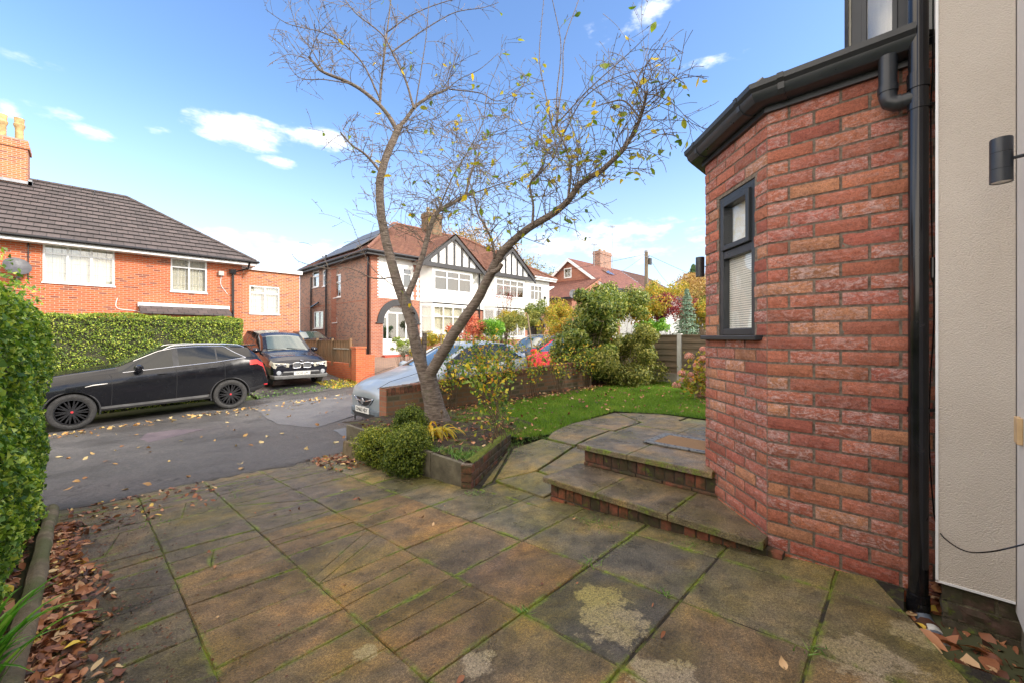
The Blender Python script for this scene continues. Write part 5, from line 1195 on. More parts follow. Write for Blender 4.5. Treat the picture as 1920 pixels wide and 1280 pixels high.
    for s in (-1, 1):
        for xd in spec['doors']:
            b = MB(); b.tube([side(xd+(.04*sin(t*2) if t < 1 else .0), t, .0008, s) for t in np.linspace(.13, 1.0, 14)], .0045, 4); b.build('door_gap', MT['ctrim'], root)
        b = MB(); x0, x1 = spec['side']; pts = [side(x, 1.03, .004, s) for x in np.linspace(x0+.05, x1, 30)]
        b.tube(pts, .009, 5); b.build('window_trim', MT[spec.get('wtrim', 'chrome')], root, smooth=True)
        xa = x0+.05; 
        if spec.get('wtrim', 'chrome') == 'chrome':
            b = MB(); pts = [side(x, 1.97 if x < x1-.42 else 1.97-(x-(x1-.42))/.42*.92, .006, s) for x in np.linspace(ws0+.30, x1, 34)]; b.tube(pts, .010, 5); b.build('window_trim', MT['chrome'], root, smooth=True)
        for xh in spec['handles']:
            b = MB(); c = side(xh, .86, .012, s); b.hexa([c+Vector(q) for q in ((-.09, -.008, -.012), (.09, -.008, -.008), (.09, .012, -.008), (-.09, .012, -.012), (-.09, -.008, .012), (.09, -.008, .014), (.09, .012, .014), (-.09, .012, .012))]); b.build('door_handle', mat, root, bevel=.006)
        # mirror
        c = side(spec['mirror'], 1.16, .0, s); b = MB(); d = s
        b.lathe((c.x, c.y+d*.13, c.z+.03), [(.001, -.12), (.06, -.11), (.085, -.05), (.09, .03), (.07, .10), (.001, .12)], 12, 'y'); b.tube([(c.x+.02, c.y-d*.05, c.z-.01), (c.x, c.y+d*.08, c.z)], .022, 6)
        mo_ = b.build('wing_mirror', mat if spec.get('mirror_body', True) else MT['ctrim'], root, smooth=True)
        if spec.get('rails'):
            b = MB(); pts = [side(x, 1.99, .0, s)+Vector((0, -s*.02, .05*min(1, (x-ws1-.1)*8, (rw0-.05-x)*8))) for x in np.linspace(ws1+.1, rw0-.05, 24)]; b.tube(pts, .014, 6); b.build('roof_rail', MT[spec['rails']], root, smooth=True)
    return root, side
def plate(root, x, z, w, text, y=0, tilt=0, back=False):
    b = MB(); b.box(x-.012, y-w/2, z-.055, x, y+w/2, z+.055); p = b.build('number_plate', MT['plate'], root, bevel=.003)
    cu = bpy.data.curves.new('plate_lettering', 'FONT'); cu.body = text; cu.align_x = 'CENTER'; cu.align_y = 'CENTER'; cu.size = .105; cu.extrude = .0008; cu.offset = .0015; cu.space_character = .98
    o = bpy.data.objects.new('lettering', cu); COL.objects.link(o); o.parent = p; cu.materials.append(MT['ink'])
    o.matrix_local = Matrix(((0, 0, -1, x-.0135), (-1, 0, 0, y), (0, 1, 0, z), (0, 0, 0, 1)))
    sx = (w-.03)/max(.1, .071*len(text)); o.scale = (min(1.0, sx), .95, 1)
    bpy.context.view_layer.update(); me = bpy.data.meshes.new_from_object(o); mo = bpy.data.objects.new('lettering', me); COL.objects.link(mo); mo.parent = p; mo.matrix_local = o.matrix_local.copy(); bpy.data.objects.remove(o); return p
SUV = dict(L=4.58, hwmax=.97, r=.372, wheels=(.87, 3.66), rim='rim_black', cap='redcap', spokes=10,
    top=[(0, .78), (.03, .92), (.12, 1.03), (.3, 1.12), (.8, 1.20), (1.3, 1.25), (1.56, 1.28), (2.30, 1.62), (2.6, 1.68), (3.0, 1.695), (3.6, 1.67), (4.16, 1.60), (4.38, 1.38), (4.47, 1.22), (4.53, 1.04), (4.58, .66)],
    belt=[(0, .70), (.1, .88), (.4, .98), (1.2, 1.08), (1.6, 1.11), (2.5, 1.15), (3.4, 1.205), (3.95, 1.27), (4.3, 1.28), (4.45, 1.15), (4.58, .62)],
    bot=[(0, .40), (.1, .34), (.4, .31), (.9, .31), (4.0, .31), (4.35, .40), (4.58, .50)], hw=[(0, .60), (.03, .70), (.12, .82), (.35, .92), (.8, .96), (2.3, .965), (3.7, .968), (4.15, .94), (4.45, .86), (4.58, .74)],
    rw=[(0, .50), (.12, .68), (.4, .76), (1.3, .80), (1.56, .79), (2.30, .66), (3.0, .65), (4.1, .61), (4.34, .64), (4.58, .62)], screen=(1.56, 2.30, 4.12, 4.36), side=(1.62, 4.04), pillars=[(2.55, 2.66), (3.40, 3.43)],
    side_marks=[('tail_light', 4.12, 4.56, .80, .93), ('headlight', .05, .50, .78, .97)], doors=(1.45, 2.56, 3.52), handles=(2.34, 3.30), mirror=1.93, rails='chrome', clad=False, hl='hl_clear')
car1, sd1 = car('glossy black car with black multi spoke wheels parked beside the long hedge', (-1.06, 13.50, -.748), 0, SUV, MT['p_black'], pitch=math.atan(.037), group='cars parked along the road')
b = MB(); p = [sd1(x, .74+.02*(x > 1.1), .006) for x in (1.08, 1.2, 1.32, 1.42)]; b.tube(p, [.006, .012, .013, .007], 6); b.build('fender_vent', MT['chrome'], car1, smooth=True)
b = MB(); b.box(4.05, -.58, 1.575, 4.36, .58, 1.61); b.build('spoiler', MT['p_black'], car1, bevel=.012)
b = MB(); b.box(-.012, -.42, .42, .02, .42, .74); b.build('grille', MT['ctrim'], car1, bevel=.02)
b = MB(); b.tube([sd1(4.55, .12, .004), sd1(4.46, .12, .004)], .02, 6); b.build('reflector', MT['tail'], car1)
plate(car1, -.014, .40, .50, 'DK66 XYT') if False else None
# bluish black off-roader facing the road
X5 = dict(SUV); X5.update(L=4.67, hwmax=.935, r=.37, wheels=(.83, 3.65), rim='rim_alloy', cap=None, spokes=5,
    top=[(0, .80), (.03, .88), (.12, .96), (.4, 1.06), (1.1, 1.13), (1.35, 1.18), (2.05, 1.62), (2.4, 1.70), (3.2, 1.72), (4.2, 1.68), (4.45, 1.25), (4.6, 1.05), (4.67, .7)],
    belt=[(0, .78), (.1, .88), (.5, .98), (1.2, 1.06), (3, 1.08), (4.3, 1.12), (4.67, .66)], bot=[(0, .34), (.2, .28), (4.4, .30), (4.67, .42)],
    hw=[(0, .80), (.03, .86), (.15, .905), (.5, .93), (4.2, .93), (4.67, .80)], rw=[(0, .66), (.12, .74), (1.1, .80), (1.35, .80), (2.05, .67), (3, .66), (4.2, .64), (4.67, .66)],
    screen=(1.33, 2.07, 4.22, 4.44), side=(1.4, 4.1), pillars=[(2.62, 2.70), (3.5, 3.56)], side_marks=[('headlight', .0, .34, .80, .98), ('tail_light', 4.4, 4.66, .7, .95)], doors=(1.35, 2.65, 3.6), handles=(2.45, 3.4), mirror=1.62, rails=None, hl='hlight', wtrim='trim_')
MT['trim_'] = MT['ctrim']
car2, sd2 = car('bluish black off-roader with twin oval chrome grilles facing the road beside the slatted fence', (5.10, 14.95, -.50), pi/2, X5, MT['p_navy'], pitch=.085, group=None)
for s in (-1, 1):
    b = MB(); pts = [(-.03, s*(.03+.26*u), .70+.17*v) for u, v in ((.1, .05), (.9, .0), (1.0, .5), (.88, .98), (.12, 1), (0, .5), (.1, .05))]; b.tube(spline(pts, 4), .013, 6); g = b.build('grille', MT['chrome'], car2, smooth=True)
    b = MB(); 
    for k in range(7): y = s*(.055+.035*k); b.box(-.026, y-.006, .715, -.012, y+.006, .865)
    b.build('grille_slats', MT['lead'], g)
    b = MB(); b.box(-.014, min(s*.04, s*.29), .71, -.002, max(s*.04, s*.29), .87); b.build('grille_mesh', MT['ctrim'], g)
    b = MB(); b.hexa([(-.02, s*.40, .72), (.06, s*.86, .75), (.16, s*.86, .75), (.05, s*.40, .72), (-.012, s*.38, .85), (.07, s*.87, .89), (.16, s*.87, .89), (.05, s*.38, .85)]); h = b.build('headlight', MT['hlight'], car2, bevel=.02)
    for yy, xx in ((.52, -.004), (.70, .026)): b = MB(); b.lathe((xx-.008, s*yy, .795), [(.001, -.006), (.04, -.004), (.05, .0), (.055, .012), (.001, .012)], 16, 'x'); b.build('lamp', MT['chrome'], h, smooth=True)
    b = MB(); b.lathe((-.01, s*.70, .55), [(.001, -.02), (.06, -.015), (.075, .0), (.075, .05), (.001, .05)], 16, 'x'); b.build('fog_light', MT['hl_clear'], car2, smooth=True)
b = MB(); b.hexa([(-.06, -.84, .34), (-.06, .84, .34), (.2, .90, .34), (.2, -.90, .34), (-.07, -.86, .47), (-.07, .86, .47), (.2, .93, .47), (.2, -.93, .47)]); b.hexa([(-.055, -.66, .471), (-.055, .66, .471), (.2, .66, .471), (.2, -.66, .471), (-.045, -.56, .60), (-.045, .56, .60), (.2, .56, .6), (.2, -.56, .6)]); b.build('bumper', MT['csill'], car2, bevel=.03)
b = MB(); b.box(-.065, -.60, .485, -.045, -.28, .56); b.box(-.065, .28, .485, -.045, .60, .56); b.build('air_intake', MT['ctrim'], car2)
plate(car2, -.07, .525, .52, 'GO55 LPY')
b = MB(); b.box(-.03, -.05, .93, .02, .05, .95); 
b.lathe((.06, 0, .945), [(.001, .012), (.035, .008), (.04, 0), (.001, 0)], 16, 'z'); b.build('badge', MT['chrome'], car2)
b = MB(); b.tube(spline([(1.30, .1, 1.175), (1.36, .4, 1.20), (1.42, .70, 1.19)]), .01, 5); b.tube(spline([(1.30, -.55, 1.175), (1.36, -.2, 1.20), (1.40, .05, 1.22)]), .01, 5); b.build('wiper', MT['ctrim'], car2)
# silver blue hatchback behind the garden wall
HB = dict(L=4.0, hwmax=.868, r=.31, wheels=(.80, 3.31), rim='rim_alloy', cap=None, spokes=8,
    top=[(0, .58), (.03, .68), (.12, .76), (.3, .84), (.7, .93), (1.0, 1.0), (1.15, 1.05), (1.95, 1.42), (2.3, 1.475), (2.9, 1.47), (3.4, 1.40), (3.55, 1.30), (3.85, 1.00), (3.95, .85), (4.0, .55)],
    belt=[(0, .56), (.12, .70), (.5, .82), (1.2, .93), (2, .97), (3, 1.04), (3.6, 1.08), (3.9, .85), (4.0, .53)], bot=[(0, .22), (.1, .18), (.5, .19), (3.6, .2), (4.0, .34)],
    hw=[(0, .48), (.03, .58), (.1, .68), (.25, .79), (.5, .85), (1.2, .865), (3.2, .865), (3.7, .83), (4.0, .70)], rw=[(0, .40), (.12, .55), (.4, .66), (1.0, .72), (1.15, .72), (1.95, .58), (3, .57), (3.5, .54), (4.0, .58)],
    screen=(1.12, 1.97, 3.44, 3.82), side=(1.25, 3.45), pillars=[(2.3, 2.36)], side_marks=[('headlight', .08, .62, .78, .98), ('tail_light', 3.6, 3.95, .7, .98)], doors=(1.15, 2.45), handles=(2.2,), mirror=1.4, rails=None, hl='hl_clear', wtrim='trim_', sillmat='ctrim')
car3, sd3 = car('silver blue hatchback parked against the low garden wall, its nose showing past the wall end', (3.58, 7.22, zroad(3.42, 7.22)-.045), 0, HB, MT['p_silver'], pitch=math.atan(.037), group='cars parked along the road')
b = MB(); b.extrude([(-.012, -.36, .555), (-.012, -.22, .44), (-.012, 0, .40), (-.012, .22, .44), (-.012, .36, .555)], (.03, 0, 0)); g = b.build('grille', MT['ctrim'], car3)
b = MB(); b.tube(spline([(-.022, -.34, .545), (-.032, -.16, .505), (-.038, 0, .495), (-.032, .16, .505), (-.022, .34, .545)]), .014, 6); b.tube(spline([(-.018, -.36, .56), (-.024, -.2, .43), (-.03, 0, .392), (-.024, .2, .43), (-.018, .36, .56)]), .008, 5); b.lathe((-.05, 0, .50), [(.001, -.004), (.05, -.003), (.055, .004), (.045, .012), (.001, .012)], 20, 'x'); b.build('grille_bar', MT['chrome'], g, smooth=True)
b = MB(); b.hexa([(-.03, -.52, .18), (-.03, .52, .18), (.12, .60, .18), (.12, -.60, .18), (-.035, -.50, .36), (-.035, .50, .36), (.12, .6, .36), (.12, -.6, .36)]); b.build('lower_bumper', plain('bumper_blue_grey', (.13, .16, .19), .4), car3, bevel=.03)
b = MB(); b.extrude([(-.04, -.44, .28), (-.045, -.30, .20), (-.045, .30, .20), (-.04, .44, .28)], (.02, 0, 0)); b.build('air_intake', MT['ctrim'], car3)
plate(car3, -.045, .335, .52, 'DN62 HDY')
b = MB(); b.tube([(.05, .52, .17), (.05, .52, .06)], .012, 5); b.build('bumper_clip', MT['ctrim'], car3)
for s in (-1, 1):
    b = MB(); b.tube([sd3(x, .975 if x > .3 else .975-.15*(.3-x), .003, s) for x in np.linspace(.10, .66, 8)], .006, 4); b.tube([sd3(x, .79, .003, s) for x in np.linspace(.10, .60, 8)], .006, 4); b.build('headlight_seal', MT['ctrim'], car3)
    b = MB(); b.tube([(x, s*y, z) for x, y, z in ((.05, .40, .735), (.25, .50, .85), (.6, .58, .925), (1.0, .63, 1.01))], .004, 4); b.build('bonnet_gap', MT['ctrim'], car3)
# red car behind it
RC = dict(HB); RC.update(L=3.8, hwmax=.84, wheels=(.78, 3.15), top=[(0, .60), (.03, .72), (.12, .82), (.4, .92), (.95, 1.0), (1.1, 1.04), (1.75, 1.36), (2.1, 1.41), (3.0, 1.41), (3.45, 1.34), (3.65, 1.02), (3.8, .6)], belt=[(0, .58), (.12, .76), (.5, .86), (1.2, .93), (3, .97), (3.5, 1.0), (3.8, .56)],
    hw=[(0, .56), (.03, .66), (.1, .74), (.3, .81), (1.2, .84), (3.2, .84), (3.8, .72)], rw=[(0, .45), (.12, .6), (1, .7), (1.1, .7), (1.75, .6), (3.0, .58), (3.8, .58)], screen=(1.08, 1.77, 3.47, 3.64), side=(1.2, 3.35), pillars=[(2.15, 2.25)], doors=(1.1, 2.2), handles=(2.05,), mirror=1.32, sillmat='ctrim')
car4, sd4 = car('bright red small car half hidden by rose stems behind the garden wall', (8.0, 7.14, zroad(8.0, 7.14)-.02), 0, RC, MT['p_red'], pitch=math.atan(.037), group='cars parked along the road')
b = MB(); b.box(-.02, -.40, .42, .01, .40, .56); b.build('grille', MT['ctrim'], car4, bevel=.02)
# dark estate across the road
ES = dict(SUV); ES.update(L=4.6, hwmax=.9, r=.32, wheels=(.85, 3.5), rim='rim_alloy', cap=None, top=[(0, .6), (.03, .7), (.15, .8), (.6, .9), (1.2, .98), (1.3, 1.0), (2.0, 1.38), (2.4, 1.45), (3.6, 1.44), (4.2, 1.36), (4.45, .98), (4.6, .6)], belt=[(0, .58), (.15, .74), (.6, .84), (1.3, .92), (3, .97), (4.3, 1.0), (4.6, .56)],
    hw=[(0, .6), (.03, .7), (.15, .8), (.5, .88), (4, .89), (4.6, .76)], rw=[(0, .5), (.15, .62), (1.2, .74), (2.0, .6), (3.6, .58), (4.2, .56), (4.6, .6)], screen=(1.28, 2.02, 4.22, 4.42), side=(1.4, 4.1), pillars=[(2.4, 2.46), (3.4, 3.46)], doors=(1.3, 2.43, 3.4), handles=(2.25, 3.25), mirror=1.5, rails='lead', side_marks=[('headlight', .05, .5, .78, .97), ('tail_light', 4.3, 4.58, .7, .95)])
car5, _ = car('dark estate car with pale roof rails parked across the road beyond the red car', (11.7, 11.9, zroad(12, 11.9)+.02), 0, ES, MT['p_dark'], pitch=math.atan(.037), group='cars parked along the road')
# dark hatchback on the drive of the timbered house
CB = dict(RC); CB.update(hwmax=.89, L=4.1, top=[(x*1.08, z) for x, z in RC['top']], belt=[(x*1.08, z) for x, z in RC['belt']], hw=[(x*1.08, y*1.06) for x, y in RC['hw']], rw=[(x*1.08, y*1.06) for x, y in RC['rw']], bot=[(x*1.08, z) for x, z in RC['bot']], screen=(1.17, 1.91, 3.75, 3.93), side=(1.3, 3.6), wheels=(.84, 3.4))
car6, _ = car('black hatchback on the raised drive beside the dark brick wall, seen over the slatted fence', (8.15, 20.4, .15), pi/2+.08, CB, MT['p_navy'])

# ---------------- garden wall, fences, pillar ----------------
WX0, WY0, WY1, WX1 = 3.15, 5.665, 5.875, 12.2
wt = lambda x: .33+.039*(x-WX0)
GW = thing('garden_wall', 'low weathered brick garden wall with a brick on edge top running behind the cherry tree', 'wall', (WX0, WY0, -.5))
b = MB(); b.hexa([(WX0, WY0, -.9), (WX1, WY0, -.9), (WX1, WY1, -.9), (WX0, WY1, -.9), (WX0, WY0, wt(WX0)), (WX1, WY0, wt(WX1)), (WX1, WY1, wt(WX1)), (WX0, WY1, wt(WX0))]); b.build('brickwork', MT['brick_garden'], GW)
b = MB(); cl = []; x = WX0
while x < WX1:
    k = rs.uniform(.8, 1.2); c0 = rs.choice([(.30, .10, .055), (.22, .085, .05), (.34, .13, .07)]); z = wt(x); j = rs.uniform(-.003, .003); b.hexa([(x, WY0-.004+j, z+.001), (x+.066, WY0-.004+j, z+.001), (x+.066, WY1+.006, z+.001), (x, WY1+.006, z+.001), (x+.002, WY0-.002+j, z+.108+j), (x+.064, WY0-.002+j, z+.108+j), (x+.064, WY1+.004, z+.108+j), (x+.002, WY1+.004, z+.108+j)]); cl += [(c0[0]*k, c0[1]*k, c0[2]*k, .5)]*8; x += .075
b.col['col'] = cl; b.build('coping', MT['step_brick'], GW, uv=False)
b = MB(); b.hexa([(WX0+.02, WY0+.006, wt(WX0)), (WX1, WY0+.006, wt(WX1)), (WX1, WY1-.006, wt(WX1)), (WX0+.02, WY1-.006, wt(WX0)), (WX0+.02, WY0+.006, wt(WX0)+.1), (WX1, WY0+.006, wt(WX1)+.1), (WX1, WY1-.006, wt(WX1)+.1), (WX0+.02, WY1-.006, wt(WX0)+.1)]); b.build('coping_mortar', MT['mortar'], GW)
b = MB(); b.box(WX0-.012, WY0+.002, -.7, WX0-.002, WY1-.002, wt(WX0)+.10); b.build('wall_end', brickmat('wall_end_brick', (.40, .17, .09), (.34, .14, .08), (.30, .2, .13), bw=.4, bh=.08, stain=.6), GW)
# timber board fence at the far end of the lawn
FX = 10.45; F = thing('garden_fence', 'brown horizontal board fence with a concrete post and gravel board behind the hydrangea', 'fence', (FX, 3, .05))
posts = [5.55, 4.19, 2.36]
for y in posts: b = MB(); b.box(FX-.06, y-.055, -.2, FX+.06, y+.055, 1.30); b.build('post', MT['concrete_post'], F, bevel=.012)
for y0, y1 in ((posts[1]+.056, posts[0]-.056), (posts[2]+.056, posts[1]-.056)):
    b = MB(); b.box(FX-.025, y0, -.1, FX+.025, y1, .29); b.build('gravel_board', MT['concrete'], F, bevel=.006)
    for k in range(6): z = .295+k*.158; b = MB(); b.hexa([(FX-.03, y0, z), (FX-.03, y1, z), (FX-.0, y1, z), (FX-.0, y0, z), (FX-.008, y0, z+.17), (FX-.008, y1, z+.17), (FX+.004, y1, z+.17), (FX+.004, y0, z+.17)]); b.build('board', MT['timber_h'], F)
    b = MB(); b.box(FX-.04, y0, 1.245, FX+.04, y1, 1.275); b.build('capping', MT['timber_h'], F)
# slatted fence on brick base and the brick pillar across the road
zb_ = lambda y: -.42+.02*(y-15)
F2_ = thing('boundary_fence', 'weathered vertical slat fence on a low orange brick wall between the two drives', 'fence', (7.1, 17.5, -.4))
b = MB(); b.box(6.98, 15.25, -.9, 7.2, 20.3, .22); b.build('brick_base', MT['brick_pier'], F2_)
for i in range(40):
    y = 15.28+i*.125; b = MB(); b.box(7.02+(i % 2)*.012, y, .24, 7.04+(i % 2)*.012, y+.112, 1.07+rs.uniform(-.01, .01)); b.build('slat', MT['timber_v'], F2_)
for y in (15.27, 16.9, 18.5, 20.2): b = MB(); b.box(6.95, y, .1, 7.03, y+.08, 1.18); b.build('post', MT['timber_v'], F2_)
for z in (.42, .9): b = MB(); b.box(7.055, 15.26, z, 7.09, 20.3, z+.08); b.build('rail', MT['timber_v'], F2_)
b = MB(); b.box(6.99, 15.26, 1.07, 7.075, 20.3, 1.10); b.build('rail_cap', MT['timber_v'], F2_)
PL = thing('brick_pillar', 'orange brick gate pillar with a lower brick stub on its right', 'pillar', (7.2, 15.0, -.4))
b = MB(); b.box(6.98, 14.82, -.9, 7.36, 15.2, .80); b.build('pillar', MT['brick_pier'], PL); b = MB(); b.box(6.95, 14.79, .80, 7.39, 15.23, .87); b.build('cap', MT['brick_pier'], PL, bevel=.01); b = MB(); b.box(7.362, 14.86, -.9, 7.74, 15.14, .56); b.build('stub_wall', MT['brick_pier'], PL)
b = MB(); b.box(6.99, 15.201, .75, 7.3, 17.0, .80); b.build('cap_slab', MT['concrete'], PL)
# telegraph pole with its wires
p = onX(1212, 474, 24.0); TP = thing('telegraph_pole', 'tall weathered timber telegraph pole standing beyond the garden shrubs', 'pole', (p.x, p.y, .3))
b = MB(); b.tube([(p.x, p.y, -.2), (p.x, p.y, p.z)], [.15, .105], 12); b.build('pole', MT['timber_pole'], TP, smooth=True)
b = MB(); b.box(p.x+.02, p.y-.25, p.z-.75, p.x+.25, p.y-.1, p.z-.35); b.build('junction_box', MT['black_pvc'], TP, bevel=.02); b = MB(); b.tube([(p.x-.1, p.y, p.z-.3), (p.x-.2, p.y-.3, p.z-.3)], .03, 5); b.tube([(p.x, p.y, p.z), (p.x, p.y, p.z+.12)], .13, 8); b.build('fittings', MT['lead'], TP)
for q in ((38, 24, 7.6), (50, 20, 7.2), (21, 30.2, 6.0), (56, 9, 5.2)):
    q = Vector(q); a = Vector((p.x, p.y, p.z-.1)); pts = [a.lerp(q, k/12)-Vector((0, 0, 1.0*sin(pi*k/12)*(q-a).length/40)) for k in range(13)]; b = MB(); b.tube(pts, .011, 4); b.build('overhead_wire', MT['black_pvc'], TP)

# ---------------- foliage materials ----------------
MT['lf_privet'] = leafmat('leaf_privet', [(0, (0.052, 0.125, 0.0166)), (.35, (0.125, 0.27, 0.0312)), (.7, (0.333, 0.52, 0.0624)), (1, (0.749, 0.85, 0.146))], .4)
MT['lf_hedge'] = leafmat('leaf_hedge', [(0, (0.0604, 0.111, 0.0201)), (.4, (0.161, 0.262, 0.0362)), (.75, (0.343, 0.443, 0.0604)), (1, (0.684, 0.724, 0.121))], .5)
MT['lf_box'] = leafmat('leaf_box', [(0, (.035, .07, .012)), (.45, (.12, .18, .022)), (.8, (.32, .37, .05)), (1, (.60, .58, .09))], .5)
MT['lf_laurel'] = leafmat('leaf_laurel', [(0, (.045, .085, .018)), (.4, (.12, .19, .035)), (.75, (.26, .32, .06)), (1, (.52, .52, .17))], .4)
MT['lf_bright'] = leafmat('leaf_bright_green', [(0, (0.056, 0.168, 0.014)), (.6, (0.154, 0.392, 0.028)), (1, (0.392, 0.63, 0.084))], .4)
MT['lf_yellow'] = leafmat('leaf_yellow_green', [(0, (0.138, 0.172, 0.023)), (.4, (0.345, 0.368, 0.046)), (.75, (0.598, 0.46, 0.0575)), (1, (0.713, 0.345, 0.069))], .5)
MT['lf_olive'] = leafmat('leaf_olive', [(0, (0.072, 0.108, 0.027)), (.5, (0.216, 0.252, 0.054)), (1, (0.504, 0.468, 0.126))], .55)
MT['lf_red'] = leafmat('leaf_red', [(0, (0.156, 0.026, 0.0325)), (.5, (0.442, 0.065, 0.065)), (1, (0.715, 0.182, 0.13))], .5)
MT['lf_pink'] = leafmat('leaf_coral', [(0, (0.253, 0.069, 0.0575)), (.5, (0.667, 0.149, 0.103)), (1, (0.805, 0.345, 0.184))], .5)
MT['lf_maple'] = leafmat('leaf_maroon', [(0, (0.065, 0.013, 0.026)), (.6, (0.286, 0.039, 0.0585)), (1, (0.52, 0.117, 0.104))], .5)
MT['lf_rose'] = leafmat('leaf_rose', [(0, (0.0405, 0.121, 0.027)), (.35, (0.121, 0.257, 0.0405)), (.6, (0.378, 0.459, 0.0675)), (.8, (0.837, 0.675, 0.054)), (1, (0.837, 0.27, 0.054))], .45)
MT['lf_autumn'] = leafmat('leaf_autumn', [(0, (.22, .12, .05)), (.5, (.45, .28, .10)), (1, (.60, .46, .18))], .6)
MT['lf_cherry'] = leafmat('leaf_cherry', [(0, (.08, .16, .02)), (.45, (.26, .34, .03)), (.7, (.58, .48, .03)), (1, (.72, .52, .04))], .4, .45)
MT['lf_spruce'] = leafmat('leaf_blue_spruce', [(0, (0.05, 0.112, 0.075)), (.6, (0.163, 0.275, 0.188)), (1, (0.375, 0.5, 0.35))], .6, .1)
MT['lf_conifer'] = leafmat('leaf_conifer', [(0, (0.014, 0.042, 0.014)), (.6, (0.049, 0.112, 0.028)), (1, (0.14, 0.238, 0.07))], .6, .1)
MT['lf_silver'] = leafmat('leaf_silver', [(0, (.16, .18, .14)), (1, (.52, .54, .44))], .6)
MT['lf_litter'] = leafmat('leaf_litter_brown', [(0, (0.0585, 0.026, 0.0156)), (.35, (0.195, 0.0715, 0.0364)), (.65, (0.39, 0.156, 0.0715)), (.86, (0.546, 0.26, 0.13)), (.95, (0.715, 0.52, 0.286)), (1, (0.85, 0.585, 0.039))], .55, .1)
MT['lf_road'] = leafmat('leaf_litter_tan', [(0, (.25, .10, .03)), (.4, (.48, .28, .09)), (.8, (.58, .42, .16)), (1, (.66, .56, .32))], .5, .1)
MT['lf_hosta'] = leafmat('leaf_hosta', [(0, (.50, .42, .04)), (.5, (.72, .46, .02)), (.8, (.70, .55, .08)), (1, (.30, .42, .05))], .4, .4)
MT['lf_strap'] = leafmat('leaf_strap', [(0, (.06, .22, .02)), (.6, (.13, .38, .03)), (1, (.30, .52, .08))], .3, .4)
MT['lf_weed'] = leafmat('leaf_weed', [(0, (.06, .14, .02)), (.6, (.16, .32, .06)), (1, (.34, .46, .16))], .5)
MT['petal'] = leafmat('petal_pink', [(0, (0.483, 0.161, 0.149)), (.5, (0.782, 0.414, 0.391)), (1, (0.85, 0.598, 0.483))], .6, .35)
MT['grass'] = leafmat('grass_blade', [(0, (.06, .12, .012)), (.4, (.13, .27, .02)), (.8, (.24, .40, .035)), (1, (.42, .42, .09))], .45, .35)
MT['stem'] = plain('stem_brown', (.13, .09, .055), .8, nscale=20, namt=.4); MT['stem_pale'] = plain('stem_pale', (.30, .23, .15), .8, nscale=20, namt=.3)
MT['hedge_core'] = plain('hedge_twigs', (.035, .035, .018), .95, nscale=12, namt=.5)
bk = NM('cherry_bark', (.2, .15, .11), .75); w_ = bk.coord('Object'); mp = bk.n('ShaderNodeMapping'); bk.put(mp.inputs[0], w_); mp.inputs['Scale'].default_value = (6, 6, 34)
f = bk.noise(mp.outputs[0], 1.6, 6, .65, .4); f2 = bk.noise(w_, 30, 6, .7); f3 = bk.noise(w_, 5, 5, .6)
c_ = bk.ramp(f, [(.30, (.055, .038, .028)), (.47, (.15, .115, .09)), (.6, (.23, .185, .15)), (.78, (.36, .31, .26))]); c_ = bk.mix(.6, c_, bk.ramp(f2, [(.3, .55), (.7, 1.25)]), 'MULTIPLY')
c_ = bk.mix(bk.mr(f3, .56, .68, 0, .55), c_, (.15, .15, .09)); bk.base(c_); bk.bump(bk.math('ADD', f, bk.math('MULTIPLY', f2, .6)), .9, .02); MT['bark'] = bk.m
MT['twig'] = plain('cherry_twig', (.19, .15, .115), .7, nscale=14, namt=.35)

def R3(n): return RNG.normal(size=(n, 3))
def lump_pts(c, rad, n, lumps=14, shell=.55, low=-.35, inner=.35, outer=1.0):
    c = np.array(c); rad = np.array(rad); d = unit(R3(lumps)); d[:, 2] = np.where(d[:, 2] < low, -d[:, 2], d[:, 2]); k = c+d*rad*RNG.uniform(inner, outer, (lumps, 1)); sz = rad.min()*RNG.uniform(.24, .5, lumps)
    i = RNG.integers(0, lumps, n); v = unit(R3(n)); r = RNG.uniform(shell, 1.05, n)[:, None]; p = k[i]+v*sz[i][:, None]*r*np.array([1, 1, .85]); return p, v, k
def shrub(name, label, c, rad, n, size, mat, ground, stems=10, lumps=14, aspect=.5, group=None, stemmat='stem', spread=.8, cat='shrub', base_r=.25, core=True, shell=.5, srad=.008, low=-.35):
    c = Vector(c); T = thing(name, label, cat, (c.x, c.y, ground), group=group)
    p, v, k = lump_pts(c, rad, n, lumps, shell, low); m = p[:, 2] > ground+.01; leaves('foliage', p[m], size, MT[mat], T, aspect=aspect, nrm=v[m], spread=spread)
    L = []
    for j in range(stems):
        e = k[j % len(k)]; a = RNG.uniform(0, 2*pi); s = np.array([c.x+cos(a)*rad[0]*base_r*RNG.random(), c.y+sin(a)*rad[1]*base_r*RNG.random(), ground-.03]); t = np.linspace(0, 1, 7)[:, None]
        q = s+(e-s)*t; q[1:-1] += R3(5)*.03*max(rad); q[:, 2] += np.sin(t[:, 0]*pi)*.06*rad[2]; L.append((q, np.linspace(srad, srad*.35, 7)))
        for _ in range(2): o = q[RNG.integers(3, 6)]; u = unit(R3(1))[0]*min(rad)*.5; u[2] = abs(u[2]); L.append((o+u*np.linspace(0, 1, 4)[:, None], np.linspace(srad*.5, srad*.2, 4)))
    tubes('stems', L, MT[stemmat], T)
    return T
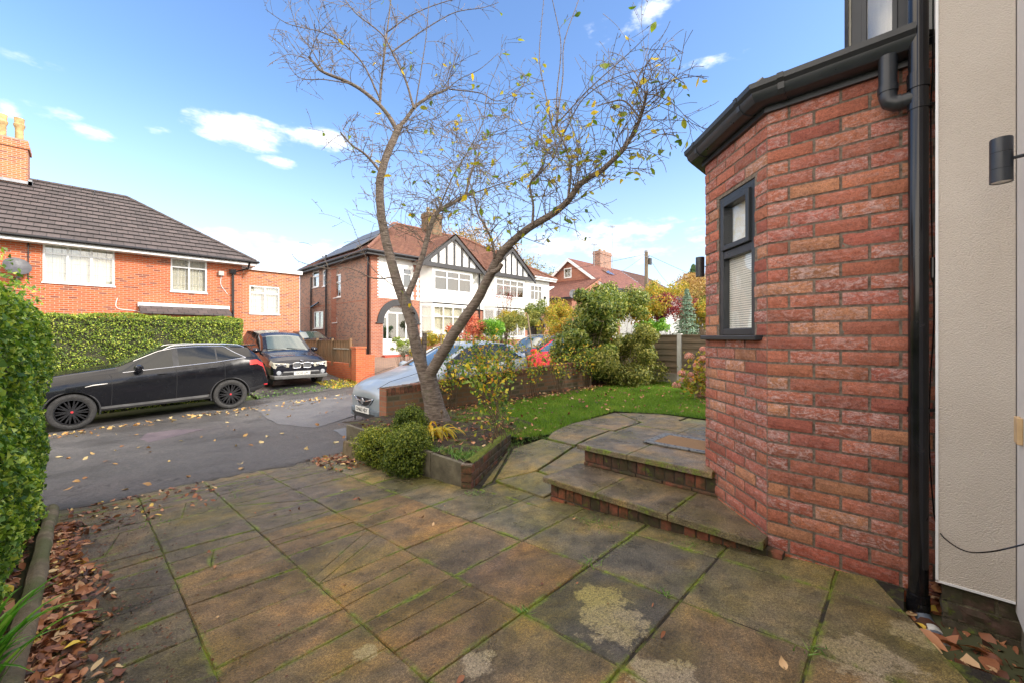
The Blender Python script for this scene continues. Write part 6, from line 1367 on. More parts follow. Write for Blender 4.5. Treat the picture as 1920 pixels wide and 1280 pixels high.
def hedge(label, x0, x1, y0, y1, zb, zt, n, size, mat, bulge=.07, faces=('x0', 'x1', 'y0', 'y1', 'top'), aspect=.55, core=.09, top_extra=.06):
    T = thing('hedge', label, 'hedge', ((x0+x1)/2, (y0+y1)/2, min(zb(x0, y0), zb(x1, y1))))
    b = MB(); b.prism([(x0+core, y0+core), (x1-core, y0+core), (x1-core, y1-core), (x0+core, y1-core)], lambda x, y: zb(x, y)-.05, lambda x, y: zt(x, y)-core); b.build('branches', MT['hedge_core'], T, uv=False)
    hh = zt((x0+x1)/2, (y0+y1)/2)-zb((x0+x1)/2, (y0+y1)/2); ar = {'x0': (y1-y0)*hh, 'x1': (y1-y0)*hh, 'y0': (x1-x0)*hh, 'y1': (x1-x0)*hh, 'top': (x1-x0)*(y1-y0)}
    tot = sum(ar[f] for f in faces); P_ = []; N_ = []
    for f in faces:
        m = int(n*ar[f]/tot); a = RNG.random(m); c = RNG.random(m); dep = -np.abs(RNG.normal(0, .04, m)); 
        X = x0+(x1-x0)*a; Y = y0+(y1-y0)*a
        if f == 'top': X = x0+(x1-x0)*a; Y = y0+(y1-y0)*c
        elif f[0] == 'x': X = np.full(m, x0 if f == 'x0' else x1)
        else: Y = np.full(m, y0 if f == 'y0' else y1)
        zB = np.array([zb(x, y) for x, y in zip(X, Y)]); zT = np.array([zt(x, y) for x, y in zip(X, Y)]); Z = zT if f == 'top' else zB+(zT-zB)*c
        bl = bulge*(np.sin(X*3.1+Z*4.3+1)*np.sin(Y*3.7+Z*2.9)+.6*np.sin(X*9+Y*7+Z*11)*np.sin(Z*8.1+Y*5)); d = dep+bl
        nn = {'x0': (-1, 0, 0), 'x1': (1, 0, 0), 'y0': (0, -1, 0), 'y1': (0, 1, 0), 'top': (0, 0, 1)}[f]; nn = np.tile(np.array(nn, float), (m, 1))
        P_.append(np.stack([X, Y, Z], 1)+nn*d[:, None]); N_.append(nn)
    P_ = np.concatenate(P_); N_ = np.concatenate(N_)
    # round the top edges off
    r = .16; topz = np.array([zt(x, y) for x, y in zip(P_[:, 0], P_[:, 1])])
    ex = np.minimum(P_[:, 0]-x0, x1-P_[:, 0]); ey = np.minimum(P_[:, 1]-y0, y1-P_[:, 1]); e = np.clip(np.minimum(ex, ey), 0, r); P_[:, 2] = np.minimum(P_[:, 2], topz-r+np.sqrt(np.maximum(r*r-(r-e)**2, 0))+top_extra*RNG.random(len(P_)))
    leaves('foliage', P_, size, MT[mat], T, aspect=aspect, nrm=N_+np.array([0, 0, .5]), spread=1.15, var=.5)
    return T
HN = hedge('tall clipped privet hedge rising at the left edge beside the paved drive', -1.3, -.275, -.6, 6.12, lambda x, y: zdrive(y)+.10, lambda x, y: 1.53-.012*y, 76000, .034, 'lf_privet', bulge=.06, faces=('x1', 'y0', 'y1', 'top'), aspect=.62)
p_ = RNG.random((420, 3)); q_ = np.stack([-.30-.5*p_[:, 0]**2+.02, .9+5*p_[:, 1], 1.5+.16*p_[:, 2]**2], 1); leaves('foliage', q_, .042, MT['lf_privet'], HN, aspect=.5)
hedge('long clipped hedge behind the black parked car, in front of the orange brick house', -9, 3.42, 14.95, 15.9, lambda x, y: -.75, lambda x, y: 1.80+.015*sin(x*2), 95000, .042, 'lf_hedge', bulge=.07, faces=('x1', 'y0', 'top'))

# ---------------- kerb edging and planting strip by the near hedge ----------------
EK = thing('edging', 'rounded weathered concrete edging along the foot of the near hedge', 'edging', (-.16, 2.5, zdrive(2.5)))
b = MB(); rings = []; ys = np.linspace(-.4, 5.36, 90)
for y in ys:
    w = .042+.003*sin(y*9); x = -.202+.004*sin(y*2.3); z = zdrive(y); q = [(x-w, z-.15), (x-w, z+.045), (x-w*.75, z+.075), (x-w*.2, z+.088), (x+w*.3, z+.086), (x+w*.8, z+.07), (x+w, z+.045), (x+w, z-.15)]
    rings.append([b.vert((a+rs.uniform(-.0015, .0015), y, c+rs.uniform(-.0015, .0015))) for a, c in q])
for i in range(len(rings)-1):
    for j in range(7): b.f.append([rings[i][j], rings[i+1][j], rings[i+1][j+1], rings[i][j+1]]); b.mi.append(0)
b.f.append(rings[0]); b.f.append(rings[-1][::-1]); b.mi += [0, 0]
em = NM('edging_stone', (.2, .16, .1), .9); w_ = em.world(); f = em.noise(w_, 9, 7, .7); em.base(em.mix(em.mr(em.noise(w_, 4, 5), .5, .64, 0, .7), em.ramp(f, [(.3, (.10, .075, .04)), (.55, (.20, .155, .09)), (.75, (.33, .27, .17))]), (.10, .12, .03))); em.bump(em.noise(w_, 60, 5, .7), .7, .01); MT['edging'] = em.m
b.build('edging_stone', MT['edging'], EK, smooth=True, uv=False)
so = NM('bed_soil', (.05, .035, .022), .95); w_ = so.world(); so.base(so.mix(so.mr(so.noise(w_, 5, 7, .7), .52, .6, 0, .85), so.ramp(so.noise(w_, 40, 5, .7), [(.3, (.02, .013, .008)), (.7, (.085, .058, .035))]), so.ramp(so.noise(w_, 90, 3), [(.3, (.06, .09, .01)), (.7, (.22, .25, .03))]))); so.bump(so.noise(w_, 45, 6, .75), 1, .03); MT['soil'] = so.m
grid_sheet('planting_strip', np.arange(-1.6, -.24, .06), np.arange(-.5, 6.0, .08), lambda x, y: zdrive(y)+.02+.02*mnoise.noise(Vector((x*6, y*6, 0))), MT['soil'], kind='structure')
def litter(name, x, y, z, size, mat, **k):
    pts = np.stack([x, y, z], 1); return curled(name, pts, size, MT[mat], None, kind='stuff', **k)
n = 2300; u_ = RNG.random(n); y = -.2+5.0*u_; w_e = .05+.25*np.interp(y, [-.2, 1.2, 2.2, 3.0, 4.0, 5], [.9, 1.2, 1.15, 1.3, .75, .35]); x = -.165+np.minimum(np.abs(RNG.normal(0, .45, n)), 1.15)*w_e*.66; z = .02-.065*y+.008+.03*np.maximum(0, 1-(x+.165)/.3)*RNG.random(n)
litter('leaf_litter', x, y, z, .052, 'lf_litter')
n = 900; y = -.2+5.6*RNG.random(n); x = -.27-.4*RNG.random(n)**1.3; litter('leaf_litter', x, y, .02-.065*y+.03+.02*RNG.random(n), .055, 'lf_litter')
n = 170; y = 4.4+1.0*RNG.random(n); x = -.1+1.0*RNG.random(n)**1.6; litter('leaf_litter', x, y, .02-.065*y+.008, .045, 'lf_litter')
n = 260; y = 4.5+.95*RNG.random(n); x = 1.9+.6*RNG.random(n); litter('leaf_litter', x, y, .02-.065*y+.01, .05, 'lf_litter')
n = 2600; y = -.2+5.4*RNG.random(n); x = -.165+np.abs(RNG.normal(0, .26, n)); leaves('debris', np.stack([x, y, .02-.065*y+.006], 1), .013, MT['lf_litter'], None, aspect=.7, flat=.3, rnd=RNG.random(n)*.4, kind='stuff')
# scattered leaves on the road
xx, yy = [], []
for _ in range(330):
    if rj.random() < .55: X = rj.uniform(-.9, 6.5); Y = 12.1-abs(rj.gauss(0, .45))+.2
    else: X = rj.uniform(-.6, 9); Y = rj.uniform(5.6, 12)
    xx.append(X); yy.append(Y)
zz = np.array([roadz(a, c)+.012 for a, c in zip(xx, yy)]); litter('fallen_leaves', np.array(xx), np.array(yy), zz, .085, 'lf_road')
n = 60; x = RNG.uniform(0, 2.6, n); y = RNG.uniform(.3, 5.2, n); litter('fallen_leaves', x, y, .02-.065*y+.007, .032, 'lf_litter')
n = 330; x = RNG.uniform(3.3, 6.6, n); y = RNG.uniform(13.8, 15.1, n); litter('verge_moss', x, y, np.array([zg(a, c) for a, c in zip(x, y)])+.015, .07, 'lf_weed'); n = 500; x = RNG.uniform(5.8, 7.0, n); y = RNG.uniform(13.9, 15.6, n); litter('verge_moss', x, y, np.array([zg(a, c) for a, c in zip(x, y)])+.02, .08, 'lf_yellow')
# litter in the drain corner
grid_sheet('drain_bed', [1.9, 2.1, 2.3, 2.5, 2.75], [-.7, -.5, -.3, -.1, .15], lambda x, y: -.10, MT['soil'], kind='structure')
n = 300; x = RNG.uniform(2.1, 2.6, n); y = RNG.uniform(-.42, .02, n); m = (y < (x-2.2)*.44-.09); litter('leaf_litter', x[m], y[m], -.07+.04*RNG.random(m.sum()), .075, 'lf_litter')
n = 24; litter('leaf_litter', 2.66+.04*RNG.random(n), -.075-.02*RNG.random(n), -.05+.14*RNG.random(n), .05, 'lf_litter')
# strap leaved plant bottom left
SP = thing('strap_plant', 'clump of long green strap leaves at the bottom left beside the edging', 'plant', (-.31, 2.33, -.13)); V = []; F = []; rn = []
for k in range(26):
    a = RNG.uniform(-.9, 1.3); L_ = RNG.uniform(.30, .55); base = np.array([-.31+RNG.normal(0, .025), 2.33+RNG.normal(0, .05), -.12]); dr = np.array([cos(a), sin(a)]); wd = RNG.uniform(.008, .014); o = len(V); m = 9; lean = RNG.uniform(.35, .95)
    for i in range(m):
        t = i/(m-1); r_ = L_*t*lean*(.5+.5*t); zz_ = L_*(t*1.05-.75*lean*t*t*t); c = base+np.array([dr[0]*r_, dr[1]*r_, zz_]); w = wd*(1-t**2.2)+.0005; s_ = np.array([-dr[1], dr[0], 0])*w; V += [c-s_, c+np.array([0, 0, -w*.5]), c+s_]
    for i in range(m-1):
        for j in (0, 1): F.append((o+i*3+j, o+i*3+j+1, o+(i+1)*3+j+1, o+(i+1)*3+j)); rn.append(RNG.random())
rawmesh('leaf_blades', V, F, MT['lf_strap'], SP, rnd=rn, smooth=True)

# ---------------- beds, planter, lawn ----------------
def inpoly(x, y, poly):
    c = np.zeros(len(x), bool); n = len(poly)
    for i in range(n):
        (x0, y0), (x1, y1) = poly[i], poly[(i+1) % n]; m = ((y0 > y) != (y1 > y)) & (x < (x1-x0)*(y-y0)/((y1-y0) if y1 != y0 else 1e-9)+x0); c ^= m
    return c
def poly_sheet(name, poly, zf, mat, step_=.07, **k):
    xs = [p[0] for p in poly]; ys = [p[1] for p in poly]; gx = np.arange(min(xs), max(xs)+step_, step_); gy = np.arange(min(ys), max(ys)+step_, step_)
    nx = len(gx); V = [(x, y, zf(x, y)) for y in gy for x in gx]; F = []
    cx = gx[:-1]+step_/2; cy = gy[:-1]+step_/2; CXX, CYY = np.meshgrid(cx, cy); ins = inpoly(CXX.ravel(), CYY.ravel(), poly).reshape(CXX.shape)
    for j in range(len(cy)):
        for i in range(len(cx)):
            if ins[j, i]: F.append((j*nx+i, j*nx+i+1, (j+1)*nx+i+1, (j+1)*nx+i))
    return rawmesh(name, V, F, mat, smooth=True, **k)
BED = [(2.46, 2.93), (3.62, 3.58), (3.72, 3.45), (4.3, 3.3), (4.3, 5.67), (2.46, 5.67)]
zbed = lambda x, y: .035-.075*min(1, max(0, (x-3.35)/.3))*min(1, max(0, (3.85-y)/.35))+.03*mnoise.noise(Vector((x*4, y*4, 1)))+.012*mnoise.noise(Vector((x*19, y*19, 3)))
poly_sheet('flower_bed', BED, zbed, MT['soil'], .045, kind='structure')
LAWN = [(3.72, 5.32), (3.62, 4.7), (3.58, 3.95), (3.72, 3.48), (4.1, 3.32), (4.65, 3.46), (5.97, 3.47), (6.33, 2.85), (6.33, 1.15), (10.45, 1.15), (10.45, 5.3), (7, 5.38)]
zl_ = lambda x, y: -.035*min(1, max(0, (3.95-y)/.5))*min(1, max(0, (5.9-x)/1.2))+.022+.012*mnoise.noise(Vector((x*1.5, y*1.5, 5)))+.012*max(0, x-7)
lm = NM('lawn_soil', (.03, .05, .012), .95); lm.base(lm.ramp(lm.noise(lm.world(), 12, 5), [(.3, (.02, .035, .008)), (.7, (.05, .10, .015))])); 
poly_sheet('lawn', LAWN, lambda x, y: zl_(x, y)-.012, lm.m, .09, kind='structure')
poly_sheet('border_soil', [(3.6, 5.2), (11.5, 5.2), (11.5, 5.67), (3.6, 5.67)], lambda x, y: zl_(x, y)-.004+.02*mnoise.noise(Vector((x*5, y*5, 0))), MT['soil'], .08, kind='structure')
def blades(name, x, y, zf, h, w, mat, rnd=None, lean=.5):
    n = len(x); z = np.array([zf(a, c) for a, c in zip(x, y)]); a = RNG.uniform(0, 2*pi, n); hh = h*RNG.uniform(.5, 1.3, n); s = np.stack([np.cos(a), np.sin(a), 0*a], 1)*(w*.5); c = np.stack([x, y, z], 1); t = c+np.stack([RNG.normal(0, lean, n)*hh, RNG.normal(0, lean, n)*hh, hh], 1)
    V = np.stack([c-s, c+s, t], 1).reshape(-1, 3); F = np.arange(3*n).reshape(-1, 3); return rawmesh(name, V, F, MT[mat], rnd=RNG.random(n) if rnd is None else rnd, tri=True, kind='stuff')
n = 210000; u_ = RNG.random(n); x = 3.55+7*u_**1.25; y = RNG.uniform(1.1, 5.36, n); m = inpoly(x, y, LAWN) | ((RNG.random(n) < .5) & inpoly(x+.03, y+.04, LAWN)); x, y = x[m], y[m]
pat = np.array([mnoise.noise(Vector((a*1.8, c*1.8, 2))) for a, c in zip(x, y)]); rn = np.clip(RNG.uniform(0, 1, len(x))*.75+.3*(pat+.5), 0, 1)
blades('grass', x, y, lambda a, c: zl_(a, c)-.012, .042, .0055, 'grass', rnd=rn)
n = 650; x = RNG.uniform(3.6, 10.3, n); y = RNG.uniform(1.4, 5.3, n); m = inpoly(x, y, LAWN); litter('fallen_leaves', x[m], y[m], np.array([zl_(a, c) for a, c in zip(x[m], y[m])])+.035, .055, 'lf_litter')
n = 1500; x = 2.5+1.6*RNG.random(n); y = 3.0+2.6*RNG.random(n); m = inpoly(x, y, BED) & (RNG.random(n) < np.clip(.25+.9*np.array([mnoise.noise(Vector((a*3, c*3, 8))) for a, c in zip(x, y)]), .05, 1)); litter('leaf_litter', x[m], y[m], np.array([zbed(a, c) for a, c in zip(x[m], y[m])])+.012, .06, 'lf_litter')
n = 500; x = RNG.uniform(3.6, 10, n); y = RNG.uniform(5.2, 5.6, n); litter('leaf_litter', x, y, np.array([zl_(a, c) for a, c in zip(x, y)])+.02, .06, 'lf_litter')
# planter edges
PT = thing('planter', 'raised planter edge of upright concrete slabs and a mossy brick arm at the foot of the cherry tree bed', 'planter', (2.44, 2.9, zdrive(2.9)))
PT['label'] = 'planter edge of upright concrete slabs with one short mossy brick arm'
for y0, y1, a in ((2.93, 3.46, 0), (3.475, 4.1, .004), (4.115, 4.75, -.003), (4.765, 5.4, .003)):
    b = MB(); b.box(2.405+a, y0, -.5, 2.45+a, y1, .045+a); b.build('edging_slab', plain('planter_concrete', (.125, .11, .075), .9, nscale=8, namt=.45, bump=.5), PT, bevel=.006)
ua_ = Vector((1.28, .68, 0)).normalized(); na_ = Vector((.68, -1.28, 0)).normalized(); O_ = Vector((2.42, 2.85, 0))
b = MB(); cl = []; geo_bricks(b, O_, ua_, na_, 0, 1.30, -.26, .05, [(.15, .075, .04), (.10, .07, .035), (.22, .085, .04)], cl, bh=.066, d0=-.1, rough=.006); geo_bricks(b, O_, -na_, -ua_, 0, .10, -.26, .05, [(.32, .11, .06), (.26, .10, .06)], cl, bh=.066, d0=-.06, rough=.006)
b.col['col'] = cl; b.build('brick_arm', MT['step_brick'], PT, uv=False, recalc=False)
b = MB(); q = [O_+ua_*.02, O_+ua_*1.28, O_+ua_*1.28-na_*.105, O_+ua_*.02-na_*.105]; b.prism([(v.x-na_.x*.007, v.y-na_.y*.007) for v in q], -.3, .046); b.build('arm_mortar', MT['mortar'], PT)
mo = NM('moss_cushion', (.1, .14, .02), .95); w_ = mo.world(); mo.base(mo.ramp(mo.noise(w_, 50, 5, .7), [(.3, (.06, .08, .01)), (.7, (.24, .28, .03))])); mo.bump(mo.noise(w_, 130, 4), 1, .02); MT['moss'] = mo.m
b = MB(); K = 40; rows = []
for i in range(K+1):
    c = O_+ua_*(.06+1.2*i/K); rows.append([b.vert(c-na_*(.004+.1*j/5)+Vector((0, 0, .05+.022*sin(pi*j/5)+.012*mnoise.noise(Vector((i*.4, j*.6, 0)))))) for j in range(6)])
for i in range(K):
    for j in range(5): b.f.append([rows[i][j], rows[i+1][j], rows[i+1][j+1], rows[i][j+1]]); b.mi.append(0)
b.build('moss_cap', MT['moss'], PT, smooth=True, uv=False)
# edging stone at the left of the box shrubs
b = MB(); b.hexa([(2.30, 4.85, -.4), (2.42, 4.75, -.4), (2.44, 5.25, -.4), (2.32, 5.35, -.4), (2.31, 4.87, -.10), (2.41, 4.78, -.11), (2.43, 5.22, -.14), (2.33, 5.32, -.13)]); b.build('stone', MT['edging'], None, bevel=.02, label='small weathered kerb stone at the left foot of the box shrubs', cat='stone')

# box shrubs
MT_BX = [('leftmost, most yellow of the clipped box shrubs by the planter', (2.33, 4.42, -.07), (.23, .30, .25)), ('largest, roundest box shrub, hanging over the planter slabs', (2.38, 3.83, .0), (.26, .28, .29)), ('rear box shrub nearest the cherry trunk, darker green', (2.78, 4.42, .15), (.20, .22, .20))]
for i, (lb, c, r) in enumerate(MT_BX):
    T = thing('box_shrub', lb, 'shrub', (c[0], c[1], zdrive(c[1]) if i < 2 else .04), group='clipped box shrubs')
    p, v, k = lump_pts(c, np.array(r)*1.12, 17000 if i == 1 else 12000, 60, .5, -1.0, .6, .8); m = (p[:, 2] > -.26); leaves('foliage', p[m], .021, MT['lf_box'], T, aspect=.6, nrm=v[m]+np.array([0, 0, .4]), rnd=np.clip(RNG.random(m.sum())*.75+(p[m, 2]-c[2])/r[2]*.12+(.18 if i == 0 else .05 if i == 1 else -.08), 0, 1))
    b = MB(); 
    b.lathe(c, [(.01, -r[2]*.7), (r[0]*.35, -r[2]*.5), (r[0]*.6, 0), (r[0]*.45, r[2]*.45), (.01, r[2]*.6)], 10); b.build('branches', MT['hedge_core'], T, smooth=True)
# hosta: arching yellow leaves
HO = thing('hosta', 'yellow autumn hosta with arching leaves beside the cherry trunk', 'plant', (2.85, 4.05, .04)); V = []; F = []; rn = []
for k in range(46):
    a = RNG.uniform(0, 2*pi); L_ = RNG.uniform(.16, .32); base = np.array([2.86+RNG.normal(0, .05), 4.05+RNG.normal(0, .07), .05]); dr = np.array([cos(a), sin(a)]); wd = RNG.uniform(.014, .028); o = len(V); m = 8; rr_ = RNG.random(); lift = RNG.uniform(.5, 1.0)
    for i in range(m):
        t = i/(m-1); r_ = L_*t; zz_ = L_*lift*1.6*(t-t*t*1.05); c = base+np.array([dr[0]*r_, dr[1]*r_, zz_]); w = wd*sin(pi*min(1, t*.93+.07))**.8+.001; s_ = np.array([-dr[1], dr[0], 0])*w; V += [c-s_+[0, 0, w*.4], c, c+s_+[0, 0, w*.4]]
    for i in range(m-1):
        for j in (0, 1): F.append((o+i*3+j, o+i*3+j+1, o+(i+1)*3+j+1, o+(i+1)*3+j)); rn.append(rr_)
rawmesh('leaf_blades', V, F, MT['lf_hosta'], HO, rnd=rn, smooth=True)
# small weeds in the joints and bed
wx_, wy_ = [], []
for cx, cy, k, s_ in ((2.52, 3.3, 60, .08), (2.35, 2.72, 90, .05), (3.2, 3.15, 80, .12), (1.94, 1.28, 60, .03), (1.4, 1.28, 40, .02), (1.94, .85, 50, .02), (2.45, 1.55, 90, .08), (2.55, .95, 60, .05), (3.7, 3.5, 500, .14), (3.45, 3.4, 200, .08), (2.6, 3.15, 60, .08), (3.0, 3.35, 60, .1), (2.1, 4.6, 160, .12), (2.0, 4.1, 60, .1), (.9, 4.6, 80, .1), (.35, 4.3, 60, .1), (-.12, 4.2, 60, .05), (-.12, 2.6, 60, .03), (1.94, .27, 40, .03), (3.95, 3.32, 120, .12)):
    wx_ += list(RNG.normal(cx, s_, k)); wy_ += list(RNG.normal(cy, s_, k))
wx_ = np.array(wx_)[::2]; wy_ = np.array(wy_)[::2]; zf_ = lambda x, y: (zbed(x, y) if inpoly(np.array([x]), np.array([y]), BED)[0] else (zpath(x, y) if x > 2.6 else zdrive(y))); blades('weeds', wx_, wy_, zf_, .024, .007, 'lf_weed', lean=.9)
n = 500; x = np.concatenate([RNG.normal(2.55, .05, 250), RNG.normal(2.75, .15, 250)]); y = np.concatenate([RNG.normal(3.3, .2, 250), RNG.normal(3.12, .04, 250)]); m = inpoly(x, y, BED); blades('weeds', x[m], y[m], zbed, .05, .012, 'lf_weed', lean=.8)

# ---------------- the cherry tree ----------------
TD = 5.84
def tp(px, py, off=0.0): return np.array(P(px, py, TD+off))
CT = thing('cherry_tree', 'almost bare cherry tree forking low, with a few yellow and green leaves', 'tree', tuple(P(812, 785, TD)))
def catmull(pts, rad, k=7):
    pts = np.array(pts); out = []; rr = []
    for i in range(len(pts)-1):
        a, b_, c, d = pts[max(i-1, 0)], pts[i], pts[i+1], pts[min(i+2, len(pts)-1)]
        for j in range(k): t = j/k; out.append(.5*((2*b_)+(c-a)*t+(2*a-5*b_+4*c-d)*t*t+(3*b_-a-3*c+d)*t**3)); rr.append(rad[i]+(rad[i+1]-rad[i])*t)
    out.append(pts[-1]); rr.append(rad[-1]); return np.array(out), np.array(rr)
limbs = []
def limb(name, pxs, r0, r1, o0=0, o1=0, pw=.8):
    n = len(pxs); pts = [tp(a, b_, o0+(o1-o0)*i/(n-1)) for i, (a, b_) in enumerate(pxs)]; t = np.linspace(0, 1, n); rad = r0+(r1-r0)*t**pw; p, r = catmull(pts, rad); p = p+np.stack([np.array([mnoise.noise(Vector((q[0]*5, q[1]*5, q[2]*5+k*9))) for q in p]) for k in range(3)], 1)*np.minimum(r, .03)[:, None]*.35; limbs.append((name, p, r)); return p, r
trunk, tr_ = limb('trunk', [(822, 800), (814, 760), (806, 725), (802, 695)], .158, .118, 0, 0); tr_[:8] *= np.linspace(1.35, 1.02, 8)
L1 = limb('bough', [(799, 712), (783, 660), (770, 600), (750, 545), (731, 480), (717, 420), (712, 350), (722, 300), (741, 255), (750, 238)], .090, .046, 0, .3)
R1 = limb('bough', [(800, 712), (832, 656), (862, 610), (893, 565), (918, 520), (934, 485), (952, 462), (985, 433), (1030, 405), (1062, 381), (1090, 345), (1130, 318), (1165, 285), (1190, 245), (1205, 205), (1213, 172)], .082, .016, -.02, -.9, .9)
M1 = limb('bough', [(772, 590), (764, 560), (777, 526), (792, 480), (806, 429), (820, 399), (839, 387), (865, 372), (890, 362)], .055, .022, .05, .75)
st1 = limb('cut_stub', [(800, 700), (795, 670), (796, 625)], .040, .034, .05, .1); st2 = limb('cut_stub', [(922, 512), (934, 505), (941, 495)], .036, .03, -.35, -.4)
subs = [limb('branch', [(745, 246), (711, 196), (659, 158), (608, 137), (588, 118), (579, 106)], .032, .014, .3, .0), limb('branch', [(746, 244), (775, 205), (805, 182), (830, 172), (842, 165)], .030, .013, .3, .5),
 limb('branch', [(712, 197), (716, 141), (723, 85), (728, 43), (735, -20)], .020, .009, .27, .5), limb('branch', [(776, 204), (760, 150), (735, 98), (715, 64), (668, 26), (640, -10)], .018, .006, .3, .1),
 limb('branch', [(714, 325), (685, 290), (660, 273), (638, 248)], .022, .010, .2, -.1), limb('branch', [(873, 368), (882, 329), (893, 295), (886, 270)], .020, .010, .6, .8),
 limb('branch', [(927, 485), (922, 452), (910, 425), (896, 402), (890, 375), (880, 340)], .020, .006, -.35, -.2), limb('branch', [(998, 425), (1000, 385), (994, 345), (1018, 320), (1042, 290), (1040, 262)], .018, .006, -.5, -.6),
 limb('branch', [(1064, 380), (1070, 320), (1058, 270), (1042, 235)], .017, .010, -.6, -.3), limb('branch', [(1042, 235), (1055, 150), (1058, 80), (1085, 0), (1090, -25)], .0095, .004, -.3, .0), limb('branch', [(1046, 250), (1044, 180), (1052, 90), (1040, 20), (1030, -20)], .009, .004, -.3, -.5),
 limb('branch', [(1040, 262), (1028, 200), (1012, 120), (1014, 60), (1020, -5)], .009, .004, -.4, -.2), limb('branch', [(1052, 225), (1100, 172), (1155, 122), (1190, 90), (1216, 64)], .009, .003, -.4, -.9), limb('branch', [(1058, 250), (1090, 190), (1140, 152), (1200, 130), (1246, 108)], .009, .003, -.4, -1.1),
 limb('branch', [(1206, 200), (1235, 175), (1255, 158), (1276, 136)], .008, .003, -.9, -1.1), limb('branch', [(1200, 222), (1170, 190), (1135, 195), (1118, 200)], .012, .005, -.9, -.7), limb('branch', [(714, 190), (680, 120), (640, 80), (600, 60), (540, 45), (498, 18)], .014, .003, .27, -.3),
 limb('branch', [(608, 138), (585, 95), (560, 60), (540, 0)], .009, .003, .0, -.2), limb('branch', [(660, 158), (610, 150), (560, 145), (527, 102), (505, 105)], .009, .002, .1, -.1), limb('branch', [(735, 98), (790, 60), (850, 25), (905, 15), (935, 5)], .011, .003, .2, .4),
 limb('branch', [(727, 60), (770, 30), (830, 5), (900, -10)], .010, .004, .4, .3), limb('branch', [(778, 205), (790, 130), (800, 60), (805, -10)], .010, .004, .3, .2), limb('branch', [(736, 520), (700, 522), (655, 503), (615, 504), (560, 490), (545, 470)], .010, .002, .0, -.5), limb('branch', [(742, 540), (700, 505), (680, 470), (664, 430), (650, 395)], .007, .002, .0, -.3),
 limb('branch', [(765, 625), (790, 660), (770, 640), (757, 600)], .006, .002, -.1, -.2), limb('branch', [(842, 168), (900, 175), (930, 190), (960, 180), (1000, 175)], .010, .003, .5, .2), limb('branch', [(835, 172), (860, 150), (900, 130), (935, 100)], .008, .003, .5, .5), limb('branch', [(820, 400), (850, 330), (880, 280), (905, 230), (915, 170), (940, 110)], .012, .003, .4, .1), limb('branch', [(890, 362), (940, 345), (985, 330), (1010, 300)], .012, .004, .7, .4)]
for nm, p, r in limbs: tubes(nm, [(p, r)], MT['bark'], CT, n=16 if r[0] > .03 else 8)
cst = MB()
for q in (st1, st2): c = Vector(q[0][-1]); d = (Vector(q[0][-1])-Vector(q[0][-2])).normalized(); cst.tube([c-d*.001, c+d*.004], float(q[1][-1])*.98, 14)
cst.build('cut_face', plain('cut_wood', (.30, .24, .17), .8, nscale=30, namt=.4), CT)
tw = []; ends = []
def grow(o, d, L_, r, droop, lvl, curl=.9):
    n = max(4, int(L_/.06)); p = [np.array(o)]; d = d/np.linalg.norm(d); ax = RNG.normal(size=3)*curl; d0 = d
    for i in range(n):
        ax = ax*.75+RNG.normal(size=3)*curl*.55; d = d+ax*.13+np.array([0, 0, -droop*.07*(i/n)]); d = d/np.linalg.norm(d); p.append(p[-1]+d*L_/n)
    p = np.array(p); tw.append((p, np.linspace(r, max(.0033, r*.48), len(p)))); ends.append(p[-1]); ends.append(p[len(p)//2])
    if lvl > 0:
        for _ in range(int(RNG.integers(2, 5) if lvl > 1 else RNG.integers(1, 4))):
            i = int(RNG.integers(1, len(p)-1)); dd = unit(RNG.normal(size=(1, 3)))[0]; t = p[i+1]-p[i]; t = t/np.linalg.norm(t); q = dd-t*dd.dot(t)*.7+t*.5; q[2] += .1; grow(p[i], q, L_*RNG.uniform(.35, .7), r*.62, droop*.9, lvl-1, curl)
    # short spurs
    for i in range(1, len(p)-1, 2):
        if RNG.random() < .55: q = unit(RNG.normal(size=(1, 3)))[0]; tw.append((np.array([p[i], p[i]+q*RNG.uniform(.012, .035)]), np.array([.005, .0035])))
def twigs_on(p, r, n, lo, hi, L0, L1_, droop, lvl=2, rad=.0068, up=.25, curl=.9):
    for _ in range(n):
        i = int(RNG.integers(int(lo*(len(p)-1)), max(int(lo*(len(p)-1))+1, int(hi*(len(p)-1))))); t = p[min(i+1, len(p)-1)]-p[max(i-1, 0)]; t = t/np.linalg.norm(t); q = unit(RNG.normal(size=(1, 3)))[0]; q = q-t*q.dot(t)*.8+t*.35; q[2] += up; grow(p[i], q, RNG.uniform(L0, L1_), min(rad, r[i]*.6), droop, lvl, curl)
twigs_on(*L1, 16, .5, 1, .3, .85, 1.6); twigs_on(*R1, 60, .50, 1, .3, .9, 1.1); twigs_on(*M1, 44, .4, 1, .35, .95, 1.5); twigs_on(*R1, 8, .30, .5, .2, .5, 1.5)
for k, (p, r) in enumerate(subs):
    big = r[0] > .012; thin = k in (9, 10, 11); a = 2 if thin else (11 if big else 6)
    if k in (22, 23, 24): a = 3
    twigs_on(p, r, a, .15, 1, .12 if thin else .25, .3 if thin else .7, 1.1 if not thin else 0, 1 if not big else 2, rad=.0058)
    for i in range(2, len(p)-1, 1):
        if RNG.random() < .7: q = unit(RNG.normal(size=(1, 3)))[0]; tw.append((np.array([p[i], p[i]+q*RNG.uniform(.015, .05)]), np.array([.0032, .0018])))
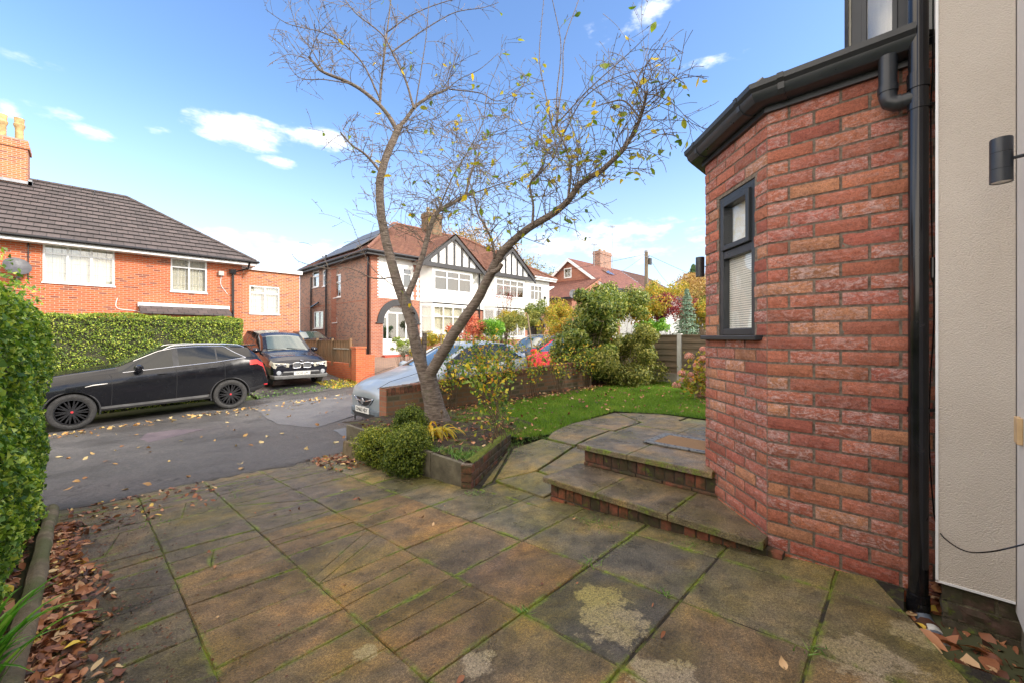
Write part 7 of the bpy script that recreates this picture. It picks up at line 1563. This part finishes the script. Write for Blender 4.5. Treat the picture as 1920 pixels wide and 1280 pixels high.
# a tangle of weeping twigs between the boughs
for _ in range(74):
    o = tp(RNG.uniform(780, 1080), RNG.uniform(170, 330), RNG.uniform(-.6, .6)); q = np.array([RNG.normal(), RNG.normal(), -.2]); near = ends[int(np.argmin([np.sum((e-o)**2) for e in ends]))]; grow(near, q, RNG.uniform(.4, .9), .005, 1.5, 2)
tubes('twigs', tw, MT['twig'], CT, n=3)
ends = np.array(ends); right = 1.0+(ends-np.array(P(900, 300, TD)))@np.array(RT); wgt = np.clip(.35+.5*right, .12, 1.3); wgt /= wgt.sum(); sel = ends[RNG.choice(len(ends), 430, replace=False, p=wgt)]; off_ = np.array([0, 0, -.04])
curled('foliage', sel+off_+R3(430)*.012, .100, MT['lf_cherry'], CT, aspect=.5, var=.35, up=.2, spread=1, curl=.3)
n = 60; o = tp(945, 470, -.4); s2 = ends[np.argsort(np.sum((ends-o)**2, 1))[:30]]

# ---------------- rose stems and shrubs along the wall ----------------
def canes(label, cx, cy, g, n, h, spread, nleaf, size=.045, mat='lf_rose', lean=(0, 0), base=.06, group='rose bushes in front of the garden wall', stem='stem', r=.006):
    T = thing('rose_bush', label, 'shrub', (cx, cy, g), group=group); L = []; pts = []
    for k in range(n):
        a = RNG.uniform(0, 2*pi); b0 = np.array([cx+RNG.normal(0, base), cy+RNG.normal(0, base*.6), g-.03]); H = h*RNG.uniform(.55, 1.1); e = b0+np.array([cos(a)*spread*RNG.uniform(.4, 1)+lean[0], sin(a)*spread*.5*RNG.uniform(.4, 1)+lean[1], H]); t = np.linspace(0, 1, 9)[:, None]; p = b0+(e-b0)*t; p[:, 2] += np.sin(t[:, 0]*pi)*.08*h; p[1:] += np.cumsum(R3(8)*.012, 0); L.append((p, np.linspace(r, r*.35, 9)))
        for _ in range(5):
            o = p[RNG.integers(3, 9)]; d = unit(R3(1))[0]; d[2] = abs(d[2])*.8; q = o+d*RNG.uniform(.08, .3)*np.linspace(0, 1, 5)[:, None]+np.cumsum(R3(5)*.006, 0); L.append((q, np.linspace(r*.45, r*.2, 5))); pts += list(q[1:])
        pts += list(p[4:])
    tubes('stems', L, MT[stem], T, n=4); pts = np.array(pts); i = RNG.integers(0, len(pts), nleaf); leaves('foliage', pts[i]+R3(nleaf)*.035, size, MT[mat], T, aspect=.6, rnd=np.clip(RNG.beta(1.6, 1.4, nleaf), 0, 1)); return T
for k, (px, py, Y, h, sp, nl, lb) in enumerate([(850, 745, 5.35, .95, .22, 190, 'rose bush just right of the cherry trunk with bare pinkish stems'), (905, 745, 5.4, .98, .30, 380, 'rose bush in front of the silver car, dense with orange and green leaves'), (950, 745, 5.35, .9, .30, 300, 'rose bush whose yellow and orange leaves cover the rear of the silver car'),
    (1000, 735, 5.35, .86, .28, 170, 'rose bush standing before the nose of the red car'), (1050, 728, 5.35, .78, .28, 130, 'tall stemmed bush before the side window of the red car'), (1100, 722, 5.4, .78, .28, 170, 'bare legged bush before the tail of the red car, left of the big green shrub')]):
    p = onY(px, py, Y); canes(lb, p.x, Y, .04, 15, h*1.22, sp*1.15, int(nl*2.3), size=.055)
canes('front rose bush with yellowing leaves and thorny canes in the leafy bed', 3.42, 3.45, .04, 10, .95, .45, 420, size=.055, lean=(-.05, .25), group=None, base=.09, r=.0075)
canes('second front rose, thin and almost bare, at the path corner of the bed', 3.05, 3.25, .04, 5, .55, .2, 50, size=.04, group=None)
T = thing('seed_head', 'single dry brown seed head on a thin stem in the leafy bed', 'plant', (3.0, 3.35, .04)); q = P(828, 772, 4.55); b = MB(); b.tube([(q.x, q.y, .03), (q.x+.01, q.y, (q.z+.03)/2), (q.x, q.y, q.z)], .003, 5); b.build('stalk', MT['stem'], T); b = MB(); b.lathe(q, [(.002, -.02), (.012, -.01), (.016, .008), (.01, .022), (.002, .03)], 10); b.build('head', MT['stem'], T, smooth=True)
# big shrubs at the end of the wall
c = P(1112, 632, 10.6); shrub('laurel', 'big dark green leafy shrub at the end of the garden wall', (c.x, c.y, c.z), (1.05, .9, 1.1), 19000, .10, 'lf_laurel', .05, 22, 34, .42, stemmat='stem_pale', low=-1.0)
c = P(1178, 668, 10.2); shrub('privet_bush', 'olive green arching bush against the board fence, right of the big green shrub', (c.x, c.y, c.z), (.95, .75, 1.0), 17000, .075, 'lf_olive', .05, 22, 32, .4, stemmat='stem_pale', low=-1.0)
c = P(1095, 690, 10.3); shrub('photinia', 'low glossy bush with red tips under the big green shrub', (c.x, c.y, c.z), (.7, .5, .45), 4300, .085, 'lf_laurel', .1, 10, 12, .4)
c = P(1052, 632, 13.5); shrub('shrub', 'yellow and orange leaved bush behind the red car, left of the big green shrub', (c.x, c.y, c.z), (.8, .7, .85), 2000, .08, 'lf_yellow', -.1, 14, 18)
for px, py, d, r, n_, s_, m_, lb in ((1150, 590, 14.5, (1.5, 1.2, 1.0), 7000, .09, 'lf_laurel', 'tall loose olive green bush just left of the telegraph pole'), (1195, 595, 15.5, (1.4, 1.2, .9), 6500, .09, 'lf_yellow', 'yellow leaved bush round the foot of the telegraph pole'), (1258, 590, 16, (1.15, 1.0, .85), 6500, .075, 'lf_maple', 'dark maroon maple beyond the board fence'),
    (1240, 560, 22, (2.0, 1.5, .8), 4500, .1, 'lf_yellow', 'yellow bush behind the maroon maple'), (1232, 618, 14, (.75, .7, .35), 3000, .07, 'lf_bright', 'low rounded lime green shrub just above the fence top'), (1316, 600, 15.5, (.8, .8, .7), 4500, .08, 'lf_yellow', 'bright yellow shrub touching the edge of the brick bay'),
    (1125, 600, 13, (.9, .8, .8), 4200, .08, 'lf_laurel', 'dark green upper shrub behind the big one at the wall end'), (1290, 545, 30, (3, 2, 1.5), 3000, .16, 'lf_autumn', 'orange autumn tree low behind the blue spruce')):
    c = P(px, py, d); shrub('shrub', lb, tuple(c), r, n_, s_, m_, zg(c.x, min(c.y, 20))*.5+.05, 10, 22)
def conifer(name, label, base, h, r, n, size, mat, droop=.25):
    base = np.array(base); T = thing(name, label, 'tree', tuple(base)); t = RNG.random(n)**.75; tier = (np.floor(t*15)+RNG.random(n)**2*.8)/15; a = RNG.uniform(0, 2*pi, n); lob = 1+.38*np.sin(a*4+tier*37)*np.sin(a*2+tier*90+1); q = RNG.random(n)**.45; rr = r*(1-tier)**.85*q*lob+.03; z = h*(.06+.94*tier)-rr*droop
    p = base+np.stack([np.cos(a)*rr, np.sin(a)*rr, z], 1); nn = np.stack([np.cos(a), np.sin(a), .8+0*a], 1); leaves('foliage', p, size, MT[mat], T, aspect=.28, nrm=nn, spread=.6); tubes('trunk', [(base+np.array([[0, 0, 0], [0, 0, h*.5], [0, 0, h]]), np.array([.07, .04, .01])*h/3)], MT['stem'], T, n=6)
    L = []
    for k in range(60): tt = RNG.random(); a_ = RNG.uniform(0, 6.28); R_2 = r*(1-tt)**.85; L.append((base+np.array([[0, 0, h*tt], [cos(a_)*R_2*.8, sin(a_)*R_2*.8, h*tt-R_2*droop]]), np.array([.014, .004])))
    tubes('branches', L, MT['stem'], T, n=4)
c = P(1288, 700, 14.2); conifer('blue_spruce', 'blue grey spruce beside the maroon maple beyond the fence', (c.x, c.y, .1), 2.8, .62, 4300, .075, 'lf_spruce')
c = P(1300, 600, 42); conifer('conifer', 'tall dark conifer behind the houses at the edge of the brick bay', (c.x, c.y, .5), 8.2, 2.3, 7000, .35, 'lf_conifer'); c = P(1312, 600, 38); shrub('tree', 'olive green tree crown right beside the tall dark conifer', (c.x+1, c.y, 4.8), (2.0, 2.0, 2.2), 4000, .25, 'lf_olive', .5, 10, 18, cat='tree', srad=.06)
# hydrangea
T = thing('hydrangea', 'hydrangea with faded pink mophead flowers beside the brick bay', 'shrub', (8.0, 3.0, .05)); heads = []
for px, py, r in ((1278, 700, .07), (1292, 668, .085), (1268, 722, .075), (1283, 712, .06), (1298, 716, .085), (1312, 700, .08), (1306, 684, .06), (1318, 672, .07), (1320, 716, .08), (1308, 730, .07), (1315, 740, .07), (1295, 702, .05), (1322, 690, .07), (1330, 700, .08), (1335, 720, .08), (1318, 655, .06)): heads.append((np.array(P(px, py, 7.9+RNG.uniform(-.15, .25))), r))
L = []; lp = []
for h_, r in heads:
    v = unit(R3(230)); v[:, 2] = np.where(v[:, 2] < -.5, -v[:, 2], v[:, 2]); r = r*1.15; leaves('flower_head', h_+v*r*RNG.uniform(.75, 1.02, (230, 1))*np.array([1, 1, .8]), .026, MT['petal'], T, aspect=.9, nrm=v, spread=.4)
    b0 = np.array([8.15+RNG.normal(0, .12), 2.85+RNG.normal(0, .1), .03]); t = np.linspace(0, 1, 8)[:, None]; q = b0+(h_-b0)*t; q[:, 2] += np.sin(t[:, 0]*pi)*.06; L.append((q, np.linspace(.007, .004, 8))); lp += list(q[3:])
tubes('stems', L, MT['stem_pale'], T); lp = np.array(lp); i = RNG.integers(0, len(lp), 420); leaves('foliage', lp[i]+R3(420)*.07, .085, MT['lf_yellow'], T, aspect=.6)
c = P(1292, 640, 10.3); 

# ---------------- garden of the pair of houses opposite ----------------
for px, py, d, r, n_, s_, m_, lb in ((880, 625, 20, (1.0, .8, .85), 5500, .075, 'lf_pink', 'coral red shrub below the white bay window'), (928, 627, 20, (1.15, .8, .75), 4300, .08, 'lf_bright', 'rounded bright green shrub right of the coral one'), (985, 612, 22.5, (1.8, .8, .8), 7000, .08, 'lf_olive', 'dark olive hedge mass right of the bright green shrub'),
    (1015, 595, 25, (1.6, .9, 1.0), 5000, .09, 'lf_laurel', 'dark green bush before the second arched porch'), (955, 600, 23.5, (1.2, .6, .55), 3000, .08, 'lf_yellow', 'yellowish bush between the bright green shrub and the olive hedge'), (750, 650, 17.4, (.42, .42, .38), 2500, .05, 'lf_hedge', 'small round green shrub beside the white porch door'),
    (762, 663, 16.8, (.55, .45, .3), 2600, .05, 'lf_silver', 'low silver leaved shrub by the paved drive'), (790, 662, 16.4, (.4, .4, .36), 1800, .055, 'lf_yellow', 'small orange yellow shrub right of the silver one'), (822, 640, 17.5, (.7, .6, .5), 2600, .07, 'lf_yellow', 'yellow green shrub under the white bay window'), (845, 655, 17, (.7, .5, .5), 2400, .07, 'lf_rose', 'mixed green and orange shrub behind the silver car'), (1050, 600, 24, (1.4, 1, 1.1), 4200, .1, 'lf_yellow', 'yellow orange bush in front of the brick side wing')):
    c = P(px, py, d); g = zg(c.x, min(c.y, 20)); shrub('shrub', lb, tuple(c), r, n_, s_, m_, min(g, c.z-r[2]*.7), 12, 20)
c = P(945, 585, 24); T = shrub('small_tree', 'bare brown twiggy small tree against the second white bay', tuple(c+Vector((0, 0, .6))), (1.3, .7, 1.1), 500, .07, 'lf_maple', .4, 40, 30, cat='tree', srad=.018)
def bigtree(label, c, rad, n, size, mat, h0):
    c = np.array(c); T = thing('autumn_tree', label, 'tree', (c[0], c[1], .5), group='autumn trees behind the timbered houses'); L = []; tips = []
    base = np.array([c[0], c[1], .5]); fork = np.array([c[0], c[1], h0]); L.append((np.array([base, fork]), np.array([.35, .22])))
    def g(o, d, l, r, lv):
        m = 6; p = [o]; 
        for i in range(m): d = d+RNG.normal(size=3)*.16+np.array([0, 0, .03]); d = d/np.linalg.norm(d); p.append(p[-1]+d*l/m)
        p = np.array(p); L.append((p, np.linspace(r, r*.5, m+1)))
        if lv == 0: tips.extend(p[2:]); return
        for _ in range(4): i = RNG.integers(2, m+1); q = d*.6+unit(RNG.normal(size=(1, 3)))[0]*.9; g(p[i], q, l*RNG.uniform(.5, .75), r*.5, lv-1)
    for k in range(7): a = 2*pi*k/7+RNG.random(); g(fork, np.array([cos(a)*.7, sin(a)*.7, 1.0]), rad*.8, .14, 3)
    tubes('branches', L, MT['stem_pale'], T, n=4); tips = np.array(tips); i = RNG.integers(0, len(tips), n); leaves('foliage', tips[i]+R3(n)*.22, size, MT[mat], T, aspect=.7)
c = P(800, 440, 40); bigtree('bare autumn tree with pale brown leaves behind the chimney of the timbered pair', (c.x, c.y, c.z), 5.0, 5500, .17, 'lf_autumn', 6.5)
c = P(905, 445, 42); bigtree('second pale autumn tree rising between the two black gables', (c.x, c.y, c.z), 4.6, 4500, .17, 'lf_autumn', 6.0)
c = P(985, 480, 46); bigtree('low thin autumn tree behind the right hand gable end', (c.x, c.y, c.z), 3.6, 3000, .17, 'lf_olive', 5.5)
p = P(827, 660, 15.0); b = MB(); b.tube([(p.x, p.y, -.2), (p.x, p.y, 1.35)], .022, 6); b.tube([(p.x-.12, p.y, 1.3), (p.x+.1, p.y, 1.3)], .012, 5); b.build('post', MT['timber_pole'], None, label='thin bare wooden stake standing below the white bay window', cat='post')
p = P(1000, 640, 16.5); b = MB(); b.tube([(p.x, p.y, .4), (p.x-.35, p.y, 2.2-.1)], .03, 6); b.build('post', MT['stem_pale'], None, label='thin slanting pale pole rising from the hedge behind the dark estate car', cat='pole')
